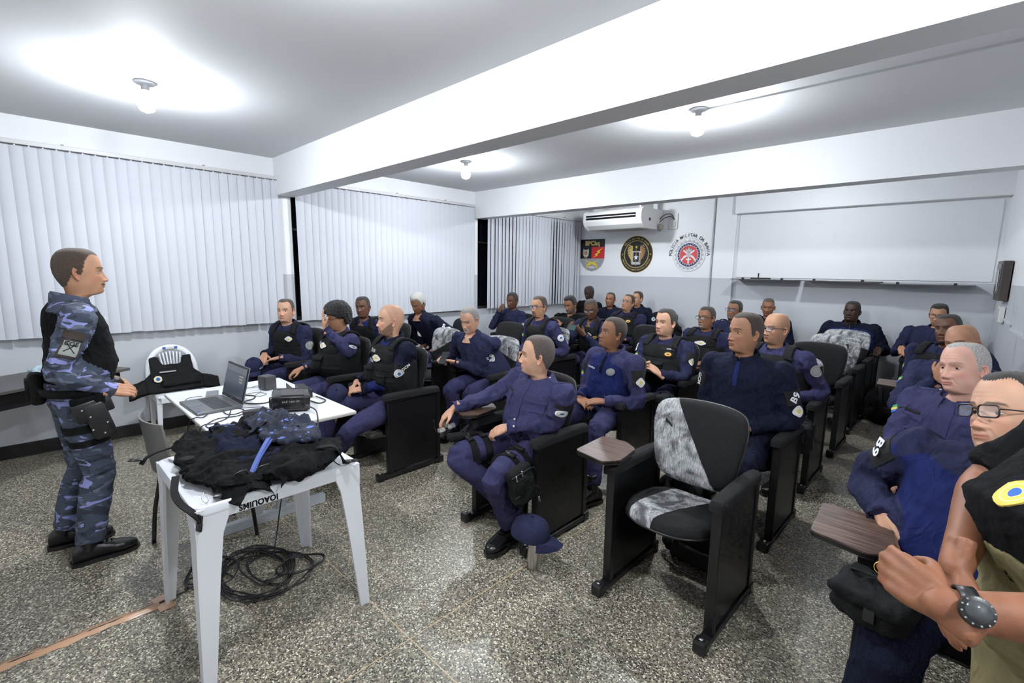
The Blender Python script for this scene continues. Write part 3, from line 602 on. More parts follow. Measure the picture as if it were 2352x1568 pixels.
# (front y, z), (back y, z), half width, power, jaw taper
HEADP = [(.004, .1205, .012, .1205, .004, 2, 0), (-.030, .1175, .045, .1175, .036, 2, 0), (-.057, .105, .076, .103, .056, 2.1, 0), (-.075, .085, .095, .078, .0675, 2.2, .02), (-.085, .061, .104, .05, .074, 2.3, .05), (-.090, .036, .106, .02, .077, 2.35, .07),
 (-.0895, .012, .103, -.008, .0765, 2.4, .08), (-.0875, -.010, .096, -.03, .0755, 2.35, .09), (-.087, -.030, .087, -.05, .0735, 2.3, .11), (-.088, -.050, .077, -.068, .071, 2.25, .14), (-.0885, -.070, .070, -.083, .0675, 2.2, .18), (-.0870, -.090, .067, -.097, .0625, 2.1, .22),
 (-.080, -.107, .066, -.108, .058, 2.05, .22), (-.066, -.117, .066, -.118, .0555, 2, .16), (-.046, -.122, .066, -.126, .054, 2, .10), (-.032, -.134, .067, -.14, .054, 2, .04), (-.030, -.16, .070, -.165, .056, 2, 0), (-.036, -.20, .078, -.195, .061, 2, 0), (-.052, -.24, .09, -.225, .080, 2, 0)]
_s = np.linspace(0, 1, NR); _s = _s*(len(HEADP)-1)
def _warp():
    # denser rings over the face rows
    k = np.array([0, 4, 5, 12.5, 18.]); n = np.array([0, 12, 20, 74, 91.]); return np.interp(np.arange(NR), n, k)
def _head_base():
    P = np.array(HEADP); s = _warp(); Q = np.vstack([2*P[0]-P[1], P, 2*P[-1]-P[-2]]); out = []
    for x in s:
        i = min(int(x), len(P)-2); t = x-i; a, b, c, d = Q[i:i+4]; out.append(.5*((2*b)+(c-a)*t+(2*a-5*b+4*c-d)*t*t+(3*b-3*c+d-a)*t**3))
    return np.array(out)
HB = _head_base()
def G2(x, z, cx, cz, sx, sz): return np.exp(-((x-cx)/sx)**2-((z-cz)/sz)**2)
def head(o):
    """o: style dict. returns G with colours, plus extras (hair G)"""
    B = HB.copy(); fat = o.get('fat', 0); neckw = o.get('neck', 1)
    low = sstep(-.02, -.10, B[:, 1]); B[:, 4] *= 1+fat*low*.9; B[:, 4] = np.maximum(B[:, 4], .003)
    nk = sstep(-.118, -.15, B[:, 1]); B[:, 4] *= 1+(neckw-1)*nk; B[:, 0] -= (neckw-1)*.03*nk+fat*.06*sstep(-.112, -.128, B[:, 1])*(1-.4*sstep(-.16, -.24, B[:, 1])); B[:, 2] += fat*.05*sstep(-.06, -.13, B[:, 3])
    yf, zf, yb, zb, w, e, k = [B[:, i][:, None] for i in range(7)]
    a = ALPHA[None, :]; c, s = np.cos(a), np.sin(a)
    p = 2/np.maximum(e, 1.9); cc = np.sign(c)*np.abs(c)**p; ss = np.sign(s)*np.abs(s)**p; fr = (1+c)/2
    x = w*ss*(1-k*fr**1.5*1.25); y = (yf+yb)/2-(yb-yf)/2*cc; z = zf*fr+zb*(1-fr)
    ax = np.abs(x); F = sstep(-.02, -.05, y)   # face side
    face = F*(z > -.125)
    def N(zs, vs): return np.interp(z, zs[::-1], vs[::-1])
    nl = o.get('nose', 1.0); nw = o.get('nosew', 1.0)
    nb = N([.016, .004, -.010, -.025, -.036, -.044, -.051, -.056, -.062], [0, .003, .0085, .0155, .0215, .0225, .015, .003, 0])*nl
    sg = N([.01, -.025, -.045], [.0085, .0105, .0145])*nw
    d = nb*np.exp(-(x/sg)**2)
    for q in (-1, 1): d += .0095*nw*G2(x, z, q*.0155*nw, -.0455, .0062, .0068)+.002*G2(x, z, q*.022, -.03, .012, .02)
    d -= sum(.0030*G2(x, z, q*.0085*nw, -.0545, .0045, .003) for q in (-1, 1))
    d -= sum(.0115*G2(x, z, q*.0315, -.002, .0175, .0125) for q in (-1, 1)); d += .0045*np.exp(-((z-.019)/.009)**2)*sstep(.058, .03, ax)*sstep(.0, .012, ax)
    d += sum(.005*G2(x, z, q*.043, -.030, .018, .016) for q in (-1, 1)); d -= sum(.0015*G2(x, z, q*.03, -.017, .012, .003) for q in (-1, 1))
    lp = sstep(.025, .008, ax); fr_ = o.get('frown', 0); zz = z+fr_*(ax**2)*9
    d += lp*(.0034*np.exp(-((zz+.0675)/.0036)**2)+.0042*np.exp(-((zz+.0765)/.0042)**2)-.0030*np.exp(-((zz+.0718)/.0016)**2)); d += .003*np.exp(-((z+.07)/.018)**2)*sstep(.038, .015, ax)
    d -= .002*np.exp(-((z+.0865)/.005)**2)*sstep(.025, .01, ax); d += .0055*G2(x, z, 0, -.103, .019, .011)
    for q in (-1, 1):   # nasolabial fold
        t = np.clip((-.047-z)/.03, 0, 1); cx = q*(.021+.012*t); d -= o.get('fold', .0016)*np.exp(-((x-cx)/.0032)**2)*sstep(-.043, -.052, z)*sstep(-.086, -.074, z)
    age = o.get('age', .5)
    d -= age*.0008*(np.sin(z*520)+1)*sstep(.030, .045, z)*sstep(.085, .07, z)*sstep(.05, .03, ax)
    y = y-d*F
    # colours
    sk = np.array(o['skin']); C = np.tile(sk, (NR, NS, 1)).astype(float)
    rs = np.random.RandomState(o.get('seed', 1)); ph = rs.rand(6)*6
    mott = 1+.05*np.sin(x*90+ph[0])*np.sin(z*80+ph[1])+.04*np.sin(y*120+ph[2]+z*60); C *= mott[..., None]
    red = (sum(G2(x, z, q*.045, -.035, .02, .018) for q in (-1, 1))+G2(x, z, 0, -.042, .014, .012))[..., None]*F[..., None]; C = C*(1+red*np.array([.10, -.06, -.06])*(1 if sk[0] > .2 else .4))
    und = (sum(G2(x, z, q*.031, -.012, .014, .006) for q in (-1, 1))*F)[..., None]; C *= 1-.14*und
    lip = (sstep(.0245, .0215, ax)*(sstep(-.0630, -.0650, zz)*sstep(-.0820, -.0795, zz))*F)[..., None]; lc = sk*np.array(o.get('lipmul', (.80, .52, .52))); C = C*(1-lip*.85)+lc*lip*.85
    ml = (sstep(.026, .022, ax)*np.exp(-((zz+.0718)/.0014)**2)*F)[..., None]; C *= 1-.65*ml
    nz = .5+.5*np.sin(x*700+ph[3]*9+z*300)*np.sin(z*610+x*250)
    hc = np.array(o.get('haircol', (.012, .010, .009)))
    bz = .0205+.004*np.cos((ax-.034)/.02*1.3)-.003*sstep(.04, .055, ax); eb = (sstep(.0046, .0028, np.abs(z-bz))*sstep(.010, .014, ax)*sstep(.056, .048, ax)*F)[..., None]*o.get('brow', .85)
    bc = np.array(o.get('browcol', tuple(hc))); C = C*(1-eb)+bc*eb; y = y-.0012*eb[..., 0]
    # hair mask
    al = np.degrees(np.abs(np.arctan2(x, -(y-.01)))); rec = o.get('recede', 0)
    hl = np.interp(al, [0, 18, 34, 48, 60, 68, 76, 84, 98, 110, 130, 180], [.081+rec*.7, .085+rec*.8, .088+rec, .080+rec*.8, .060+rec*.6, .028, -.012, -.018, .028, -.03, -.068, -.078])+.0022*np.sin(al*1.3+ph[4])+.0015*np.sin(al*4.1)
    hm = sstep(-.008, .008, z-hl); hs = o.get('hair', 'buzz')
    if hs != 'bald' or o.get('shaved_tone', 0):  # bald scalps get a thin tint of hair colour where shaved
        m = hm*o.get('hairden', .85 if hs != 'bald' else o.get('shaved_tone', 0)); m = m*(.75+.25*nz)
        if o.get('crown'): m *= 1-o['crown']*np.exp(-((x)/.045)**2-((y-.03)/.07)**2)*(z > .07)
        C = C*(1-m[..., None])+hc*m[..., None]
    # beard / moustache / stubble
    bd = o.get('beard'); bcol = np.array(o.get('beardcol', tuple(hc))); bm_ = np.zeros_like(x)
    if bd:
        mous = sstep(.0305, .026, ax)*sstep(-.0565, -.0595, zz)*sstep(-.070, -.0668, zz)*F
        goat = sstep(.026, .020, ax)*sstep(-.086, -.090, z)*(z > -.135)*F
        soul = sstep(.008, .005, ax)*sstep(-.082, -.085, z)*sstep(-.095, -.09, z)*F
        side = sstep(.033, .026, ax)*sstep(.017, .023, ax)*sstep(-.064, -.069, z)*sstep(-.105, -.095, z)*F
        jaw = sstep(np.interp(al, [0, 30, 50, 70, 82, 95], [.02, .012, .006, .004, .006, .03])+0*z, np.interp(al, [0, 30, 50, 70, 82, 95], [.03, .02, .012, .010, .012, .04]), -.055-z+.0*x+np.interp(al, [30, 80], [0, .055]))*sstep(-.150, -.135, z)*(al < 88)*sstep(.012, .022, ax+(z < -.084)*.02)
        if bd == 'moustache': bm_ = mous
        elif bd == 'goatee': bm_ = np.maximum.reduce([mous, goat, side, soul])
        elif bd == 'chin': bm_ = np.maximum(goat, soul)
        elif bd == 'full': bm_ = np.maximum.reduce([mous, goat, side, soul, jaw])
        elif bd == 'stubble': bm_ = np.maximum.reduce([mous, goat, side, soul, jaw])
        m = (bm_*(.6+.4*nz)*o.get('beardden', .85))[..., None]; C = C*(1-m)+bcol*m
        if bd != 'stubble': thick = o.get('beardth', .003); y = y-thick*bm_*(.5+.5*nz)*.9*F; z = z-thick*.6*bm_*sstep(-.10, -.115, z)
    v = np.stack([x, y, z], -1).reshape(-1, 3); cols = np.clip(C, .001, 1).reshape(-1, 3); f = []
    for i in range(NR-1):
        for j in range(NS): k2 = (j+1) % NS; f.append((i*NS+j, (i+1)*NS+j, (i+1)*NS+k2, i*NS+k2))
    f.append(tuple(range(NS))); g = G(); g.add(v, f, 0, cols); vv = v
    sc = o.get('headscale', 1.0)
    # eyes and lids
    lid = o.get('lid', 8); gx = o.get('gaze', 0)
    for q in (-1, 1):
        msk = (np.abs(vv[:, 0]-q*.0315) < .004) & (np.abs(vv[:, 2]) < .004) & (vv[:, 1] < -.04); ys = vv[msk, 1].mean() if msk.any() else -.078
        c = np.array([q*.0315, ys+.0078, -.001]); R_ = .0122
        e = sphere((0, 0, 0), R_, 28, 20); ev = e.V(); ev = ev[:, [0, 2, 1]]*np.array([1, -1, 1]); dirg = unit((math.sin(math.radians(gx)), -1, -.03)); dt = (ev/R_)@dirg
        ec = np.where((dt > .955)[:, None], (.006, .005, .005), np.where((dt > .865)[:, None], o.get('iris', (.028, .014, .008)), (.60, .56, .53))); g.add(ev+c, e.f, 0, ec)
        def shell(lo, hi, R2, drop):
            aa = np.linspace(-PI*.47, PI*.47, 18); bb = np.radians(np.linspace(lo, hi, 7)); P = []
            for b in bb:
                for t in aa: P.append((R2*math.sin(t), -R2*math.cos(t)*math.cos(b), R2*math.cos(t)*math.sin(b)))
            P = np.array(P)+c; fs = [(i*18+j, i*18+j+1, (i+1)*18+j+1, (i+1)*18+j) for i in range(6) for j in range(17)]; lc_ = np.tile(sk*.88, (len(P), 1)); edge = np.repeat(np.arange(7) == drop, 18); lc_[edge] = sk*.14; g.add(P, fs, 0, lc_)
        shell(lid, 95, .0134, 0); shell(-95, -26-o.get('squint', 0), .0131, 6)
        # ear
        nu, nv = 26, 9; E = []; ec = []
        for i in range(nv):
            rho = i/(nv-1)
            for j in range(nu):
                b = 2*PI*j/nu; u, w_ = math.cos(b), math.sin(b); ru = .0165*(1+.12*w_) if w_ > 0 else .0165*(1-.32*abs(w_)); h = .0035+.0085*math.exp(-((rho-.86)/.13)**2)-.0055*math.exp(-((rho-.38)/.25)**2)*(w_ > -.7)+.004*math.exp(-((rho-.55)/.1)**2)*(w_ > .0)*.8
                if u < -.5: h *= .55
                E.append((ru*u*rho, .031*w_*rho-.002, h)); dk = .55 if .25 < rho < .5 and w_ > -.6 else 1; ec.append(sk*np.array([1.04, .92, .92])*dk)
        for j in range(nu):
            b = 2*PI*j/nu; u, w_ = math.cos(b), math.sin(b); ru = .0165*(1+.12*w_) if w_ > 0 else .0165*(1-.32*abs(w_)); E.append((ru*u*.95, .031*w_*.95-.002, -.004)); ec.append(sk*.8)
        E = np.array(E); th = math.radians(24); fs = []
        for i in range(nv):
            for j in range(nu): k2 = (j+1) % nu; fs.append((i*nu+j, i*nu+k2, (i+1)*nu+k2, (i+1)*nu+j))
        msk = (np.abs(vv[:, 1]-.012) < .01) & (np.abs(vv[:, 2]+.012) < .01) & (vv[:, 0]*q > 0); ex = np.abs(vv[msk, 0]).mean() if msk.any() else .075
        # local axes: u backwards, v up, n outwards
        ud = np.array([math.sin(th)*q, math.cos(th), 0]); nd = np.array([math.cos(th)*q, -math.sin(th), 0]); vd = np.array([0, .18, 1]); vd = vd/np.linalg.norm(vd)
        Ev = np.array([q*(ex-.001), .014, -.012])+E[:, :1]*ud+E[:, 1:2]*vd+(E[:, 2:]*1.0)*nd; Ev += nd*.006*((E[:, :1]/.0165)+1)*.5; g.add(Ev, fs, 0, np.array(ec))
    # hair shell
    hg = None
    if hs not in ('bald', 'shaved'):
        th = {'buzz': .0020, 'short': .0085, 'crop': .0055, 'curly': .032}[hs]; n = normals(vv, g.f[:(NR-1)*NS]+[g.f[(NR-1)*NS]]); 
        if np.mean(np.sum(n*vv, 1)) < 0: n = -n
        X, Z_, Y_ = vv[:, 0], vv[:, 2], vv[:, 1]; m = hm.reshape(-1)
        if hs == 'curly': m = sstep(-.01, .01, Z_-np.interp(al.reshape(-1), [0, 30, 50, 70, 90, 110, 180], [.055, .05, .035, .005, .012, -.07, -.09]))
        if o.get('crown'): m = m*(1-o['crown']*np.exp(-(X/.045)**2-((Y_-.03)/.07)**2)*(Z_ > .06))
        nn = (.5+.5*np.sin(X*330+ph[0])*np.sin(Y_*310+Z_*190+ph[1])) if hs != 'curly' else (.30+.9*np.abs(np.sin(X*170+ph[0]+2*np.sin(Z_*110))*np.sin(Y_*160+ph[1]+2*np.sin(X*90)))**.6)
        top = 1+.5*sstep(.05, .11, Z_)*(hs == 'short'); off = m*th*(.65+.5*nn)*top-.0022*(1-m)**2*(1 if hs != 'curly' else 2)
        ww = vv+n*off[:, None]; ff = [q for q in g.f[:(NR-1)*NS] if max(m[list(q)]) > .02]
        if m[0] > .3: ff.append(tuple(range(NS)))
        hg = G(); used = sorted({i for q in ff for i in q}); mp = {i: k for k, i in enumerate(used)}
        if ff: hg.add(ww[used], [tuple(mp[i] for i in q) for q in ff])
        else: hg = None
    for gg in (g, hg):
        if gg is not None: gg.v = [gg.V()*sc]
    return g, hg
def glasses_g(kind='rect'):
    fr = G(); ln = G()
    for q in (-1, 1):
        pts = [(q*.033+x, z-.001) for x, z in rounded(.050, .034 if kind == 'rect' else .030, .010 if kind == 'rect' else .013, 4)]
        P = [(x, -.1005-.0+.10*abs(x)**1*.35+.0, z) for x, z in pts]; P = [(x, -.106+.22*max(0, abs(x)-.02), z) for x, z in pts]
        t = tube(P, .0022 if kind == 'rect' else .0013, 6, 0, True); fr.merge(t)
        ln.add([(x, y+.0005, z) for x, y, z in P], [tuple(range(len(P)))[::-1]])
        fr.merge(tube([(q*.058, -.0975, .006), (q*.070, -.085, .007), (q*.078, -.03, .008), (q*.080, .012, .004), (q*.079, .03, -.012)], .0021 if kind == 'rect' else .0013, 6, 14))
    fr.merge(tube([(-.009, -.106, .004), (0, -.109, .007), (.009, -.106, .004)], .0020, 6, 6))
    return fr, ln
# hands: wrist at origin, fingers along +y, palm faces -z, thumb on +x
_hands = {}
def hand(curl, spread=.0, thumb=.3, mir=False):
    key = (curl if np.isscalar(curl) else tuple(curl), spread, thumb)
    if key not in _hands:
        g = G(); cs = [curl]*4 if np.isscalar(curl) else curl
        bases = [(.030, .090), (.010, .094), (-.010, .090), (-.028, .082)]; Ls = [.072, .080, .075, .059]; rr = [.0090, .0092, .0088, .0078]
        for (bx, by), L, r, c in zip(bases, Ls, rr, cs):
            g.merge(tube([(bx*.45, .0, 0), (bx*.9, by*.55, .002), (bx, by, .0)], [.0155, .0150, .0118], 10, 7))
            a = -.10-c*.55; d = bx*spread*14; p = np.array([bx, by, .0]); P = [p.copy()]; dx = d
            for k, (s, da) in enumerate(((.45, c*1.0), (.30, c*1.15), (.25, c*.75))):
                for h in range(2): p = p+L*s/2*np.array([math.sin(dx)*math.cos(a), math.cos(dx)*math.cos(a), math.sin(a)]); P.append(p.copy())
                a -= da
            g.merge(tube(P, [r*1.08, r*1.0, r*1.05, r*.94, r*.97, r*.88, r*.70], 10, 13)); g.merge(sphere(P[-1], r*.74, 8, 6))
        P = [(.012, .012, -.006), (.033, .036, -.012), (.048+.010*(1-thumb), .062, -.016-.018*thumb), (.052+.018*(1-thumb)-.014*thumb, .088, -.022-.026*thumb)]
        g.merge(tube(P, [.0155, .0150, .0110, .0080], 10, 10)); g.merge(sphere(P[-1], .0082, 8, 6))
        g.merge(tube([(-.012, -.055, 0), (-.012, -.01, 0), (-.017, .05, -.004)], [.020, .0185, .0165], 12, 6)); g.merge(tube([(.010, -.055, 0), (.010, .0, 0), (.012, .04, -.006)], [.020, .0185, .0165], 12, 6))
        g.v = [g.V()*np.array([1, 1, .86])]
        _hands[key] = remesh(g, .0032, 3, .5)
    g = _hands[key]; v = g.V().copy()
    if mir: v[:, 0] *= -1
    r = G(); r.add(v, [q[::-1] for q in g.f] if mir else g.f); return r
def hand_frame(W, fdir, pn):
    """wrist position, finger direction, palm normal (the way the palm faces)"""
    y = unit(fdir); z = -unit(np.array(pn, float)-y*np.dot(pn, y)); x = np.cross(y, z); M = np.eye(4); M[:3, 0] = x; M[:3, 1] = y; M[:3, 2] = z; M[:3, 3] = W; return M
def ik(S, W, L1, L2, pole):
    S, W = np.array(S, float), np.array(W, float); d = W-S; L = np.linalg.norm(d)
    if L > (L1+L2)*.985: k = L/((L1+L2)*.985); L1 *= k; L2 *= k
    u = d/L; a = (L1**2-L2**2+L**2)/(2*L); h = math.sqrt(max(L1**2-a**2, 1e-6)); p = unit(np.array(pole)-u*np.dot(pole, u)); return S+u*a+p*h
def boot(ank, heading, pitch=0, sc=1.0, laces=True):
    """ankle joint position, heading angle (0 = -y)"""
    secs = [(.085, .30, .050, .026), (.075, .20, .046, .03)]
    g = G(); rings = []
    a = np.linspace(0, 2*PI, 20, endpoint=False)
    # foot profile along length: y from heel (+.075) to toe (-.20); sole z=0
    for y, w, h in ((.082, .020, .045), (.078, .034, .075), (.05, .038, .10), (.0, .040, .105), (-.05, .043, .088), (-.10, .049, .068), (-.14, .050, .058), (-.175, .042, .050), (-.198, .026, .040), (-.205, .010, .028)):
        r = np.stack([w*np.sign(np.cos(a))*np.abs(np.cos(a))**.85, np.full(20, y), .014+h/2+(h/2)*np.sign(np.sin(a))*np.abs(np.sin(a))**.75], 1); rings.append(r)
    v, f = loft(rings); g.add(v, f); sh = G(); sh.merge(tube([(0, .012, .07), (0, .008, .13), (0, .003, .18), (0, 0, .215)], [.045, .041, .041, .041], 18, 10))
    up = G(); up.merge(g); up.merge(sh); up = remesh(up, .006, 3)
    so = prism([(-.032, .085), (-.044, .05), (-.040, -.02), (-.052, -.10), (-.052, -.15), (-.036, -.195), (0, -.212), (.036, -.195), (.052, -.15), (.052, -.10), (.040, -.02), (.044, .05), (.032, .085), (0, .092)], 0, .022, 'z')
    M = T(*ank)@RZ(heading)@RX(pitch)@Matrix.Scale(sc, 4)@T(0, 0, -.10); la = G()
    for k in range(6): la.merge(tube([(-.022, -.085+k*.018+(k > 3)*.0, .082+k*.012+(k > 3)*.02), (0, -.093+k*.018, .090+k*.013+(k > 3)*.02), (.022, -.085+k*.018, .082+k*.012+(k > 3)*.02)], .0028, 5, 6))
    for q in (up, so, la): q.v = [xf(q.V(), M)]
    return up, so, la
SKINS = {'light': (.58, .33, .22), 'tan': (.46, .245, .145), 'brown': (.27, .125, .068), 'dark': (.125, .056, .033), 'deep': (.050, .026, .018), 'warm': (.36, .18, .105), 'pale': (.60, .34, .26)}
class Fig: pass
def torso_secs(w, belly, sh=1.0):
    return [(0, .165*w, .115, .115), (.14, .180*w, .125+belly*.5, .125), (.34, .172*w+belly*.30, .122+belly, .108), (.56, .172*w+belly*.12, .118+belly*.62, .108), (.76, .180*w, .118+belly*.2, .112), (.88, .172*w*sh, .096, .105), (.95, .115*w*sh, .072, .082), (1.0, .064, .058, .066), (1.05, .056, .052, .058)]
def person(d):
    """d: dict. H head centre, N optional neck base, P pelvis, face/body angles in degrees (0 = towards -y, positive = towards -x)"""
    g = Fig(); H_ = np.array(d['H'], float); P = np.array(d['P'], float); w = d.get('w', 1.0)*1.10; belly = d.get('belly', .02)+.012; hs_ = d.get('hsc', 1.0)
    psi = math.radians(d.get('body', 15)); fw = np.array([-math.sin(psi), -math.cos(psi), 0]); X = np.array([math.cos(psi), -math.sin(psi), 0])
    hy, hp, hr = [math.radians(v) for v in d.get('head', (40, 0, 0))]
    Rh = RZ(-hy)@RY(hr)@RX(-hp); Rb = RZ(-psi)
    N = np.array(d['N'], float) if 'N' in d else H_-fw*.022*hs_+np.array([0, 0, -.138*hs_])+np.array(Rh.to_3x3()@Vector((0, .03*math.sin(hp), 0)))
    org = np.array([P[0], P[1], d.get('z0', 0.0)])
    root = thing('person', tuple(org), d['label'], 'person', d.get('group'))
    seed = d.get('seed', int(abs(P[0]*1000+P[1]*77)) % 9999); st = dict(d['style']); st['seed'] = seed; st.setdefault('skin', SKINS[d.get('skin', 'brown')])
    hg, hair = head(dict(st, headscale=hs_))
    # blend neck between head and body frames
    Mh = np.array((T(*H_)@Rh)); Mb = np.array(T(*(N-np.array((Rb@Vector((0, .022*hs_, -.160*hs_)))[:]) ))@Rb)
    def place(v):
        k = sstep(-.115*hs_, -.20*hs_, v[:, 2])[:, None]; return xf(v, Mh)*(1-k)+xf(v, Mb)*k
    body = G(); c = np.concatenate(hg.c); body.add(place(hg.V()), hg.f, 0, c)
    # torso
    spine_c = (P+N)/2-fw*d.get('slump', .02)
    def sp(t): return (1-t)**2*P+2*t*(1-t)*spine_c+t*t*N
    def spd(t): return unit(2*(1-t)*(spine_c-P)+2*t*(N-spine_c))
    SE = torso_secs(w, belly, d.get('sh', 1.0)); ts = [s[0] for s in SE]
    def sec(t): return [np.interp(t, ts, [s[k] for s in SE]) for k in (1, 2, 3)]
    def TP(t, th, off=0.):
        """torso surface point; th from front, + towards the person's left"""
        rx, rf, rb = sec(t); ax = spd(min(max(t, 0), 1)); F2 = unit(fw-ax*np.dot(fw, ax)); c_, s_ = math.cos(th), math.sin(th); e = 2/2.5
        cx = math.copysign(abs(s_)**e, s_)*(rx+off); cy = math.copysign(abs(c_)**e, c_)*((rf if c_ > 0 else rb)+off); return sp(t)+X*cx+F2*cy
    g.TP = TP; g.sp = sp; g.X = X; g.fw = fw; g.N = N
    th = np.linspace(-PI, PI, 36, endpoint=False)
    def tloft(off, t0=0, t1=1.05, n=18): 
        v, f = loft([[TP(t, a, off) for a in th] for t in np.linspace(t0, t1, n)]); q = G(); q.add(v, f); return q
    # arms
    sht = sp(.835); arms = {}; SW = d.get('shw', .185)*min(w, 1.25)
    up = spd(.9)
    for s, nm in ((1, 'L'), (-1, 'R')):
        S_ = sht+X*s*SW+np.array(d.get('shift'+nm, (0, 0, 0))); a = d['hand'+nm]; W = np.array(a['W'], float); pole = a.get('pole', X*s*.55+np.array([0, 0, -1])-fw*.35)
        if 'E' in a: E_ = np.array(a['E'], float)
        else: E_ = ik(S_, W, .285, .255, pole)
        arms[nm] = (S_, E_, W)
    g.arms = arms; aw = d.get('armw', 1.0)*1.12
    def armtube(nm, off=0, cuff=0.0, r=(.068, .060, .050, .045, .034)):
        S_, E_, W = arms[nm]; u = unit(W-E_); pts = [S_, S_*.55+E_*.45, E_, E_*.5+W*.5, W+u*cuff]; return tube(pts, [max(q*aw+off, .012) for q in r], 18, 20)
    # legs
    legs = {}
    for s, nm in ((1, 'L'), (-1, 'R')):
        Hp = P+X*s*.088*w+np.array([0, 0, -.02]); l = d['leg'+nm]; legs[nm] = (Hp, np.array(l['K'], float), np.array(l['A'], float))
    g.legs = legs
    # skin body: neck core, torso core, limbs, hands
    body.merge(tloft(-.022, 0, 1.0, 8)); bare = d.get('bare', 0); lw = d.get('legw', 1.0)
    skc = st['skin']
    for nm in 'LR':
        a = d['hand'+nm]
        if not bare: S_, E_, W = arms[nm]; body.merge(tube([S_, S_*.5+E_*.5, E_+(S_-E_)*.06+(W-E_)*.06, W], [.035, .032, .026, .022], 10))
        Hp, K, A_ = legs[nm]; body.merge(tube([Hp, K+(Hp-K)*.12+(A_-K)*.12, A_], [.05, .030, .025], 10))
        hgm = hand(a.get('curl', .35), a.get('spread', 0), a.get('thumb', .35), mir=(nm == 'R')); M = hand_frame(arms[nm][2], a['f'], a['n']); S3 = np.eye(4)*a.get('sc', 1.0); S3[3, 3] = 1
        a['M'] = M@S3
        if bare:
            S_, E_, W = arms[nm]; q = tube([S_, S_*.6+E_*.4, E_, E_*.72+W*.28, E_*.35+W*.65, W*1.0, W+unit(np.array(a['f']))*.02], [r_*aw for r_ in (.056, .053, .048, .049, .038, .030, .026)], 20, 28); q.merge(hgm, a['M']); body.merge(remesh(q, .0042, 4))
        else: body.merge(hgm, a['M'])
    # colour every added vertex
    cc = np.concatenate(body.c); nh = len(c); rs = np.random.RandomState(seed); vv = body.V()
    cc[nh:] = np.array(skc)*np.array(d.get('handmul', (1, .95, .93)))*(1+.06*np.sin(vv[nh:, :1]*150+vv[nh:, 2:]*130)); body.c = [cc]
    L = lambda q: (setattr(q, 'v', [q.V()-org]), q)[1]
    L(body).obj('body', SKIN, root, True, col=True)
    if hair is not None: 
        hv = G(); hv.add(place(hair.V()), hair.f); hc0 = np.array(st.get('haircol', (.012, .010, .009))); kk = .10 if st.get('hair', 'buzz') == 'buzz' else .0; hc1 = hc0*(1-kk)+np.array(st['skin'])*kk*.8; hm_ = mat('hair_%d_%d_%d' % tuple(int(999*x) for x in hc1), tuple(hc1), .75, bump=(500, .9, .004), var=(260, .6), sheen=.15)
        L(hv).obj('hair', hm_, root, True)
    if d.get('glasses'):
        fr, ln = glasses_g(d['glasses'][0]); 
        for q in (fr, ln): q.v = [xf(q.V()*hs_, Mh)]
        go = L(fr).obj('glasses', FRAMEM if d['glasses'][1] == 'black' else FRAMEB, root); L(ln).obj('lens', LENS, go, False)
    # shirt
    sc = d.get('shirt', {}); col = sc.get('mats', [NAVY]); sleeve = sc.get('sleeve', 'long'); q = tloft(0.006, -.02 if d.get('stand') else .0, .985, 20)
    for nm in 'LR':
        if sleeve == 'long': q.merge(armtube(nm, 0, sc.get('cuff', -.005)))
        else:
            S_, E_, W = arms[nm]; q.merge(tube([S_, S_*.5+E_*.5, S_*.12+E_*.88], [.070*aw, .066*aw, .066*aw], 18, 10))
        q.merge(sphere(arms[nm][0], .069*aw, 16, 10))
        mid = (sp(.80)+arms[nm][0])/2; q.merge(sphere(mid+np.array([0, 0, .0]), .078, 14, 9))
    # trapezius
    for s in (-1, 1): q.merge(tube([N+X*s*.025+np.array([0, 0, -.040]), sp(.90)+X*s*.095*w+np.array([0, 0, .010]), arms['L' if s > 0 else 'R'][0]+np.array([0, 0, .010])], [.034, .046, .052], 14, 8))
    vox = d.get('vox', .0105); q = remesh(q, vox, 5); cu = None
    def armk(v):   # membership of sleeves
        best = np.full(len(v), 9.)
        for nm in 'LR':
            S_, E_, W = arms[nm]
            for a_, b_ in ((S_*1.0, E_), (E_, W)):
                u = b_-a_; t = np.clip(((v-a_)@u)/(u@u), 0, 1); dd = np.linalg.norm(v-(a_+t[:, None]*u), axis=1); best = np.minimum(best, dd)
        return best
    sv0 = q.V(); out = np.abs((sv0-sht)@X); ak = armk(sv0)
    wrinkle(q, sc.get('amp', .0055)*1.55, seed, sc.get('freq', 24), lambda v: .45+.95*np.exp(-((armk(v)-.05)/.05)**2)); wrinkle(q, .0022, seed+31, 58)
    if len(col) > 1:
        v = q.V(); ak = armk(v); hi = (v-sht)@up; m = ((ak < .088) & (np.abs((v-sht)@X) > SW*.70)) | ((hi > .02) & (np.abs((v-sht)@X) > .05) if sc.get('yoke', 1) else False)
        m = m.astype(float); qa = np.array([(a_[0], a_[1], a_[2], a_[3] if len(a_) > 3 else a_[2]) for a_ in q.f])
        for _ in range(14):
            fv = m[qa].mean(1); acc = np.zeros(len(v)); cnt = np.zeros(len(v))
            for k_ in range(4): np.add.at(acc, qa[:, k_], fv); np.add.at(cnt, qa[:, k_], 1)
            m = acc/np.maximum(cnt, 1)
        fm = m[qa].mean(1) > .5; q.m = [1 if x else 0 for x in fm]
    g.shirt = q; tree = bvh(q); g.tree = tree
    sq = G(); sq.merge(q); so = L(sq).obj('shirt', col, root)
    g.root = root; g.org = org; g.so = so
    def hit(o_, dr, off, dist=.5):
        r = tree.ray_cast(Vector(o_), Vector(dr), dist); return np.array(r[0])-np.array(dr)*off if r[0] is not None else None
    def tproj(t, th_, off=.003):
        q0 = TP(t, th_, 0); c0 = sp(t); dr = unit(c0-q0); h = hit(q0-dr*.045, dr, off, .10); return h if h is not None else TP(t, th_, off+.008)
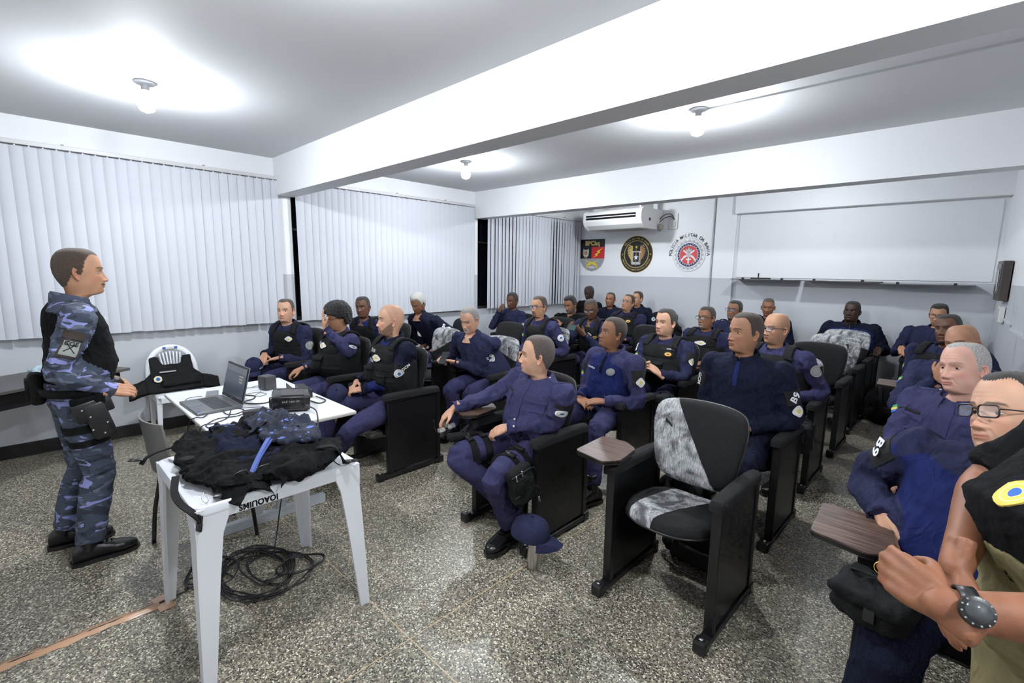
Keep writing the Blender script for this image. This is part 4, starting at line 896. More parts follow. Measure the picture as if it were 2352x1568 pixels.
    def aproj(nm, u, phi, off=.003, seg=0):
        S_, E_, W = arms[nm]; a_, b_ = (S_, E_) if seg == 0 else (E_, W); ax = unit(b_-a_); s = 1 if nm == 'L' else -1; lat = X*s; lat = unit(lat-ax*np.dot(lat, ax)); m = np.cross(ax, lat); dr = -(math.cos(phi)*lat+math.sin(phi)*m); c0 = a_+(b_-a_)*u; rr_ = np.interp(u+seg, [0, .5, 1, 1.5, 2], [.070, .062, .052, .047, .038])*aw; h = hit(c0-dr*(rr_+.035), dr, off, .075+off); return h if h is not None else c0-dr*(rr_+off)
    g.tproj = tproj; g.aproj = aproj
    def patch(name, fn, u0, u1, v0, v1, nu, nv, m, th_=.003, parent=None, cut=None, smooth=True):
        """thin cloth panel laid on the garment; fn(u, v, off)"""
        A_ = [[fn(u0+(u1-u0)*i/nu, v0+(v1-v0)*j/nv, th_) for j in range(nv+1)] for i in range(nu+1)]; B_ = [[fn(u0+(u1-u0)*i/nu, v0+(v1-v0)*j/nv, -.003) for j in range(nv+1)] for i in range(nu+1)]
        v = np.array(A_+B_).reshape(-1, 3); r = nv+1; o2 = (nu+1)*r; f = []
        for i in range(nu):
            for j in range(nv): k = i*r+j; f.append((k, k+1, k+r+1, k+r)); f.append((o2+k, o2+k+r, o2+k+r+1, o2+k+1))
        for i in range(nu): k = i*r; f.append((k, k+r, o2+k+r, o2+k)); k += nv; f.append((k, o2+k, o2+k+r, k+r))
        for j in range(nv): k = j; f.append((k, o2+k, o2+k+1, k+1)); k = nu*r+j; f.append((k, k+1, o2+k+1, o2+k))
        q = G(); q.add(v, f); return L(q).obj(name, m, parent or so, smooth, auto=45)
    g.patch = patch
    def badge(fn, cu_, cv_, ru, rv, scheme, name='badge', parent=None, off=.006):
        """round or shield badge: rings of colour"""
        q = G(); n = 20; rr = [0, .32, .34, .66, .70, .96, 1.0]; mats = {'round': [PBLUE, PYEL, PWHITE, PBLACK, PWHITE, PBLACK], 'shield': [PYEL, PBLUE, PWHITE, PYEL, PWHITE, PBLACK], 'dark': [PRED, PGREEN, PYEL, PYEL, PBLACK, PBLACK], 'grey': [PGREY, PBLACK, PGREY, PBLACK, PGREY, PBLACK], 'yellow': [PBLUE, PWHITE, PYEL, PWHITE, PYEL, PYEL]}[scheme]
        v = [fn(cu_, cv_, off+.001)]; f = []; mi = []
        for i, r in enumerate(rr[1:]):
            for j in range(n):
                a_ = 2*PI*j/n; kk = r*(1+(.10*math.cos(4*a_) if scheme == 'shield' and r > .8 else 0)); v.append(fn(cu_+ru*kk*math.cos(a_), cv_+rv*kk*math.sin(a_), off))
        for j in range(n): f.append((0, 1+j, 1+(j+1) % n)); mi.append(0)
        for i in range(1, len(rr)-1):
            for j in range(n): k = (j+1) % n; f.append((1+(i-1)*n+j, 1+i*n+j, 1+i*n+k, 1+(i-1)*n+k)); mi.append(i)
        nn = len(v)
        for j in range(n): v.append(fn(cu_+ru*math.cos(2*PI*j/n), cv_+rv*math.sin(2*PI*j/n), -.002))
        for j in range(n): k = (j+1) % n; f.append((1+5*n+j, nn+j, nn+k, 1+5*n+k)); mi.append(5)
        q.add(v, f, mi); return L(q).obj(name, mats, parent or so, True, auto=40)
    g.badge = badge
    def lettering(fn, s, cu_, cv_, hu, m=TXT, rot=0, name='lettering', parent=None, off=.0055, kv=1.0, bold=.03):
        """fn in metres-ish: caller gives scale; text height hu in u units; kv converts widths to v units"""
        v2, f = text2d(s, 1/.72, bold); c_, s_ = math.cos(rot), math.sin(rot); e_ = hu*.8; ev = e_*kv
        c0 = np.array(fn(cu_, cv_, 0)); Du = (np.array(fn(cu_+e_, cv_, 0))-np.array(fn(cu_-e_, cv_, 0)))/(2*e_); Dv = (np.array(fn(cu_, cv_+ev, 0))-np.array(fn(cu_, cv_-ev, 0)))/(2*ev); nn_ = unit(np.cross(Du, Dv)); out_ = np.array(fn(cu_, cv_, .02))-c0
        if np.dot(nn_, out_) < 0: nn_ = -nn_
        c0 = np.mean([np.array(fn(cu_+i*e_, cv_+j*ev, 0)) for i in (-1, 0, 1) for j in (-1, 0, 1)], axis=0)*.3+c0*.7
        pts = [c0+Du*((p[0]*s_+p[1]*c_)*hu)+Dv*((p[0]*c_-p[1]*s_)*hu*kv)+nn_*(off+.0035) for p in v2]
        q = G(); q.add(pts, f); return L(q).obj(name, m, parent or so, False)
    g.lettering = lettering
    # collar
    cs = sc.get('collar', 'shirt')
    cm = sc.get('collarmat', col[-1] if len(col) > 1 else col[0])
    def collar(rad, h0, h1, gap, flare, thick, lean=.0):
        rows = []; aa = np.linspace(gap, 2*PI-gap, 30); ax = unit(spd(.98)+fw*lean); F2 = unit(fw-ax*np.dot(fw, ax)); C0 = N+ax*(-.012)
        prof = [(rad-.004, h0), (rad-.006, (h0+h1)/2), (rad-.004, h1), (rad+.002, h1+.003), (rad+.010+flare*.3, h1-.008), (rad+.016+flare, h0+.008)]
        for a_ in aa:
            dr = F2*math.cos(a_)+X*math.sin(a_)*1.06; drop = .020*math.cos(a_); rows.append([C0+dr*r+ax*(hh-drop*.9)-ax*(.012 if (k >= 4 and min(a_-gap, 2*PI-gap-a_) < .45 and flare > 0) else 0) for k, (r, hh) in enumerate(prof)])
        v = np.array(rows).reshape(-1, 3); n_ = len(prof); f = [(i*n_+j, i*n_+j+1, (i+1)*n_+j+1, (i+1)*n_+j) for i in range(len(aa)-1) for j in range(n_-1)]; q = G(); q.add(v, f); q.add(v-0, []); return L(q).obj('collar', cm, so, True)
    nkw = st.get('neck', 1)*(1+st.get('fat', 0)*.5)
    nkw *= hs_
    if cs == 'shirt': collar(.066*nkw+.004, -.030, .022, .34, .018, .003)
    elif cs == 'stand': collar(.065*nkw+.003, -.045, .030, .10, .0, .003)
    elif cs == 'crew': collar(.069*nkw, -.045, .0, .0, .0, .003)
    # placket / zip
    if cs in ('shirt',): patch('placket', tproj, .30, .93, -.10, .10, 10, 2, col[0], .004)
    if sc.get('zip'): patch('zip', tproj, .66, .95, -.03, .03, 8, 1, sc['zip'] if sc['zip'] is not True else BLACKC, .004)
    if sc.get('pockets'):
        for s in (-1, 1):
            patch('chest_pocket', tproj, .56, .74, s*.32, s*1.02, 6, 5, col[0], .006); patch('pocket_flap', tproj, .695, .755, s*.28, s*1.06, 3, 5, col[0], .010)
        patch('name_tape', tproj, .765, .79, -.42, -1.02, 2, 4, PBLACK, .006)
    if sc.get('epaulettes'):
        for nm in 'LR': 
            sg = 1 if nm == 'L' else -1; pts = [N+X*sg*.075, N*.5+arms[nm][0]*.5, arms[nm][0]+X*sg*.01]; pts = [p+np.array([0, 0, .12]) for p in pts]; rows = []
            for k in range(7):
                t_ = k/6; p = pts[0]*(1-t_)+pts[2]*t_
                for o2 in (-.022, .022):
                    h = hit(p+fw*o2, (0, 0, -1), .005, .4); rows.append(h if h is not None else p-np.array([0, 0, .1]))
            v = np.array(rows); v = np.vstack([v, v-np.array([0, 0, .006])]); f = [(2*i, 2*i+1, 2*i+3, 2*i+2) for i in range(6)]+[(2*i, 2*i+2, 14+2*i+2, 14+2*i) for i in range(6)]+[(2*i+1, 14+2*i+1, 14+2*i+3, 2*i+3) for i in range(6)]+[(0, 14, 15, 1), (12, 13, 27, 26)]
            q = G(); q.add(v, f); L(q).obj('epaulette', col[-1], so, False); q = sphere(v[2]*.5+v[3]*.5, .006, 8, 5); L(q).obj('epaulette_button', PWHITE, so)
    if sleeve == 'long' and sc.get('cuffs', 1):
        for nm in 'LR': patch('cuff', lambda u, v_, o_, nm=nm: aproj(nm, u, v_, o_, 1), .80, .985, -PI, PI, 3, 16, col[-1], .005)
    # trousers
    tr = d.get('trousers', NAVY); q = G()
    if d.get('stand'):
        v, f = loft([[TP(t, a_, .012) for a_ in th] for t in np.linspace(-.02, .16, 5)]); q.add(v, f)
    q.merge(sphere(P+np.array([0, 0, -.02]), 1, 18, 12, (.165*w, .125, .105) if not d.get('stand') else (.160*w, .115, .11)))
    for nm in 'LR':
        Hp, K, A_ = legs[nm]; q.merge(tube([Hp, Hp*.6+K*.4, K, K*.65+A_*.35, A_*.85+K*.15, A_+unit(A_-K)*d.get('hem', -.025)], [r*lw for r in ((.096, .090, .072, .069, .064, .060) if not d.get('stand') else (.094, .092, .074, .074, .068, .062))], 20, 24))
    q = remesh(q, d.get('vox', .0105), 5); kn = [legs[nm][1] for nm in 'LR']; an = [legs[nm][2] for nm in 'LR']
    wrinkle(q, .0018, seed+41, 52); wrinkle(q, .0085, seed+5, 22, lambda v: .45+1.1*sum(np.exp(-(np.linalg.norm(v-k, axis=1)/.10)**2) for k in kn+an)); g.trs = q; ttree = bvh(q); sq = G(); sq.merge(q); to = L(sq).obj('trousers', tr, root); g.to = to
    def lproj(nm, u, phi, off=.003, seg=0):
        Hp, K, A_ = legs[nm]; a_, b_ = (Hp, K) if seg == 0 else (K, A_); ax = unit(b_-a_); s = 1 if nm == 'L' else -1; lat = X*s; lat = unit(lat-ax*np.dot(lat, ax)); m = np.cross(ax, lat)
        if seg == 0 and m[2] < 0: m = -m
        dr = -(math.cos(phi)*lat+math.sin(phi)*m); c0 = a_+(b_-a_)*u; rr_ = np.interp(u+seg, [0, .4, 1, 1.4, 2], [.096, .090, .072, .068, .060])*lw; r = ttree.ray_cast(Vector(c0-dr*(rr_+.045)), Vector(dr), .10); return np.array(r[0])-dr*off if r[0] is not None else c0-dr*(rr_+off)
    g.lproj = lproj
    # boots
    if d.get('boots', True):
        for nm in 'LR':
            l = d['leg'+nm]; b = boot(legs[nm][2]-np.array([0, 0, 0]), -math.radians(l.get('dir', d.get('body', 15))), math.radians(l.get('pitch', 0))); bo = L(b[0]).obj('boot', BOOTM, root); L(b[1]).obj('sole', DKPLAS, bo, True, auto=40)
            if d.get('laces'): L(b[2]).obj('laces', BLACKC, bo)
    # vest
    if d.get('vest'):
        vs = d['vest']; vf = lambda t, a_, o_: TP(t, a_, o_+.020) if True else None
        def slab(t0, t1, a0, a1, nt, na, o0, o1, r=0.):
            A_ = []; 
            for i in range(nt+1):
                for j in range(na+1):
                    u, v_ = i/nt, j/na; e = min(u, 1-u, 1) ; e2 = min(v_, 1-v_) if a1-a0 < 6.2 else 1; k = min(1, e*8+.25)*min(1, e2*8+.25); A_.append(TP(t0+(t1-t0)*u, a0+(a1-a0)*v_, o0+(o1-o0)*k))
            B_ = [TP(t0+(t1-t0)*i/nt, a0+(a1-a0)*j/na, .004) for i in range(nt+1) for j in range(na+1)]; v = np.array(A_+B_); r_ = na+1; o2 = (nt+1)*r_; f = []
            for i in range(nt):
                for j in range(na): k = i*r_+j; f.append((k, k+1, k+r_+1, k+r_)); f.append((o2+k, o2+k+r_, o2+k+r_+1, o2+k+1))
            for i in range(nt): k = i*r_; f.append((k, k+r_, o2+k+r_, o2+k)); k += na; f.append((k, o2+k, o2+k+r_, k+r_))
            for j in range(na): f.append((j, o2+j, o2+j+1, j+1)); k = nt*r_+j; f.append((k, k+1, o2+k+1, o2+k))
            q = G(); q.add(v, f); return q
        q = slab(.14, .66, -PI, PI, 10, 40, .014, .026); q.merge(slab(.60, .90, -.80, .80, 6, 14, .012, .028)); q.merge(slab(.60, .92, PI-.85, PI+.85, 6, 14, .012, .028))
        wrinkle(q, .003, seed+2, 30); vo = L(q).obj('vest', VESTM, root, True, auto=50); g.vo = vo
        for s in (-1, 1):   # shoulder straps, over the shoulder
            pa = [TP(.86, s*.62, .030), TP(.93, s*.75, .034), N+X*s*.112*w+np.array([0, 0, -.005]), TP(.94, s*(PI-.75), .034), TP(.88, s*(PI-.62), .030)]; hh = hit(pa[2]+np.array([0, 0, .2]), (0, 0, -1), .010, .4)
            if hh is not None: pa[2] = hh
            c4 = catmull(pa, 12); q = G(); rings = []
            for i, p in enumerate(c4):
                t_ = unit(c4[min(i+1, 11)]-c4[max(i-1, 0)]); n_ = unit(np.cross(X, t_)); n_ = n_ if np.dot(n_, p-sp(.8)) > 0 else -n_; rings.append([p+X*a_*.032+n_*b_*.008 for a_, b_ in ((-1, -1), (-1, .6), (-.8, 1), (.8, 1), (1, .6), (1, -1))])
            v, f = loft(rings); q.add(v, f); L(q).obj('shoulder_strap', VESTM, vo, True, auto=50)
        def vproj(t, a_, off=.003): return TP(t, a_, .028+off)
        g.vproj = vproj
        for k in range(vs.get('molle', 4)):   # webbing rows
            t_ = .26+k*.085; patch('webbing', lambda u, v_, o_: TP(u, v_, .024+o_), t_, t_+.036, -.95, .95, 1, 14, VESTM, .006, vo)
        for (t_, a_, dt, da, th2) in vs.get('pouches', [(.36, -.42, .13, .26, .035), (.34, .45, .11, .24, .03)]):
            q = slab(t_-dt, t_+dt*.8, a_-da, a_+da, 5, 6, .03, .03+th2); wrinkle(q, .002, seed+9, 40); po = L(q).obj('pouch', VESTM, vo, True, auto=50); q = slab(t_+dt*.35, t_+dt*.95, a_-da*1.05, a_+da*1.05, 3, 6, .034, .036+th2); L(q).obj('pouch_flap', VESTM, vo, True, auto=50)
        for b_ in vs.get('badges', [('shield', .74, .42)]): badge(vproj, b_[1], b_[2], .055, .24*b_[3] if len(b_) > 3 else .20, b_[0], parent=vo)
        for (s_, t_, a_) in vs.get('text', []): patch('name_tape', vproj, t_-.022, t_+.022, a_-.30, a_+.30, 1, 5, PGREY if not vs.get('dtape') else PBLACK, .003, vo); lettering(vproj, s_, t_, a_, .018, PBLACK if not vs.get('dtape') else TXT, 0, parent=vo, off=.0055, kv=3.4)
    for b_ in d.get('sleeve', []):   # ('badge', side, kind, u, phi, size) / ('text', side, string, u, phi, size, rot)
        nm = b_[1]; fn = lambda u, v_, o_, nm=nm: aproj(nm, u, v_, o_)
        if b_[0] == 'badge': badge(fn, b_[3], b_[4], b_[5]/.285, b_[5]/.062, b_[2], off=.006)
        elif b_[0] == 'tab': patch('sleeve_patch', fn, b_[3]-b_[5]/.285, b_[3]+b_[5]/.285, b_[4]-b_[6]/.06, b_[4]+b_[6]/.06, 4, 5, b_[2], .004)
        elif b_[0] == 'flag':
            for k_, mm in enumerate((PGREEN, PYEL, PBLUE)): patch('flag_patch', fn, b_[3]-.08+.05*k_, b_[3]-.03+.05*k_, b_[4]-.35, b_[4]+.35, 1, 4, mm, .004+.0003*k_)
        elif b_[0] == 'text':
            fn2 = (lambda u, v_, o_, nm=nm: aproj(nm, u/.285, v_/.060, o_)); lettering(fn2, b_[2], b_[3]*.285, b_[4]*.060, b_[5], TXT, PI+(b_[6] if len(b_) > 6 else 0), off=.0065)
    for b_ in d.get('chest', []):
        fn2 = (lambda u, v_, o_: tproj(u/.45, v_/.15, o_))
        if b_[0] == 'badge': badge(fn2, b_[2]*.45, b_[3]*.15, b_[4], b_[4], b_[1])
        else: lettering(fn2, b_[1], b_[2]*.45, b_[3]*.15, b_[4])
    return g
# ------------------------------------------------------------------ who sits where
GRP = 'seated officers in navy uniform'
def lap(cx, F, z=.665, dx=0, dy=0):
    c = np.array([cx+dx, F+.05+dy, z])
    return dict(handL=dict(W=c+[.105, .045, .01], f=(-.88, -.42, -.12), n=(-.25, .2, -1), curl=(.35, .4, .45, .5), thumb=.3), handR=dict(W=c+[-.105, .035, -.008], f=(.88, -.38, -.10), n=(.3, .2, -1), curl=(.45, .5, .5, .5), thumb=.2))
def thighs(cx, F, z=.64, s=.16):
    return dict(handL=dict(W=(cx+s, F+.06, z), f=(-.25, -1, -.15), n=(-.1, 0, -1), curl=.35), handR=dict(W=(cx-s, F+.06, z), f=(.25, -1, -.15), n=(.1, 0, -1), curl=.35))
def legs(cx, F, sp=.14, kz=.50, ky=-.10, ay=-.06, z0=0):
    return dict(legL=dict(K=(cx+sp, F+ky, kz+z0), A=(cx+sp*.95, F+ay, .10+z0)), legR=dict(K=(cx-sp, F+ky, kz+z0), A=(cx-sp*.95, F+ay, .10+z0)))
def seated(cx, F, H, label, head, style, **k):
    d = dict(H=H, P=(k.pop('px', cx), F+k.pop('py', .31), .56), label=label, head=head, style=style, group=GRP); d.update(lap(cx, F)); d.update(legs(cx, F)); d.update(k); return person(d)
BK = (.010, .009, .009); GYH = (.20, .19, .18); WHH = (.52, .51, .47)
SHIRT = dict(mats=[NAVY], collar='shirt'); 
C1, C2, C3, C4, C5, C6, C7 = ROWS
# --- row nearest the presenter
F = 1.74
seat(.52, F, 'auditorium seat nearest the window in the first row, under the officer looking ahead')
seated(.52, F, (.50, 1.93, 1.172), 'man in dark vest with hands crossed, nearest the window in the first row', (-46, 2, 0), dict(hair='buzz', haircol=(.03, .027, .025), recede=.008, frown=.35, age=.6), skin='light', body=-22, w=.98,
       shirt=dict(mats=[NAVYP], collar='shirt'), trousers=NAVYP, vest=dict(molle=5, pouches=[], badges=[('shield', .76, .38)]), sleeve=[('badge', 'L', 'grey', .5, .1, .045)], **{'handL': dict(W=(.60, 1.80, .70), f=(-.8, -.7, -.25), n=(-.1, 0, -1), curl=.35), 'handR': dict(W=(.37, 1.74, .71), f=(.85, -.45, -.35), n=(.2, .1, -1), curl=.4)})
seat(1.42, 1.76, 'auditorium seat in the first row under the woman hiding her face')
seated(1.42, 1.76, (1.475, 2.02, 1.176), 'curly-haired woman in navy shirt and vest covering her face with one hand', (4, -14, 6), dict(hair='curly', haircol=(.006, .005, .005), lid=-20, age=.1, brow=.6, lipmul=(.8, .45, .48)), skin='tan', body=-4, w=.96, belly=.05, hsc=.96, glasses=('round', 'black'),
       shirt=dict(mats=[NAVY], collar='shirt', amp=.006), vest=dict(molle=3, pouches=[(.42, -.35, .17, .34, .045)], badges=[('shield', .78, -.15)], text=[('GUARDA', .80, -.5)]), sleeve=[('badge', 'L', 'round', .55, .15, .040), ('tab', 'L', NAVY2, .30, .2, .022, .045)],
       **{'handL': dict(W=(1.545, 1.865, 1.085), E=(1.67, 2.02, .875), f=(-.40, .03, 1), n=(.35, 1, .1), curl=(.12, .1, .16, .3), spread=.14, thumb=.9), 'handR': dict(W=(1.16, 1.80, .675), f=(-.45, -.8, -.45), n=(-.2, .1, -1), curl=.65)})
seat(2.27, 1.80, 'auditorium seat in the first row with tall aisle panel, under the bald bearded officer', tab=False)
seated(2.27, 1.80, (2.27, 2.085, 1.206), 'bald bearded man in dark vest with GCM sleeve patch beside the projector desk', (20, 2, 2), dict(hair='bald', shaved_tone=.18, beard='full', beardden=.80, beardcol=(.055, .035, .026), beardth=.002, haircol=(.02, .014, .012), brow=.95, frown=.3, fold=.0022), skin='light', body=4, w=1.08, belly=.03, hsc=1.03, neck_=1,
       shirt=dict(mats=[ROYAL, NAVY2], collar='stand', collarmat=NAVY2), trousers=NAVY, vest=dict(molle=4, pouches=[(.40, -.38, .16, .27, .04), (.36, .30, .10, .22, .02)], badges=[('shield', .70, -.02)], text=[('GUARDA CIVIL', .80, -.46), ('GUARDA', .63, -.50)]),
       sleeve=[('tab', 'L', PBLACK, .56, .25, .055, .062), ('badge', 'L', 'round', .64, .25, .040), ('text', 'L', 'GCM', .40, -.05, .024, .9)],
       **{'handL': dict(W=(2.20, 1.865, .655), f=(-.80, -.62, -.16), n=(-.2, .2, -1), curl=(.6, .6, .6, .6), thumb=.2), 'handR': dict(W=(2.00, 1.91, .675), f=(.55, -.72, -.30), n=(.5, .2, -1), curl=(.7, .75, .8, .8)), 'legL': dict(K=(2.52, 1.60, .47), A=(2.24, 1.50, .12), dir=35), 'legR': dict(K=(2.02, 1.66, .50), A=(1.98, 1.60, .11), dir=20)})
seat(3.70, C1-.01, 'auditorium seat with open tablet arm under the officer holding spectacles', tab=True)
gfront = seated(3.70, C1, (3.79, 2.155, 1.113), 'grey-haired man in buttoned navy shirt holding spectacles, thermos at his feet', (46, 2, 3), dict(hair='buzz', haircol=(.045, .043, .042), hairden=.85, recede=.010, frown=.55, beard='stubble', beardden=.22, beardcol=(.25, .22, .20), age=.7, fold=.003, nose=1.08), skin='light', body=12, w=1.06, belly=.03, hsc=1.0, P=(3.72, 2.17, .56), vox=.0085,
       shirt=dict(mats=[NAVY], collar='shirt', pockets=True, epaulettes=True, amp=.0075, freq=21), trousers=NAVY, laces=True, shw=.195,
       sleeve=[('badge', 'L', 'round', .50, .32, .040), ('tab', 'L', PBLACK, .27, .25, .020, .052)], chest=[], armw=1.06,
       **{'handR': dict(W=(3.345, 1.86, .742), E=(3.44, 2.13, .80), f=(-.35, -.75, -.75), n=(.3, .35, -1), curl=(.55, .6, .75, .85), thumb=.2), 'handL': dict(W=(3.735, 1.965, .690), E=(3.965, 2.12, .742), f=(-.75, -.45, -.42), n=(-.35, .3, -1), curl=(.5, .55, .6, .65), thumb=.5),
          'legR': dict(K=(3.515, 1.76, .50), A=(3.80, 2.02, .115), dir=-8, pitch=-6), 'legL': dict(K=(3.87, 1.735, .485), A=(3.815, 1.91, .110), dir=-6)})
seat(4.715, C1, 'empty auditorium seat with stretch film on its cushions and a brown tablet arm', film=['diag', 'seat'], tab=True, key='wrap')
# --- second row
seat(.62, 2.75, 'auditorium seat in the second row nearest the window')
seated(.62, 2.72, (.53, 2.79, 1.172), 'man in dark open vest over blue shirt behind the woman', (-36, 0, -3), dict(hair='buzz', haircol=BK, frown=.75, fold=.003), skin='dark', body=-16, w=1.0, shirt=dict(mats=[ROYAL, NAVYP], collar='crew'), vest=dict(molle=2, pouches=[(.40, .35, .13, .3, .04)], badges=[], text=[]))
seat(1.42, 2.86, 'empty auditorium seat with film over its backrest, behind the bald bearded officer', film=['half'])
seat(2.30, 2.86, 'auditorium seat with filmed backrest edge under the goateed officer with a phone', film=['top'])
seated(2.30, 2.90, (2.20, 2.99, 1.147), 'grey-haired man with white goatee in navy shirt reading a phone, second row', (-12, -20, 3), dict(hair='buzz', haircol=(.26, .25, .24), recede=.014, hairden=.7, beard='goatee', beardcol=(.55, .54, .52), lid=-12, fat=.06, fold=.003, age=.9, browcol=(.12, .1, .09)), skin='light', body=-4, w=1.14, belly=.075, py=.33, px=2.32,
       shirt=dict(mats=[NAVYP], collar='shirt', pockets=True), sleeve=[('badge', 'L', 'round', .42, .28, .040)], shw=.19, **{'handL': dict(W=(2.155, 2.85, .745), f=(-1, -.30, .05), n=(0, -.3, -1), curl=(.8, .85, .9, .9), thumb=.3), 'handR': dict(W=(1.93, 2.86, .75), f=(.55, -.62, .10), n=(.55, .3, -.75), curl=(.7, .7, .75, .8))})
seat(3.62, C2, 'auditorium seat under the officer in the quarter-zip blue top', key='look')
seated(3.62, C2, (3.69, 3.15, 1.155), 'man looking up in two-tone blue quarter-zip top with clasped hands, behind the spectacles holder', (30, 10, 4), dict(hair='buzz', haircol=(.022, .018, .016), hairden=.7, frown=.2, beard='chin', beardden=.35, beardcol=(.03, .02, .015)), skin='brown', body=12, w=1.02,
       shirt=dict(mats=[ROYAL, NAVY], collar='stand', collarmat=NAVY, zip=True), trousers=NAVY, laces=True, sleeve=[('tab', 'L', PBLACK, .38, .25, .055, .060), ('badge', 'L', 'shield', .50, .28, .034), ('tab', 'R', PBLACK, .38, -.7, .05, .055), ('flag', 'R', 0, .58, -1.05, 0)], chest=[('badge', 'grey', .71, .40, .030), ('text', 'GUARDA', .72, -.42, .015)],
       **dict(lap(3.62, C2, .66, .045, -.08), **{'legL': dict(K=(3.82, 2.79, .50), A=(3.88, 2.66, .11), dir=18), 'legR': dict(K=(3.50, 2.79, .50), A=(3.42, 2.80, .11))}))
seat(4.665, C2, 'auditorium seat at the aisle under the broad officer in a black quarter-zip top')
seated(4.665, C2, (4.63, 3.20, 1.247), 'broad man in plain near-black quarter-zip top with B9 sleeve patch, at the aisle', (32, 4, 0), dict(hair='buzz', haircol=(.016, .013, .012), hairden=.7, frown=.35, fold=.0024, recede=.004), skin='warm', body=10, w=1.10, hsc=1.06, sh=1.05, belly=.02, P=(4.665, C2+.33, .58), armw=1.08,
       shirt=dict(mats=[NAVY2], collar='stand', zip=ROYAL, amp=.005), trousers=NAVY2, sleeve=[('tab', 'L', PBLACK, .50, .42, .045, .050), ('text', 'L', 'B9', .50, .42, .044, .8), ('badge', 'L', 'shield', .80, .40, .034), ('tab', 'R', PBLACK, .42, -1.05, .05, .03), ('text', 'R', 'GCM', .42, -1.05, .026, -1.57)], **lap(4.665, C2, .66, -.03, .06))
# --- third row
seat(.72, 3.72, 'auditorium seat in the third row under the white-haired officer')
seated(.72, 3.72, (.62, 3.50, 1.195), 'white-haired man in dark shirt looking down, in front of the window blind', (-12, -28, 6), dict(hair='short', haircol=WHH, lid=-18, age=.9, fold=.002, browcol=(.2, .19, .18)), skin='brown', body=-6, w=1.08, belly=.05, P=(.72, 3.95, .56),
       shirt=dict(mats=[NAVY2], collar='shirt'), sleeve=[('text', 'L', 'B9', .42, .3, .032, .3), ('badge', 'L', 'shield', .66, .3, .03), ('text', 'R', 'GCM', .42, -.9, .026, -1.57)], **thighs(.72, 3.60))
seat(1.42, 3.88, 'empty dark auditorium seat in the third row beyond the goateed officer')
seat(2.12, 3.90, 'auditorium seat with filmed backrest under the bespectacled officer with small dark goatee', film=['top'])
seated(2.12, C3, (2.10, 4.12, 1.212), 'man with square blue spectacles and small dark goatee in vest, third row', (2, 0, 0), dict(hair='buzz', haircol=(.03, .022, .016), recede=.002, beard='goatee', beardcol=(.012, .010, .009), beardth=.002), skin='tan', body=10, w=1.03, glasses=('rect', 'blue'),
       shirt=dict(mats=[NAVY], collar='shirt'), vest=dict(molle=5, pouches=[], badges=[]), sleeve=[('badge', 'L', 'round', .50, .25, .040), ('flag', 'R', 0, .5, -1.2, 0)], **{'handR': dict(W=(1.93, 3.98, .67), f=(-.1, -1, -.4), n=(-.2, .1, -1), curl=.5), 'handL': dict(W=(2.30, 3.98, .68), f=(-.8, -.6, -.2), n=(-.1, 0, -1), curl=.45)})
seat(3.62, C3, 'auditorium seat in the third row under the GCM vested officer')
seated(3.62, C3, (3.60, 4.20, 1.155), 'stout man in black GCM vest with fingertips pressed together, third row', (12, 3, 0), dict(hair='crop', haircol=(.035, .026, .020), recede=.006, fat=.10, frown=.6, age=.4, fold=.0022), skin='light', body=8, w=1.12, belly=.055, hsc=1.04, neck_=1.1,
       shirt=dict(mats=[NAVYP], collar='shirt'), trousers=NAVY2, vest=dict(molle=2, pouches=[(.42, .05, .16, .22, .035), (.36, -.5, .12, .24, .035)], badges=[('dark', .74, .42)], dtape=True, text=[('GCM', .835, .42)]), sleeve=[('tab', 'L', PBLACK, .38, .2, .05, .058), ('badge', 'L', 'shield', .50, .25, .032), ('text', 'R', 'GCM', .32, -1.0, .028, -1.57), ('flag', 'R', 0, .62, -1.0, 0)],
       **{'handL': dict(W=(3.74, 3.86, .735), f=(-.75, -.25, .55), n=(-.8, .2, -.5), curl=(.15, .2, .5, .6), thumb=.3), 'handR': dict(W=(3.53, 3.86, .735), f=(.65, -.3, .60), n=(.8, .2, -.5), curl=(.15, .2, .5, .6), thumb=.3)})
seat(4.62, C3, 'auditorium seat at the aisle under the bald officer with blue spectacles', film=['half'])
seated(4.62, C3, (4.54, 4.20, 1.185), 'bald man with blue spectacles in vest over light navy shirt, behind the near-black top', (28, 2, 0), dict(hair='bald', shaved_tone=.22, haircol=(.10, .07, .05), fat=.05, beard='stubble', beardden=.25, beardcol=(.2, .15, .12), age=.6), skin='tan', body=14, w=1.05, glasses=('rect', 'blue'), hsc=1.02,
       shirt=dict(mats=[NAVY], collar='shirt'), trousers=NAVY2, vest=dict(molle=2, pouches=[(.38, .3, .13, .3, .035)], badges=[('shield', .72, .15)]), sleeve=[('badge', 'L', 'grey', .36, .35, .046)])
# --- fourth row
seat(.68, C4, 'auditorium seat in the fourth row under the officer with hand on chin')
seated(.68, C4-.02, (.63, 5.20, 1.166), 'man in dark shirt resting chin on fist before the third blind', (-4, -8, 2), dict(hair='buzz', haircol=BK, frown=.3), skin='dark', body=10, w=1.05, shirt=dict(mats=[NAVYP], collar='crew'), sleeve=[('text', 'L', 'B9', .5, .3, .03, .4), ('badge', 'L', 'shield', .72, .3, .03)],
       **{'handR': dict(W=(.545, 5.02, 1.005), E=(.42, 4.98, .76), f=(.35, .25, .85), n=(.3, 1, 0), curl=(1.1, 1.2, 1.2, 1.2)), 'handL': dict(W=(.78, 4.90, .70), f=(-.9, -.3, -.1), n=(0, 0, -1), curl=.4)})
seat(1.42, C4, 'empty auditorium seat beside the officer with hand on chin')
seat(2.25, C4-.05, 'auditorium seat under the bespectacled officer holding a phone in both hands')
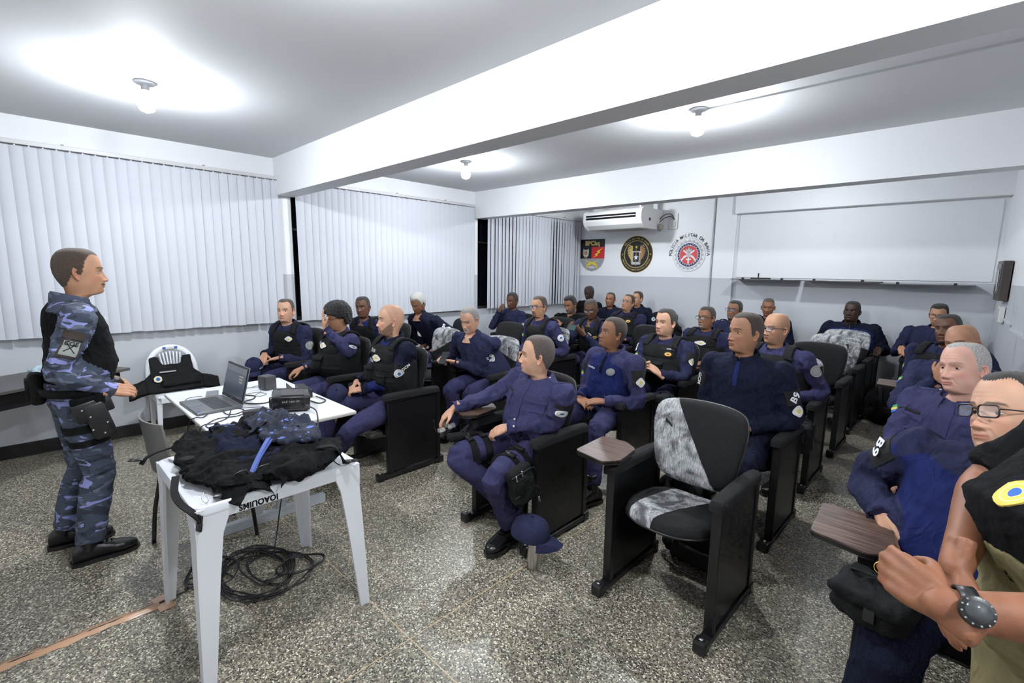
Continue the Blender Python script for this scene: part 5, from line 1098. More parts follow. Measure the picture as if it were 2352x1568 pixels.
seated(2.25, C4-.16, (2.26, 4.92, 1.158), 'man with round spectacles and vest tapping a green phone with both hands', (-16, -14, -3), dict(hair='buzz', haircol=(.05, .04, .035), lid=-8, frown=.4, fold=.003, age=.8), skin='dark', body=6, w=1.05, glasses=('round', 'black'), py=.36,
       shirt=dict(mats=[NAVYP], collar='shirt'), vest=dict(molle=3, pouches=[], badges=[('shield', .76, .10), ('dark', .70, .50)]), **{'handL': dict(W=(2.36, 4.66, .87), f=(-.75, -.15, .50), n=(-.5, .5, .5), curl=(.5, .5, .6, .6), thumb=.6), 'handR': dict(W=(2.10, 4.66, .87), f=(.45, -.1, .85), n=(.6, .5, .3), curl=(.35, .4, .5, .6), thumb=.6)})
seat(3.60, C4, 'auditorium seat in the fourth row under the grey-bearded bespectacled officer')
seated(3.60, C4, (3.58, 5.20, 1.137), 'man with dark spectacles and grey goatee, behind the stout vested officer', (16, 2, 0), dict(hair='buzz', haircol=(.02, .017, .015), beard='goatee', beardcol=(.26, .24, .22), fat=.05), skin='brown', body=12, w=1.12, belly=.04, glasses=('rect', 'black'),
       shirt=dict(mats=[NAVYP], collar='shirt'), vest=dict(molle=3, pouches=[], badges=[('shield', .74, .10)]))
seat(4.62, C4, 'empty plain auditorium seat at the aisle behind the bald officer with blue spectacles')
# --- fifth row
seat(1.25, C5-.1, 'auditorium seat under the dark-bearded officer with a phone')
seated(1.30, C5-.30, (1.38, 5.66, 1.130), 'man with greying short beard in dark top looking down at a phone', (4, -16, -4), dict(hair='short', haircol=(.012, .011, .010), beard='full', beardcol=(.10, .09, .085), lid=-12), skin='brown', body=-4, w=1.05, shirt=dict(mats=[BLACKC], collar='crew'), trousers=NAVY2,
       **{'handL': dict(W=(1.44, 5.38, .86), f=(-.7, -.4, .25), n=(-.3, .5, -.4), curl=.7), 'handR': dict(W=(1.22, 5.40, .84), f=(.7, -.4, .2), n=(.3, .5, .4), curl=.6)})
seat(2.05, C5, 'auditorium seat under the officer with round spectacles tilting his head up')
seated(2.05, C5-.02, (2.07, 6.12, 1.178), 'man with shiny round spectacles and raised head in vest, below the black emblem', (6, 14, 5), dict(hair='buzz', haircol=BK, recede=.004, frown=.3, fold=.0025), skin='tan', body=8, w=1.18, belly=.06, glasses=('round', 'black'),
       shirt=dict(mats=[NAVYP], collar='shirt'), vest=dict(molle=2, pouches=[(.36, .1, .14, .3, .04)], badges=[('dark', .74, .42), ('shield', .76, -.2)]))
seat(2.80, C4+.05, 'empty tall dark auditorium seat with a black bag slung behind the fourth row')
seat(3.50, C5+.05, 'auditorium seat in the fifth row under the officer with white-rimmed spectacles')
seated(3.50, C5+.08, (3.52, 6.20, 1.163), 'man with pale spectacles and grey beard, behind the grey-goateed vested officer', (10, 6, 4), dict(hair='crop', haircol=BK, beard='goatee', beardcol=(.16, .15, .15)), skin='brown', body=10, w=1.0, glasses=('rect', 'blue'), shirt=dict(mats=[NAVYP], collar='shirt'), sleeve=[('flag', 'R', 0, .5, -.9, 0)])
seat(4.60, C5, 'empty auditorium seat with glossy film over its whole backrest, fifth row at the aisle', film=['all'])
# --- sixth and last rows
seat(4.60, C6, 'empty film-covered auditorium seat directly in front of the heavy officer by the wall', film=['top'])
seat(.62, C7, 'auditorium seat in the corner by the third blind, last row', key='c1')
seated(.55, C7-.02, (.62, 7.22, 1.232), 'man in black top looking down in the far corner under the shield emblem', (10, -16, 0), dict(hair='buzz', haircol=BK, lid=-12), skin='deep', body=4, w=1.0, shirt=dict(mats=[BLACKC], collar='crew'), trousers=NAVY2, vox=.013)
seat(1.30, C7-.05, 'auditorium seat in the last row between the shield and the black round emblem')
seated(1.28, C7-.20, (1.20, 7.02, 1.148), 'man in dark shirt in the last row, between shield and round emblem', (-12, 4, 2), dict(hair='buzz', haircol=BK, recede=.006, fold=.003, frown=.3), skin='brown', body=6, w=1.05, shirt=dict(mats=[NAVY2], collar='shirt'), trousers=NAVY2, vox=.013)
seat(1.95, C7, 'auditorium seat in the last row below the black round emblem')
seated(1.62, C7-.02, (1.58, 7.25, 1.178), 'man in dark shirt half hidden behind the one with shiny spectacles, last row', (12, 4, 0), dict(hair='buzz', haircol=BK), skin='tan', body=10, w=.98, shirt=dict(mats=[NAVY2], collar='shirt'), trousers=NAVY2, vox=.013, sleeve=[('badge', 'L', 'round', .5, .3, .035)])
seat(3.62, C7, 'auditorium seat in the last row at the grey conduit side of the white board')
seated(3.62, C7, (3.60, 7.28, 1.158), 'man in black vest and dark shirt looking down, last row under the thin trays', (-12, -6, 0), dict(hair='buzz', haircol=(.06, .05, .045), frown=.4), skin='brown', body=0, w=1.12, shirt=dict(mats=[NAVY2], collar='crew'), vest=dict(molle=1, pouches=[], badges=[]), trousers=NAVY2, vox=.013)
seat(4.58, C7, 'auditorium seat against the far wall under the heavy officer in royal blue')
seated(4.58, C7, (4.57, 7.28, 1.165), 'heavy man in royal blue two-tone top sitting against the far wall', (8, 6, 0), dict(hair='buzz', haircol=(.005, .005, .005), fat=.14, neck=1.12), skin='deep', body=2, w=1.38, belly=.10, hsc=1.06, vox=.013, armw=1.15,
       shirt=dict(mats=[ROYAL, NAVY2], collar='stand', collarmat=NAVY2), trousers=NAVY2, chest=[('badge', 'grey', .74, .40, .030), ('text', 'GUARDA', .76, -.4, .016)], **{'handL': dict(W=(4.90, 7.10, .75), f=(.05, -1, -.3), n=(0, -.2, -1), curl=.5), 'handR': dict(W=(4.26, 7.12, .74), f=(0, -1, -.3), n=(0, -.2, -1), curl=.4)})
seat(5.40, C7-.05, 'auditorium seat in the far corner by the scuffed wall')
seated(5.40, C7-.10, (5.39, 7.20, 1.188), 'man with dark spectacles in navy shirt in the far corner by the panel', (8, -8, 0), dict(hair='crop', haircol=BK, beard='full', beardcol=(.02, .018, .016), beardden=.5), skin='tan', body=6, w=1.18, glasses=('rect', 'black'), shirt=dict(mats=[NAVYP], collar='shirt'), trousers=NAVY2, vox=.013, sleeve=[('flag', 'L', 0, .3, .9, 0)],
       **{'handR': dict(W=(5.12, 7.00, .80), f=(.2, -1, -.3), n=(.1, 0, -1), curl=.4), 'handL': dict(W=(5.60, 6.95, .74), f=(-.3, -1, -.3), n=(-.1, 0, -1), curl=.4)})
# --- block along the scuffed wall
seat(5.58, C4, 'auditorium seat with raised tablet in the wall-side block, fourth row', tab=True)
seated(5.58, C4, (5.53, 5.20, 1.197), 'man in black vest with name tape, second head from the far corner', (24, 4, -6), dict(hair='buzz', haircol=BK, frown=.3, fold=.0024), skin='dark', body=22, w=1.08, shirt=dict(mats=[NAVYP], collar='shirt'), vest=dict(molle=1, pouches=[], badges=[], dtape=True, text=[('GCM ATAIDE', .70, -.15)]), sleeve=[('flag', 'R', 0, .5, -.6, 0)], **thighs(5.58, C4))
seat(5.66, C3, 'auditorium seat in the wall-side block under the shaven-headed officer with closed eyes')
seated(5.66, C3, (5.63, 4.20, 1.19), 'shaven-headed man with closed eyes behind the pale grey-haired officer', (26, -2, -10), dict(hair='bald', shaved_tone=.12, haircol=(.03, .02, .016), lid=-22, fat=.03, fold=.003), skin='warm', body=26, w=1.14, shirt=dict(mats=[NAVYP], collar='shirt', epaulettes=True), sleeve=[('flag', 'R', 0, .45, -.6, 0)],
       **{'handR': dict(W=(5.55, 3.98, .98), E=(5.36, 4.02, .76), f=(.3, .1, 1), n=(.2, 1, 0), curl=.9), 'handL': dict(W=(5.80, 3.95, .70), f=(-.7, -.6, -.1), n=(0, 0, -1), curl=.5)})
seat(5.70, C2, 'auditorium seat in the wall-side block under the pale grey-haired officer')
seated(5.70, C2, (5.655, 3.20, 1.175), 'pale man with cropped white hair in buttoned navy shirt, behind the black-rimmed spectacles wearer', (38, 2, -8), dict(hair='buzz', haircol=(.42, .41, .40), hairden=.8, recede=.016, crown=.7, fat=.10, age=.8, fold=.003, frown=.15, browcol=(.20, .13, .10), brow=.6, neck=1.08), skin='pale', body=34, w=1.16, belly=.05, hsc=1.04, vox=.009,
       shirt=dict(mats=[NAVY], collar='shirt', pockets=True, epaulettes=True, amp=.007), sleeve=[('flag', 'R', 0, .36, -.75, 0)], **{'handR': dict(W=(5.42, 2.93, .68), f=(.3, -.8, -.3), n=(.3, 0, -1), curl=.5), 'handL': dict(W=(5.82, 2.88, .68), f=(-.6, -.7, -.2), n=(0, 0, -1), curl=.5)})
seat(5.76, C1-.02, 'auditorium seat with open brown tablet under the heavy bespectacled officer', tab=True, key='glfat')
gfat = seated(5.80, C1, (5.775, 2.06, 1.205), 'heavy man with black-rimmed spectacles, royal blue top and B9 patch on the shoulder', (44, 8, -14), dict(hair='crop', haircol=(.03, .026, .022), recede=.016, fat=.20, age=.6, fold=.0028, beard='stubble', beardden=.25, beardcol=(.25, .2, .17), neck=1.15), skin='light', body=30, w=1.30, belly=.15, hsc=1.06, glasses=('rect', 'black'), vox=.0072, armw=1.22, shw=.205, P=(5.80, 2.26, .58),
       shirt=dict(mats=[ROYAL, NAVYP], collar='crew', collarmat=NAVY2, amp=.007), trousers=NAVY2, legw=1.25, sleeve=[('tab', 'R', PBLACK, .30, -.75, .062, .045), ('text', 'R', 'B9', .29, -.75, .046, -.75)],
       **{'handR': dict(W=(5.51, 2.14, .735), E=(5.42, 2.36, .80), f=(.5, -.75, -.35), n=(.4, .1, -1), curl=.6), 'handL': dict(W=(6.0, 1.95, .75), f=(-.7, -.6, -.1), n=(0, 0, -1), curl=.5), 'legR': dict(K=(5.60, 1.76, .53), A=(5.54, 1.72, .10), dir=15), 'legL': dict(K=(5.90, 1.72, .53), A=(5.88, 1.70, .10), dir=0)})
# ------------------------------------------------------------------ the standing officer and the standing person at the door side
gp = person(dict(H=(2.19, .243, 1.580), P=(2.20, .160, .93), stand=True, label='standing man in black top with blue camouflage sleeves, trousers and thigh holster', skin='tan', head=(186, 0, 0), body=176, w=1.04, belly=.045, slump=-.01, shw=.200, hsc=1.03, vox=.0070, laces=True, armw=1.0, hem=-.01, N=(2.20, .190, 1.440),
    style=dict(hair='buzz', haircol=(.03, .022, .016), hairden=.8, beard='moustache', beardcol=(.008, .006, .005), beardth=.004, beardden=1.0, frown=.1, nose=1.08, recede=.004), shirt=dict(mats=[BLACKC, CAMO], collar='stand', collarmat=CAMO, amp=.0065, yoke=1), trousers=CAMO,
    handR=dict(W=(2.40, .300, .955), E=(2.475, .10, 1.10), f=(-.45, .85, -.22), n=(-.6, -.4, -.6), curl=(.35, .45, .5, .5), thumb=.4), handL=dict(W=(2.03, .33, .955), E=(1.92, .12, 1.10), f=(.7, .6, -.15), n=(.2, -.6, -.7), curl=.5),
    legR=dict(K=(2.30, .215, .51), A=(2.31, .145, .10), dir=180), legL=dict(K=(2.07, .17, .51), A=(2.02, .065, .10), dir=190), sleeve=[]))
g = gp; L_ = lambda q: (setattr(q, 'v', [q.V()-g.org]), q)[1]
th = np.linspace(-PI, PI, 40, endpoint=False)
v, f = loft([[g.TP(t, a, o) for a in th] for t, o in ((.015, .022), (.02, .036), (.095, .036), (.10, .022))], True, False); q = G(); q.add(v, f); belt = L_(q).obj('belt', VESTM, g.root)
q = box((2.24, .02, .985), (.13, .06, .16), .022, 3); L_(q).obj('belt_pouch', VESTM, belt, True, auto=50); q = box((2.24, -.012, .985), (.10, .02, .11), .01, 2); L_(q).obj('pouch_flap', VESTM, belt, True, auto=50)
q = box((2.16, .345, .955), (.06, .05, .05), .012, 2); L_(q).obj('belt_buckle', DKPLAS, belt, True, auto=50)
HX = 2.425; M = RX(math.radians(14))
q = box((HX, .235, .815), (.045, .095, .20), .014, 3, M); q.merge(box((HX+.006, .19, .87), (.03, .11, .11), .02, 3, M)); q.merge(box((HX, .262, .90), (.035, .065, .09), .01, 2, M)); ho = L_(q).obj('holster', DKPLAS, g.root, True, auto=45)
q = box((HX+.004, .185, .925), (.030, .115, .045), .010, 2, RX(math.radians(8))); q.merge(box((HX+.004, .245, .93), (.032, .05, .06), .01, 2)); L_(q).obj('pistol_grip', BLACKC, ho, True, auto=45)
q = G()
for y_, z_ in ((.20, .84), (.265, .80), (.25, .745), (.205, .77), (.17, .88)): q.merge(sphere((HX+.024, y_, z_), .006, 8, 5))
L_(q).obj('rivets', CHROME, ho)
def thigh_strap(g, nm, u, wd, m=VESTM, seg=0, off=.007): return g.patch('thigh_strap', lambda a, b, o: g.lproj(nm, a, b, o, seg), u-wd/.42, u+wd/.42, -PI, PI, 2, 24, m, off, g.to)
thigh_strap(g, 'R', .36, .022); thigh_strap(g, 'R', .56, .018)
g.patch('cargo_pocket', lambda a, b, o: g.lproj('R', a, b, o, 0), .72, 1.0, -.55, .75, 5, 6, CAMO, .010, g.to); g.patch('pocket_flap', lambda a, b, o: g.lproj('R', a, b, o, 0), .68, .80, -.60, .80, 3, 6, CAMO, .015, g.to)
g.patch('sleeve_band', lambda a, b, o: g.aproj('R', a, b, o, 0), .28, .42, -.75, .75, 3, 6, mat('brown_patch_tape', (.045, .032, .026), .9), .006)
g.patch('crest_backing', lambda a, b, o: g.aproj('R', a, b, o, 0), .44, .76, -.62, .62, 4, 6, mat('brown_patch_tape', (.045, .032, .026), .9), .005)
g.patch('crest', lambda a, b, o: g.aproj('R', a, b, o, 0), .46, .72, -.48, .48, 4, 6, mat('crest_grey', (.27, .29, .27), .6), .009)
g.lettering(lambda u, v_, o: g.aproj('R', -u/.285, -v_/.06, o), 'COE', -.50*.285, 0, .020, PBLACK, 0, off=.0105)
q = G()
for s in (-1, 1):
    P0 = [g.aproj('R', .58+.08*k, s*.28*(k), .0115) for k in (-1, 0, 1)]; q.merge(tube(P0, .0022, 5, 6))
L_(q).obj('crossed_rifles', PBLACK, g.so)
g.lettering(lambda u, v_, o: g.tproj(u/.45, v_/.15, o), 'A.', .80*.45, -.38*.15, .018)
q = box((2.265, .262, 1.43), (.028, .004, .022), .001); 
# person at the right edge
DRK = (.25, .105, .055)
gr = person(dict(H=(6.05, 1.52, 1.57), P=(5.89, 1.40, .93), stand=True, label='standing person in black T-shirt and olive trousers, hands clasped, wearing a wristwatch', skin='tan', head=(60, 0, 0), body=50, w=1.04, belly=.125, shw=.200, vox=.008, bare=1, armw=.86, boots=True, N=(6.02, 1.49, 1.37),
    style=dict(hair='buzz', haircol=BK, skin=DRK), shirt=dict(mats=[BLACKC], collar='crew', sleeve='short', amp=.006), trousers=OLIVE,
    handL=dict(W=(5.678, 1.048, 1.062), E=(5.900, 1.130, 1.090), f=(-.62, .35, .10), n=(.25, .85, -.45), curl=(.95, 1.0, 1.05, 1.1), thumb=1.0, sc=1.0), handR=dict(W=(5.690, 1.300, 1.030), E=(5.728, 1.60, 1.12), f=(-.10, -.55, -.82), n=(.6, .1, -.6), curl=(.35, .4, .45, .45), thumb=.35, sc=1.0),
    legR=dict(K=(5.84, 1.47, .50), A=(5.86, 1.50, .10)), legL=dict(K=(5.98, 1.31, .50), A=(6.0, 1.34, .10)), sleeve=[]))
h_ = gr.tree.ray_cast(Vector((5.65, 0, 1.62)), Vector((.0763, .9504, -.3017)), 3.0)
if h_[0] is not None:
    n0 = Vector(h_[1]) if Vector(h_[1]).dot(Vector((.0763, .9504, -.3017))) < 0 else -Vector(h_[1]); u0 = n0.cross(Vector((0, 0, 1))).normalized(); v0 = u0.cross(n0)
    def on_shirt(u, v_, o_):
        p = Vector(h_[0])+u0*v_+v0*u+n0*.05; r = gr.tree.ray_cast(p, -n0, .12); return np.array(r[0]+n0*o_) if r[0] is not None else np.array(p-n0*(.05-o_))
    gr.badge(on_shirt, 0, 0, .038, .030, 'yellow', 'chest_badge', off=.004)
g = gr; S_, E_, W_ = g.arms['L']; ax = unit(W_-E_); wp = W_-ax*.028
def ring(c, ax, r, wd, th_, sc2=.86):
    ax = unit(ax); u = unit(np.cross(ax, (0, 0, 1))); w2 = np.cross(ax, u); rows = []
    for k in range(28):
        a = 2*PI*k/28; dr = u*math.cos(a)*sc2+w2*math.sin(a); rows.append([c+dr*r-ax*wd, c+dr*(r+th_)-ax*wd, c+dr*(r+th_)+ax*wd, c+dr*r+ax*wd])
    v = np.array(rows).reshape(-1, 3); f = [(i*4+j, i*4+(j+1) % 4, ((i+1) % 28)*4+(j+1) % 4, ((i+1) % 28)*4+j) for i in range(28) for j in range(4)]; q = G(); q.add(v, f); return q
wt = thing('wristwatch', tuple(wp), 'black sports wristwatch on the wrist above the olive trousers', 'watch'); q = ring(np.zeros(3), ax, .034, .012, .005); q.obj('strap', DKPLAS, wt)
dl = unit(np.array(CAMPOS)-wp); dl = unit(dl-ax*np.dot(dl, ax)); Mw = np.eye(4); Mw[:3, 2] = dl; Mw[:3, 0] = ax; Mw[:3, 1] = np.cross(dl, ax); Mw[:3, 3] = dl*.036
q = lathe([(.001, 0), (.022, 0), (.024, .004), (.023, .011), (.019, .013), (.001, .013)], 32); q.v = [xf(q.V(), Mw)]; q.obj('case', DKPLAS, wt, auto=35); q = lathe([(.001, .0133), (.0165, .0133), (.0165, .0138), (.001, .0138)], 28); q.v = [xf(q.V(), Mw)]; q.obj('dial', mat('watch_dial', (.06, .065, .07), .12), wt)
q = G()
for k in range(12): q.merge(box((.0205*math.cos(k*PI/6), .0205*math.sin(k*PI/6), .0125), (.0025, .0025, .002)))
q.v = [xf(q.V(), Mw)]; q.obj('hour_marks', PGREY, wt, False)
Mh_ = g.root and np.array(hand_frame(W_, (-.62, .35, .10), (.25, .85, -.45))); rc = xf([[-.012, .112, -.016]], Mh_)[0]; q = ring(np.zeros(3), Mh_[:3, 1]*.5-Mh_[:3, 2]*.9, .0098, .0025, .0015, 1); tag(q.obj('finger_ring', mat('gold_ring', (.85, .60, .18), .2, 1), None, loc=tuple(rc)), 'gold finger ring on the hand wearing the black wristwatch', 'ring')

# ------------------------------------------------------------------ thigh pouches and gear on the front officer
g = gfront; L_ = lambda q: (setattr(q, 'v', [q.V()-g.org]), q)[1]
def buckle(g, nm, u, phi, m=DKPLAS):
    p = g.lproj(nm, u, phi, .014); n_ = unit(p-(g.legs[nm][0]*(1-u)+g.legs[nm][1]*u)); ax = unit(g.legs[nm][1]-g.legs[nm][0]); M = np.eye(4); M[:3, 2] = n_; M[:3, 0] = unit(np.cross(ax, n_)); M[:3, 1] = np.cross(n_, M[:3, 0]); M[:3, 3] = p
    q = box((0, 0, 0), (.050, .034, .012), .005, 2); q.merge(box((.030, 0, 0), (.016, .026, .009), .003)); q.merge(box((-.018, .013, .004), (.02, .006, .012), .002)); q.merge(box((-.018, -.013, .004), (.02, .006, .012), .002)); q.v = [xf(q.V(), M)-g.org]; return q.obj('strap_buckle', m, g.to, True, auto=40)
for nm, us in (('R', (.60, .80)), ('L', (.52, .72))):
    for u in us: thigh_strap(g, nm, u, .020)
for nm, u, ph in (('R', .60, .9), ('R', .80, .9), ('R', .62, 1.7), ('R', .82, 1.7), ('L', .52, 1.25), ('L', .72, 1.25)): buckle(g, nm, u, ph)
q = box((0, 0, 0), (.085, .16, .22), .034, 3); q.merge(box((.040, .0, -.02), (.04, .13, .15), .018, 3)); q = remesh(q, .008, 3); M = T(4.00, 1.80, .475)@RZ(-.10)@RX(.25); q.v = [xf(q.V(), M)]; wrinkle(q, .006, 3, 34); po = L_(q).obj('thigh_pouch', VESTM, g.root, True, auto=50)
for zz in (.03, -.09):
    q = tube([(.045, -.085, zz+.06), (.052, -.04, zz+.065), (.052, .06, zz+.06), (.040, .088, zz+.02)], .0035, 6, 14); q.v = [xf(q.V(), M)]; L_(q).obj('zipper', PANEL, po)
for yy, zz in ((-.06, .085), (-.02, .095), (.06, -.11)): q = box((.058, yy, zz), (.010, .008, .035), .003); q.v = [xf(q.V(), M)]; L_(q).obj('zip_pull', CHROME, po)
q = box((3.46, 1.86, .59), (.06, .26, .05), .016, 2, RX(-.15)); hol = L_(q).obj('holster', VESTM, g.root, True, auto=50)
for nm in 'LR':
    S2, E2, W2 = g.arms[nm]; 
q = sphere(g.aproj('L', .84, .5, .006, 1), .007, 10, 6, (1, 1, 1)); L_(q).obj('cuff_button', PWHITE, g.so); q = sphere(g.aproj('L', .84, 2.2, .006, 1), .007, 10, 6); L_(q).obj('cuff_button', PWHITE, g.so)
def small_glasses(loc, M, label):
    t = thing('spectacles', loc, label, 'glasses'); fr, ln = glasses_g('rect')
    for q in (fr, ln): q.v = [xf(q.V()+np.array([0, .09, 0]), M)]
    fr.obj('frame', FRAMEM, t); ln.obj('lens', LENS, t, False)
small_glasses((3.40, 1.765, .655), RZ(.9)@RX(2.3)@RY(.4), 'thin dark spectacles dangling from the front officer’s fingers')

# thigh gear of others (small)
def side_pouch(cx, cy, cz, s, lab, rz=0, nm='belt_pouch_bag'):
    t = thing('thigh_bag', (cx, cy, cz), lab, 'bag', rz=rz); q = box((0, 0, 0), s, min(s)*.3, 3); q.merge(box((s[0]*.1, -s[1]*.42, -s[2]*.12), (s[0]*.6, s[1]*.25, s[2]*.6), min(s)*.12, 3)); q = remesh(q, .008, 3); wrinkle(q, .009, int(cx*100), 26); wrinkle(q, .003, int(cx*100)+1, 60); q.obj('body', VESTM, t, True, auto=50)
    q = box((0, -s[1]*.08, s[2]*.30), (s[0]*1.05, s[1]*1.04, s[2]*.45), min(s)*.2, 3); q = remesh(q, .008, 3); wrinkle(q, .009, int(cx*90), 28); q.obj('flap', VESTM, t, True, auto=50); box((s[0]*.1, -s[1]*.55, s[2]*.05), (.03, .012, .045), .004).obj('buckle', DKPLAS, t, True, auto=40)
    q = tube([(-s[0]*.5, 0, s[2]*.4), (-s[0]*.3, 0, s[2]*.62), (s[0]*.3, 0, s[2]*.62), (s[0]*.5, 0, s[2]*.4)], .008, 6, 12, flat=.4); q.obj('carry_strap', VESTM, t); return t
side_pouch(3.93, 3.60, .545, (.11, .16, .17), 'black thigh pouch strapped to the stout vested officer', -.1)
side_pouch(5.545, 1.74, .635, (.20, .19, .11), 'large black pouch bag on the lap under the brown tablet of the heaviest officer', -.25)
side_pouch(4.93, 3.62, .52, (.10, .20, .20), 'black thigh bag beside the seat arm of the bald officer with blue spectacles')

# ------------------------------------------------------------------ caps, phones, thermos
def cap(loc, rz, label, s=1.0, tilt=0, txt='GUARDA MUNICIPAL'):
    t = thing('cap', loc, label, 'cap'); M = RZ(rz)@RX(tilt)@Matrix.Scale(s, 4)
    q = lathe([(.100, 0), (.101, .02), (.097, .05), (.083, .08), (.055, .100), (.02, .108), (.001, .109)], 32, cap=False); q.v = [q.V()*np.array([.88, 1.05, 1.0])]; wrinkle(q, .004, 7, 26); cr = G(); cr.add(xf(q.V(), M), q.f); cr.obj('crown', NAVYP if s < 1.01 else NAVYP, t)
    rows = []
    for k in range(15):
        a = -PI/2+math.radians(-58+116*k/14); c_, s_ = math.cos(a), math.sin(a); i = (c_*.088, s_*.105); e = math.cos((k-7)/7*PI/2)**.5*.075; rows.append([(i[0], i[1], .006), (i[0]*1.0, i[1]-e*.5, .008-.03*abs(c_)**2), (i[0]*.98, i[1]-e, -.004-.05*abs(c_)**2)])
    v = np.array(rows).reshape(-1, 3); v = np.vstack([v, v-np.array([0, 0, .004])]); f = [(i*3+j, i*3+j+1, i*3+j+4, i*3+j+3) for i in range(14) for j in range(2)]+[(45+i*3+j, 45+i*3+j+3, 45+i*3+j+4, 45+i*3+j+1) for i in range(14) for j in range(2)]+[(i*3+2, 45+i*3+2, 45+i*3+5, i*3+5) for i in range(14)]
    q = G(); q.add(xf(v, M), f); q.obj('brim', NAVYP, t, True, auto=50); q = sphere((0, 0, .110), .008, 8, 5); q.v = [xf(q.V(), M)]; q.obj('top_button', NAVYP, t)
    v2, f = text2d(txt, .017/.72, .03); pts = []
    for p in v2: a = .3+p[0]/.098; r = .1015-.10*max(0, p[1]-.005+.03-.02)**1; pts.append((r*math.cos(a)*.88+.002*math.cos(a), r*math.sin(a)*1.05, .030+p[1]))
    q = G(); q.add(xf(pts, M), f); q.obj('lettering', TXT, t, False); return t
tb = thing('thermos', (4.075, 1.835, 0), 'brushed steel thermos bottle standing by the front officer’s seat under a navy cap', 'bottle'); lathe([(.001, 0), (.034, 0), (.037, .004), (.037, .19), (.033, .205), (.030, .21), (.001, .21)], 32).obj('body', CHROME, tb, auto=40); lathe([(.001, .21), (.030, .21), (.030, .24), (.001, .24)], 24).obj('lid', DKPLAS, tb, auto=40)
cap((4.075, 1.80, .205), math.radians(115), 'navy cap resting on the steel thermos beside the front seat', 1.02, .10)
cap((.47, 1.60, .60), math.radians(70), 'navy cap on the lap of the officer nearest the window', .95, .3); cap((2.00, 1.74, .57), math.radians(60), 'navy cap hanging over the knee of the bald bearded officer', .98, .7)
cap((1.72, 2.80, .70), 1.2, 'navy cap beside the hands of the goateed officer reading a phone', .9, .2); cap((1.86, 3.84, .64), 1.4, 'dark cap under the hand of the officer with square blue spectacles', .9, .3)
cap((4.62, 2.92, .60), 1.1, 'navy cap on the lap of the broad officer in the near-black top', .95, .5); cap((3.36, 4.86, .60), 1.0, 'navy cap on the knee of the officer with grey goatee and dark spectacles', .9, .6)
def phone(loc, M, label, screen=(.02, .022, .025), group=None):
    t = thing('smartphone', loc, label, 'phone'); q = box((0, 0, 0), (.072, .150, .009), .004, 2); q.v = [xf(q.V(), M)]; q.obj('case', DKPLAS, t, True, auto=40); q = box((0, 0, .0052), (.066, .140, .001)); q.v = [xf(q.V(), M)]; q.obj('screen', mat('screen_%d' % int(screen[1]*1000), screen, .12), t, False)
phone((2.045, 2.80, .775), RZ(.5)@RX(.7), 'smartphone held by the goateed grey-haired officer'); phone((2.22, 4.60, .945), RZ(-.3)@RX(1.15)@RZ(1.57), 'smartphone in green case held by the officer with round spectacles', (.02, .07, .06)); phone((1.33, 5.33, .89), RX(.9), 'smartphone held by the officer with greying short beard')

# ------------------------------------------------------------------ desk and what is on it
DESKW = mat('desk_laminate', (.80, .81, .83), .35); DESKM = mat('desk_frame_paint', (.42, .45, .48), .45, var=(9, .12), bump=(40, .1))
dk = thing('desk', (2.33, 1.02, 0), 'white laminate desk carrying the laptop and projector', 'desk')
q = box((0, 0, .7275), (1.26, .76, .025), .006, 2); q.obj('desk_top', DESKW, dk, True, auto=40); q = G(); q.merge(box((0, 0, .7275), (1.264, .764, .016), .004)); q.obj('edge_band', mat('desk_edge', (.55, .52, .50), .5), dk, False)
for s in (-1, 1):
    X = .20 if s > 0 else -.45
    f_ = box((X, -.02, .030), (.045, .72, .060), .004).obj('foot_bar', DESKM, dk, False)
    for yy in (-.09, .05): box((X, yy, .385), (.035, .055, .66), .004).obj('leg', DESKM, dk, False)
    box((X, -.02, .70), (.04, .56, .03), .004).obj('top_rail', DESKM, dk, False)
box((-.13, -.02, .62), (.60, .02, .16), .003).obj('modesty_bar', DESKM, dk, False)
LAPM = mat('laptop_grey', (.16, .165, .175), .35, .5); KEYM = mat('laptop_keys', (.025, .026, .028), .4)
lp = thing('laptop', (2.245, .785, .741), 'open grey laptop on the white desk showing a dark slide', 'laptop', rz=math.radians(2))
box((0, 0, .009), (.375, .250, .016), .004).obj('base', LAPM, lp, True, auto=40); q = G()
for r in range(5):
    for c in range(14): q.merge(box((-.150+c*.0232-.0, -.020+r*.0215, .0178), (.0200, .0185, .002)))
q.obj('keyboard', KEYM, lp, False); box((-.03, -.085, .0174), (.105, .065, .001)).obj('touchpad', mat('touchpad_grey', (.12, .125, .13), .3), lp, False); box((.155, -.105, .0178), (.02, .016, .001)).obj('sticker', PBLUE, lp, False)
M = T(0, .122, .017)@RX(math.radians(-14)); q = box((0, .004, .118), (.372, .008, .236), .004, 2, None); q.v = [xf(q.V(), M)]; sc_ = q.obj('screen_lid', LAPM, lp, True, auto=40)
q = box((0, -.0015, .118), (.366, .002, .228)); q.v = [xf(q.V(), M)]; q.obj('bezel', DKPLAS, sc_, False); q = box((0, -.0035, .124), (.345, .002, .196)); q.v = [xf(q.V(), M)]; q.obj('display', mat('display_dark', (.055, .065, .085), .15, emit=.35), sc_, False)
q = box((0, -.0048, .200), (.345, .001, .040)); q.v = [xf(q.V(), M)]; q.obj('slide_header', mat('display_header', (.11, .12, .13), .15, emit=.3), sc_, False)
for k in range(3): q = box((.10, -.005, .165-.018*k), (.07-.012*k, .001, .010)); q.v = [xf(q.V(), M)]; q.obj('slide_line', mat('display_line', (.25, .22, .18), .2, emit=.4), sc_, False)
q = lathe([(.001, 0), (.006, 0), (.001, .001)], 14); q.v = [xf(q.V(), M@T(0, -.003, .014)@RX(PI/2))]; q.obj('logo', PGREY, sc_)
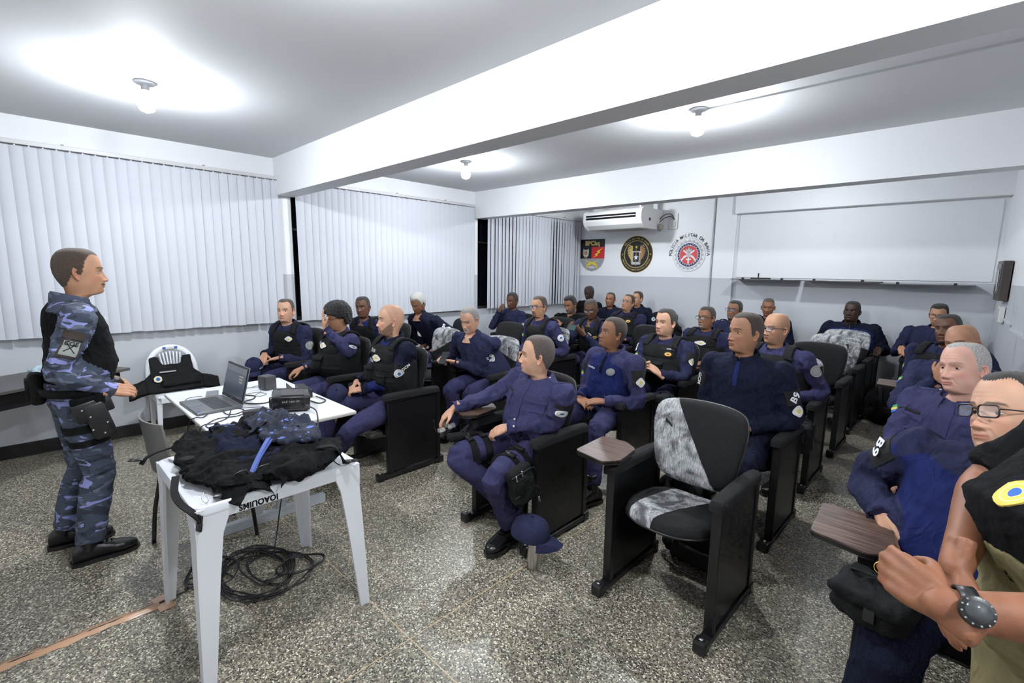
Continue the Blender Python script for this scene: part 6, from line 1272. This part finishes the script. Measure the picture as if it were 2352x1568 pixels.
pr = thing('projector', (2.635, 1.135, .741), 'black projector on the white desk propped on a blue case', 'projector', rz=math.radians(-22))
PJ = mat('projector_black', (.013, .013, .014), .22); q = box((0, 0, .058), (.235, .215, .090), .010, 3, RX(math.radians(-3))); q.obj('housing', PJ, pr, True, auto=40)
box((.02, .01, .106), (.16, .13, .006), .002, 1, RX(math.radians(-3))).obj('top_panel', mat('projector_top', (.05, .05, .053), .3), pr, False)
q = lathe([(.001, 0), (.016, .002), (.020, .004), (.034, .008), (.036, .0), (.036, -.03)], 32, cap=False); q.v = [xf(q.V(), T(.070, -.112, .062)@RX(PI/2))]; q.obj('lens_ring', DKPLAS, pr); q = sphere((0, 0, 0), .024, 20, 10, (1, .35, 1)); q.v = [q.V()+np.array([.070, -.112, .062])]; q.obj('lens', mat('lens_glass_blue', (.01, .03, .10), .04), pr)
q = G()
for k in range(8): q.merge(box((.119, -.0+.0, .028+k*.009), (.003, .15, .004)))
q.obj('vent_slats', DKPLAS, pr, False); q = G()
for k in range(8): q.merge(box((-.055, -.109, .028+k*.009), (.10, .003, .004)))
q.obj('front_vent_slats', DKPLAS, pr, False)
for sx in (-.09, .09): lathe([(.001, 0), (.012, 0), (.012, .014), (.001, .014)], 14, (sx, .08, 0)).obj('foot', DKPLAS, pr)
q = G(); v2, f = text2d('DLP  LED 3D', .014, .02); q.add([(.1215, p[0]*1.2, .072+p[1]) for p in v2], f); q.obj('lettering', PGREY, pr, False)
q = G(); v2, f = text2d('BENQ', .014, .03); q.add([(-.02+p[0], -.1215, .078+p[1]) for p in v2], f); q.obj('badge', PGREY, pr, False)
t = thing('glasses_case', (2.775, .995, .741), 'dark blue glossy case under the projector front', 'case', rz=.3); BLC = mat('blue_gloss_case', (.012, .030, .11), .15, coat=.6)
box((0, 0, .010), (.12, .085, .018), .008, 3).obj('bottom', BLC, t, True, auto=40); box((0, 0, .024), (.118, .083, .016), .007, 3).obj('lid', BLC, t, True, auto=40); 
t = thing('speaker', (2.03, 1.20, .741), 'small dark cube speaker on the desk behind the laptop screen', 'speaker', rz=.25); SPK = mat('speaker_grey', (.05, .05, .053), .45)
box((0, 0, .05), (.095, .085, .10), .008, 2).obj('cabinet', SPK, t, True, auto=40); box((0, -.044, .05), (.078, .003, .082), .002).obj('grille', DKPLAS, t, False)
t = thing('signal_box', (2.36, 1.325, .741), 'flat black connector box on the desk behind the projector', 'box', rz=-.15); box((0, 0, .027), (.23, .06, .054), .004).obj('case', DKPLAS, t, False); box((0, 0, .056), (.235, .09, .004), .001).obj('top_plate', SPK, t, False); lathe([(.001, 0), (.009, 0), (.009, .012), (.001, .012)], 12).obj('knob', SPK, t)
t.children[-1].matrix_local = T(.02, -.033, .03)@RX(PI/2)
t = thing('smartphone', (1.96, .865, .749), 'smartphone in a pale case lying on the desk left of the laptop', 'phone', rz=1.3); box((0, 0, 0), (.075, .155, .012), .005, 2).obj('case', mat('pale_phone_case', (.35, .31, .24), .4), t, True, auto=40); box((0, 0, .0065), (.069, .147, .002)).obj('screen', mat('phone_glass_grey', (.12, .13, .15), .08), t, False)
t = thing('power_brick', (2.62, .925, .741), 'black laptop power brick on the desk in front of the projector', 'charger', rz=math.radians(-12)); box((0, 0, .015), (.05, .13, .030), .006, 2, RZ(0)).obj('brick', DKPLAS, t, True, auto=40); tube([(0, .065, .015), (0, .095, .012)], [.008, .004], 8).obj('strain_relief', DKPLAS, t)
t = thing('hard_drive', (2.82, .73, .741), 'thin grey drive at the desk edge behind the crumpled bags', 'drive', rz=.4); box((0, 0, .008), (.13, .085, .016), .004, 2).obj('case', SPK, t, True, auto=40); tube([(-.06, .02, .008), (-.09, .03, .006)], .004, 6).obj('plug', DKPLAS, t)
def cable(name, pts, r, label, n=60, grp='cables on and under the desk', m=None): o = tube(pts, r, 6, n).obj(name, m or DKPLAS); tag(o, label, 'cable', grp); return o
Zd = .745
cable('cable', [(2.62, .86, .755), (2.60, .82, Zd), (2.58, .74, Zd), (2.66, .66, Zd), (2.74, .66, Zd), (2.78, .70, .75)], .003, 'black lead from the power brick to the thin grey drive')
cable('cable', [(2.66, 1.01, .755), (2.64, 1.06, Zd), (2.60, 1.09, .78)], .0025, 'short lead between power brick and projector', 20)
cable('cable', [(2.44, .80, .750), (2.52, .80, .746), (2.55, .84, Zd), (2.50, .90, Zd), (2.44, .88, .75)], .003, 'looped lead plugged into the laptop edge')
cable('cable', [(2.45, .72, .748), (2.50, .68, .746), (2.48, .645, .746), (2.44, .62, .70), (2.43, .60, .5), (2.40, .60, .30)], .0032, 'black lead dropping over the near desk edge by the laptop')
cable('cable', [(2.46, .84, .748), (2.60, .78, Zd), (2.66, .70, Zd), (2.66, .645, Zd), (2.66, .625, .70), (2.67, .61, .5), (2.70, .62, .2)], .003, 'second black lead dropping over the near desk edge')
cable('cable', [(2.10, 1.00, Zd), (2.18, 1.06, Zd), (2.26, 1.03, Zd), (2.30, .96, Zd+.0), (2.38, .98, Zd), (2.42, 1.06, Zd), (2.36, 1.12, Zd), (2.44, 1.16, Zd), (2.52, 1.10, .76)], .004, 'thick black video lead between laptop and projector')
cable('cable', [(2.06, 1.15, .78), (2.14, 1.12, .76), (2.18, 1.06, Zd), (2.12, 1.02, Zd), (2.10, 1.10, Zd), (2.18, 1.14, Zd), (2.22, 1.08, Zd), (2.14, 1.04, Zd)], .0018, 'thin grey audio wire curled by the cube speaker', m=SPK)
cable('cable', [(2.00, 1.16, .77), (1.92, 1.10, Zd), (1.88, 1.02, Zd), (1.94, 1.18, Zd), (1.90, 1.26, Zd)], .0018, 'thin grey wire trailing left of the cube speaker', m=SPK)
cable('cable', [(1.98, .80, .75), (1.95, .74, Zd), (2.0, .70, Zd), (2.05, .72, Zd), (2.12, .70, .75)], .002, 'thin charging wire by the pale phone', m=SPK)
cable('cable', [(2.46, .90, .75), (2.50, 1.0, Zd), (2.56, 1.03, Zd), (2.48, 1.07, Zd), (2.42, 1.12, Zd)], .0018, 'thin wire crossing the desk in front of the projector', m=SPK)
cable('cable', [(2.42, 1.30, .77), (2.50, 1.24, Zd), (2.56, 1.28, Zd), (2.66, 1.30, Zd), (2.62, 1.36, Zd), (2.50, 1.35, .75)], .004, 'black lead looping behind the projector')
cable('cable', [(2.77, 1.15, .79), (2.86, 1.18, .775), (2.95, 1.16, .76), (3.01, 1.13, .70), (3.03, 1.08, .60), (3.00, 1.02, .50), (2.95, .97, .46), (2.90, .95, .30), (2.92, .90, .08), (3.00, .85, .008)], .004, 'black mains lead from the projector hanging past the desk corner to the floor', 90)
rs = random.Random(5)
for k in range(7):
    cx, cy = 3.10+rs.uniform(-.05, .05), .76+rs.uniform(-.05, .05); ra, rb = rs.uniform(.10, .26), rs.uniform(.08, .20); ph = rs.uniform(0, 6); n_ = rs.randint(14, 26)
    if k >= 5: cx += (-.14, .08)[k-5]; cy += (-.16, .15)[k-5]; ra *= .6; rb *= .6
    pts = [(cx+ra*(1+.14*math.sin(j*1.7+k))*math.cos(ph+j*.62), cy+rb*(1+.14*math.cos(j*1.3+k))*math.sin(ph+j*.62), .006+.007*k*.4+.006*abs(math.sin(j*.9+k))) for j in range(n_)]
    cable('cable', pts, .0042, 'loop of the tangled black cable heap on the floor under the plastic table', 160, 'tangled black cable heap on the floor')
cable('cable', [(3.0, .55, .008), (2.92, .46, .008), (2.88, .50, .008), (2.90, .60, .008), (3.02, .64, .012)], .0042, 'wide loop of black cable beside the rear leg of the plastic table', 60)
cable('cable', [(3.02, .60, .008), (2.96, .45, .008), (2.99, .36, .008), (2.99, -.5, .008)], .0042, 'black cable running under the brown packing tape', 60)
q = G(); nseg = 40; vv = []
for i in range(nseg+1):
    y = .33-1.2*i/nseg; w_ = .024+.004*math.sin(i*1.9); 
    for u in (-1, -.5, 0, .5, 1): vv.append((2.992+u*w_*1.25+.004*math.sin(i*.7), y, .0015+.011*math.exp(-(u*2)**2)+.0012*math.sin(i*2.3+u*5)))
q.add(vv, [(i*5+j, i*5+j+1, i*5+j+6, i*5+j+5) for i in range(nseg) for j in range(4)]); q2 = box((2.995, .345, .003), (.135, .062, .004), .001, 1, RZ(.12)); tp = thing('packing_tape', (2.99, 0, 0), 'brown packing tape stuck along the floor over a cable', 'tape'); q.v = [q.V()-np.array([2.99, 0, 0])]; q2.v = [q2.V()-np.array([2.99, 0, 0])]; q.obj('long_strip', TAN, tp); q2.obj('cross_piece', TAN, tp, False)

# ------------------------------------------------------------------ white plastic table with the bags
pt = thing('plastic_table', (3.335, .705, 0), 'white plastic table holding the heap of bags, stencilled on its edge', 'table')
S2 = .335; o = rounded(2*S2, 2*S2, .045, 6)
def rr(sc, z, sh=0): return [((abs(x)*sc-sh)*math.copysign(1, x), (abs(y)*sc-sh)*math.copysign(1, y), z) for x, y in o]
v, f = loft([rr(.90, .700), rr(.985, .700), rr(1.0, .692), rr(1.0, .708), rr(.99, .722), rr(.965, .726), rr(.93, .722), rr(.90, .718)], True, False); q = G(); q.add(v, f); n0 = len(o); q.f.append(tuple(7*n0+j for j in range(n0))); q.f.append(tuple(range(n0-1, -1, -1))); q.m += [0, 0]
q.obj('table_top', PLWHITE, pt, True, auto=35)
for s, ax in ((1, 0), (-1, 0), (1, 1), (-1, 1)):   # apron with arched underside
    pts = [(-S2+.015, .70)]; 
    for k in range(21): u = -1+2*k/20; pts.append((u*(S2-.035), .610+.052*min(1, (1-abs(u))*7)**.6))
    pts.append((S2-.015, .70)); 
    q = prism(pts, s*(S2-.020), s*(S2-.004), 'y' if ax == 0 else 'x'); q.obj('apron', PLWHITE, pt, False)
for sx in (-1, 1):
    for sy in (-1, 1):
        rings = []
        for z, e, w_ in ((.715, .0, .125), (.66, .0, .115), (.60, -.002, .092), (.40, .006, .074), (.15, .014, .056), (.03, .018, .047), (0, .019, .045)):
            cx, cy = sx*(S2-.0015+e), sy*(S2-.0015+e); L5 = [(0, 0), (-w_, 0), (-w_, -.012), (-w_*.55, -.016), (-.022, -.022), (-.016, -w_*.55), (-.012, -w_), (0, -w_)]; rings.append([(cx+sx*a, cy+sy*b, z) for a, b in [(min(a, -.0), min(b, 0)) for a, b in L5]])
        v, f = loft(rings); q = G(); q.add(v, f); q.obj('leg', PLWHITE, pt, True, auto=30)
q = G(); v2, f = text2d('JOAQUIMS', .030, .05); pts = [(S2-.0035, -.105-p[0], .682-p[1]*1.2) for p in v2]; q.add(pts, f); q.obj('stencil_lettering', PBLACK, pt, False)
# bags
def mound(parts, vox, amp, seed, freq, sm=3):
    g = G()
    for c, s, rz, tilt in parts: q = sphere((0, 0, 0), 1, 22, 14, s); q.v = [xf(q.V(), T(*c)@RZ(rz)@RX(tilt))]; g.merge(q)
    g = remesh(g, vox, sm); g = wrinkle(g, amp, seed, freq); return wrinkle(g, amp*.4, seed+1, freq*2.3)
bg = thing('duffel_bag', (3.33, .68, .727), 'unzipped black gear bag sprawled over the white plastic table', 'bag')
q = mound([((.02, -.05, .045), (.33, .24, .052), .15, 0), ((-.10, .10, .07), (.26, .20, .07), .1, 0), ((.22, .12, .055), (.20, .20, .060), .6, 0), ((-.25, -.10, .05), (.15, .17, .055), .1, 0), ((.10, -.16, .04), (.25, .12, .04), .25, 0)], .008, .026, 3, 17)
v_ = q.V(); v_[:, 2] = np.maximum(v_[:, 2], .001); q.v = [v_]; q.obj('body', BLACKC, bg)
def cloth(cx, cy, cz, w, l, rz, m, amp, seed, name, parent, sag=.03, freq=16, nx=40, ny=30):
    u, v_ = np.meshgrid(np.linspace(-1, 1, nx), np.linspace(-1, 1, ny), indexing='ij'); wob = 1+.10*np.sin(u*5+seed)*np.cos(v_*4+seed*2); x = u*w/2*wob; y = v_*l/2*(1+.12*np.sin(u*6+seed*1.7)); P = np.stack([x, y, np.zeros_like(x)], -1).reshape(-1, 3)
    z = folds(P+seed, amp, seed, freq)+folds(P+seed, amp*.35, seed+3, freq*2.7)-sag*((u**2+v_**2).reshape(-1)); P[:, 2] = z+.004*np.random.RandomState(seed).rand(); M = T(cx, cy, cz)@RZ(rz); P = xf(P, M); n_ = nx*ny; f = [(i*ny+j, (i+1)*ny+j, (i+1)*ny+j+1, i*ny+j+1) for i in range(nx-1) for j in range(ny-1)]
    P2 = P-np.array([0, 0, .004]); f2 = [tuple(n_+k for k in q[::-1]) for q in f]; e = [(i*ny, n_+i*ny, n_+(i+1)*ny, (i+1)*ny) for i in range(nx-1)]+[(i*ny+ny-1, (i+1)*ny+ny-1, n_+(i+1)*ny+ny-1, n_+i*ny+ny-1) for i in range(nx-1)]; q = G(); q.add(np.vstack([P, P2]), f+f2+e); return q.obj(name, m, parent)
cloth(-.02, .02, .135, .56, .30, .12, NAVY2, .035, 12, 'open_flap', bg, .05); cloth(.12, -.15, .085, .50, .17, .22, BLACKC, .022, 21, 'side_flap', bg, .05); cloth(-.22, .12, .15, .24, .22, .5, BLACKC, .028, 31, 'pocket_flap', bg, .04); cloth(.26, .10, .12, .22, .30, .3, BLACKC, .03, 41, 'end_flap', bg, .05)
for k in range(4):
    x0, y0 = .265+.0*k, -.13+.085*k; q = tube([(x0+.03, y0-.026, .060), (x0+.034, y0-.018, .080), (x0+.034, y0+.018, .084), (x0+.03, y0+.026, .064)], .0032, 6, 18); q.obj('web_loop', DKPLAS, bg)
def strap(pts, w_, m, name, parent, n=40, th_=.0025):
    c = catmull(pts, n); rows = []
    for i, p in enumerate(c):
        t_ = unit(c[min(i+1, n-1)]-c[max(i-1, 0)]); s_ = unit(np.cross(t_, (0, 0, 1)) if abs(t_[2]) < .95 else (1, 0, 0)); nn = np.cross(s_, t_); rows.append([p+s_*w_/2+nn*th_, p-s_*w_/2+nn*th_, p-s_*w_/2-nn*th_, p+s_*w_/2-nn*th_])
    v, f = loft(rows); q = G(); q.add(v, f); return q.obj(name, m, parent, True, auto=50)
strap([(.10, -.31, .055), (.20, -.335, .030), (.27, -.33, .006), (.335, -.31, -.01), (.352, -.29, -.05)], .026, VESTM, 'webbing_strap', bg); strap([(-.30, -.24, .05), (-.36, -.30, .02), (-.37, -.335, .004), (-.36, -.36, -.02)], .026, VESTM, 'webbing_strap', bg); strap([(.30, .18, .10), (.34, .24, .10), (.35, .28, .02), (.33, .30, .004)], .028, VESTM, 'webbing_strap', bg)
def clip(c, rz, parent, M0=None, prong=True):
    q = box((0, 0, 0), (.030, .036, .010), .004, 2)
    if prong:
        for s in (-1, 0, 1): q.merge(box((s*.011, .030, 0), (.006, .028, .008), .003))
    q.v = [xf(q.V(), T(*c)@RZ(rz)@(M0 or Matrix.Identity(4)))]; q.obj('side_release_buckle', DKPLAS, parent, True, auto=40)
clip((.352, -.295, -.065), .3, bg, RX(1.4)); clip((.30, -.215, .012), 1.2, bg, None, False); clip((-.375, -.36, .0), 2.6, bg); clip((.335, .30, .012), -.4, bg); clip((.31, .03, .018), -1.4, bg)
q = tube([(.29, -.26, .035), (.31, -.27, .02), (.325, -.262, .008), (.315, -.25, .012), (.295, -.25, .03)], .002, 5, 24); q.obj('zip_pull', CHROME, bg)
lathe([(.001, 0), (.028, 0), (.028, .004), (.012, .005), (.001, .005)], 20, (-.02, -.245, .075)).obj('round_tab', VESTM, bg)
strap([(-.34, -.06, .06), (-.25, -.10, .12), (-.12, -.10, .165), (.0, -.06, .19)], .010, mat('piping_blue', (.06, .08, .18), .6), 'zipper_piping', bg)
cb = thing('camouflage_cloth', (3.34, .80, .86), 'crumpled dark camouflage pouch with blue drawstring on top of the gear bag', 'cloth')
CAMO2 = camo('dark_blue_print_cloth', [(.018, .022, .042), (.012, .014, .026), (.016, .020, .036), (.12, .17, .46)], 13, (.56, .58, .64))
q = mound([((0, .02, .0), (.20, .12, .045), -.3, 0), ((.12, .05, .0), (.13, .10, .05), -.2, 0), ((-.12, .0, .01), (.12, .10, .045), 0, 0)], .009, .028, 9, 19); q.obj('body', CAMO2, cb)
cloth(-.08, .0, .06, .20, .18, -.4, CAMO2, .035, 52, 'collar_fold', cb, .02, 22); cloth(.06, .03, .075, .18, .20, -.2, CAMO2, .045, 62, 'upper_fold', cb, .03, 20)
STB = mat('drawstring_blue', (.07, .11, .34), .7); strap([(.10, -.06, .02), (.17, -.12, -.01), (.22, -.17, -.05), (.26, -.205, -.085), (.28, -.22, -.12)], .016, STB, 'drawstring', cb); strap([(.06, -.02, .03), (.14, -.08, .0), (.21, -.15, -.04), (.262, -.20, -.088)], .012, STB, 'drawstring', cb); strap([(.28, -.22, -.11), (.29, -.235, -.13), (.31, -.23, -.128)], .018, NAVY2, 'cord_end', cb)

# ------------------------------------------------------------------ chairs by the desk and the wall table
gc = thing('metal_chair', (2.50, .66, 0), 'grey plastic-backed chair with black tube legs tucked at the white desk', 'chair', rz=math.radians(4)); GS = mat('grey_chair_shell', (.15, .148, .14), .42)
aa = np.linspace(-1, 1, 17); rows = []
for z, k in ((.50, .93), (.56, .98), (.66, 1), (.76, 1.0), (.80, .97)): rows.append([(u*.19*k, -.19-.045*(1-u*u)-(z-.5)*.12, z+.0) for u in aa])
v = np.array(rows).reshape(-1, 3); v2_ = v+np.array([0, .010, 0]); n_ = 17; f = []
for i in range(4):
    for j in range(16): k = i*n_+j; f.append((k, k+1, k+n_+1, k+n_)); f.append((85+k, 85+k+n_, 85+k+n_+1, 85+k+1))
for j in range(16): f.append((j, 85+j, 86+j, j+1)); f.append((68+j, 69+j, 154+j, 153+j))
for i in range(4): f.append((i*n_, (i+1)*n_, 85+(i+1)*n_, 85+i*n_)); f.append((i*n_+16, 85+i*n_+16, 85+(i+1)*n_+16, (i+1)*n_+16))
q = G(); q.add(np.vstack([v, v2_]), f); q.obj('backrest', GS, gc, True, auto=40)
q = box((0, .03, .445), (.40, .38, .022), .010, 3); v_ = q.V(); v_[:, 2] += .012*np.abs(v_[:, 0]/.2)**2; q.v = [v_]; q.obj('seat', GS, gc, True, auto=40)
for s in (-1, 1):
    tube([(s*.165, -.215, .60), (s*.168, -.20, .50), (s*.17, -.17, .42), (s*.175, -.21, .20), (s*.18, -.23, 0)], .0115, 10, 20).obj('leg', METALB, gc); tube([(s*.165, .17, .435), (s*.175, .19, .2), (s*.18, .205, 0)], .0115, 10, 12).obj('leg', METALB, gc)
tube([(-.165, -.21, .56), (-.167, -.19, .45), (-.12, -.13, .425), (.12, -.13, .425), (.167, -.19, .45), (.165, -.21, .56)], .010, 10, 30).obj('back_tube', METALB, gc)
wt_ = thing('side_table', (.56, -.06, 0), 'dark grey laminate table along the window wall behind the standing officer', 'table', rz=math.radians(30)); DT = mat('dark_laminate', (.085, .082, .078), .4, var=(4, .15))
box((0, -.30, .738), (.60, 1.8, .024), .003).obj('table_top', DT, wt_, False); box((0, -.30, .66), (.50, 1.7, .11), .003).obj('under_frame', PANEL, wt_, False)
for sx in (-.25, .25):
    for sy in (-1.1, .44 if sx < 0 else .20): tube([(sx, sy, .72), (sx*1.12, sy+.03, 0)], .016, 10).obj('leg', METALB, wt_)
t = thing('plastic_bag', (.50, .10, .751), 'crumpled pale blue plastic bag on the dark wall table', 'bag'); q = mound([((0, 0, .04), (.14, .10, .05), .4, 0), ((.05, .03, .05), (.07, .06, .05), 0, 0)], .008, .022, 5, 24); v_ = q.V(); v_[:, 2] = np.maximum(v_[:, 2], .002); q.v = [v_]; q.obj('bag', mat('pale_blue_plastic', (.50, .66, .74), .18, coat=.6, alpha=.75), t)
# white plastic chair
pc = thing('plastic_chair', (.24, .97, 0), 'white plastic armless chair with slatted arched back, against the window wall', 'chair')
q = tube([(-.02, -.22, .40), (-.06, -.225, .55), (-.10, -.205, .70), (-.135, -.13, .80), (-.145, 0, .835), (-.135, .13, .80), (-.10, .205, .70), (-.06, .225, .55), (-.02, .22, .40)], [.026, .026, .027, .029, .030, .029, .027, .026, .026], 12, 48, flat=.55); q.obj('back_frame', PLWHITE, pc)
for k in range(7): 
    u = (k-3)/3; q = tube([(-.03, u*.055, .43), (-.085, u*.075, .62), (-.135, u*.098, .80-.015*abs(u))], [.008, .007, .008], 8, 12, flat=.5); q.obj('back_slat', PLWHITE, pc)
for s in (-1, 1): tube([(-.03, s*.075, .43), (-.085, s*.10, .60), (-.12, s*.15, .74), (-.125, s*.185, .77)], [.012, .012, .012, .014], 8, 16, flat=.5).obj('back_slat', PLWHITE, pc)
q = box((.02, 0, .425), (.36, .42, .025), .012, 3); q.obj('seat', PLWHITE, pc, True, auto=40)
for sx, sy in ((1, 1), (1, -1), (-1, 1), (-1, -1)): 
    rings = [[(sx*x0+a, sy*y0+b, z) for a, b in ((-w_, -w_), (w_, -w_), (w_, w_), (-w_, w_))] for x0, y0, z, w_ in ((.15, .185, .43, .030), (.158, .195, .30, .022), (.165, .21, 0, .018))]; v, f = loft(rings); q = G(); q.add(v, f); q.obj('leg', PLWHITE, pc, True, auto=30)
for s in (-1, 1): box((.02, s*.205, .395), (.34, .014, .05), .004).obj('apron', PLWHITE, pc, False)
box((.197, 0, .395), (.014, .36, .05), .004).obj('apron', PLWHITE, pc, False)
q = box((-.118, .0, .835), (.004, .13, .022), .001); q.obj('sticker', mat('sticker_white', (.8, .8, .82), .4), pc, False)
for yy, m_ in ((-.052, PBLUE), (.058, PBLUE)): box((-.1155, yy, .835), (.004, .028, .020)).obj('sticker_logo', m_, pc, False)
vt = thing('tactical_vest', (.33, .96, .445), 'black tactical vest with shield badge lying on the white plastic chair', 'vest')
pc.scale = (1, .86, 1)
def vslab(pts, y0, y1, M, seed, name, m=VESTM, r=None):
    q = prism(pts, y0, y1, 'y'); q = remesh(q, .009, 4); q.v = [xf(q.V(), M)]; wrinkle(q, .006, seed, 28); return q.obj(name, m, vt)
M = T(-.02, 0, .02)@RZ(PI/2)@RX(math.radians(-30))
vslab([(-.24, -.02), (.24, -.02), (.23, .12), (.17, .18), (.165, .33), (.10, .33), (.075, .25), (-.075, .25), (-.10, .33), (-.165, .33), (-.17, .18), (-.23, .12)], -.03, .03, M, 4, 'front_panel')
for s in (-1, 1): vslab([(s*.22, -.02), (s*.36, -.06), (s*.36, .07), (s*.22, .12)][::s], -.035, .035, M, 5+s, 'side_wing')
vslab([(-.10, .02), (.20, .02), (.20, .12), (-.10, .12)], -.06, -.02, M, 9, 'magazine_pouch')
q = G(); q.merge(box((-.045, -.042, .165), (.13, .006, .014), .001)); q.v = [xf(q.V(), M)]; q.obj('name_tape', PGREY, vt, False)
q = lathe([(.001, 0), (.016, 0), (.016, .003), (.001, .003)], 18); q.v = [xf(q.V(), M@T(-.13, -.046, .10)@RX(PI/2))]; q.obj('badge_centre', PBLUE, vt)
q = lathe([(.001, 0), (.034, 0), (.034, .003), (.001, .003)], 8); q.v = [xf(q.V(), M@T(-.13, -.042, .10)@RX(PI/2)@RZ(.39))]; q.obj('badge', mat('badge_cream', (.72, .66, .45), .6), vt, False)
# ------------------------------------------------------------------ bags between the seats
def backpack(loc, s, label, seed, rz=0):
    t = thing('backpack', loc, label, 'bag', rz=rz); w, d_, h = s; q = mound([((0, 0, h*.45), (w*.5, d_*.5, h*.48), 0, 0), ((0, -d_*.12, h*.25), (w*.52, d_*.5, h*.27), 0, 0)], .012, .012, seed, 18); v_ = q.V(); v_[:, 2] = np.maximum(v_[:, 2], .002); q.v = [v_]; q.obj('body', BLACKC, t)
    for sx in (-.22, .22): strap([(sx*w, -d_*.42, h*.1), (sx*w, -d_*.60, h*.4), (sx*w, -d_*.40, h*.8), (sx*w*.8, 0, h*.97)], .03, VESTM, 'strap', t)
    q = box((0, -d_*.50, h*.30), (w*.6, .05, h*.30), .016, 3); q.obj('front_pocket', VESTM, t, True, auto=50); tube([(-.04, 0, h*.92), (-.03, 0, h*1.04), (.03, 0, h*1.04), (.04, 0, h*.92)], .007, 6, 14).obj('carry_handle', VESTM, t)
backpack((2.92, 2.42, 0), (.34, .26, .40), 'black backpack on the floor behind the front tablet seat', 3); backpack((5.06, 6.55, 0), (.34, .30, .46), 'black backpack on the floor in the aisle near the far corner', 5, .4)
backpack((4.72, 2.55, 0), (.46, .24, .30), 'low black bag on the floor behind the film-wrapped empty seat', 7); backpack((4.62, 2.47, .39), (.30, .12, .13), 'folded dark jacket bundle behind the cushion of the film-wrapped seat', 9)
backpack((3.02, 5.52, .80), (.30, .16, .26), 'black bag propped on the seat back beyond the tall empty seat', 11); backpack((3.36, 6.32, .86), (.24, .16, .16), 'small black bag on the seat back left of the man with pale spectacles', 13)
t = thing('plastic_bag', (2.22, 1.95, .30), 'clear dark plastic bag hanging under the bald bearded officer’s seat', 'bag'); q = mound([((0, 0, 0), (.15, .14, .06), .3, 0)], .010, .02, 15, 20); q.obj('bag', mat('clear_dark_plastic', (.06, .06, .06), .12, coat=.8), t)
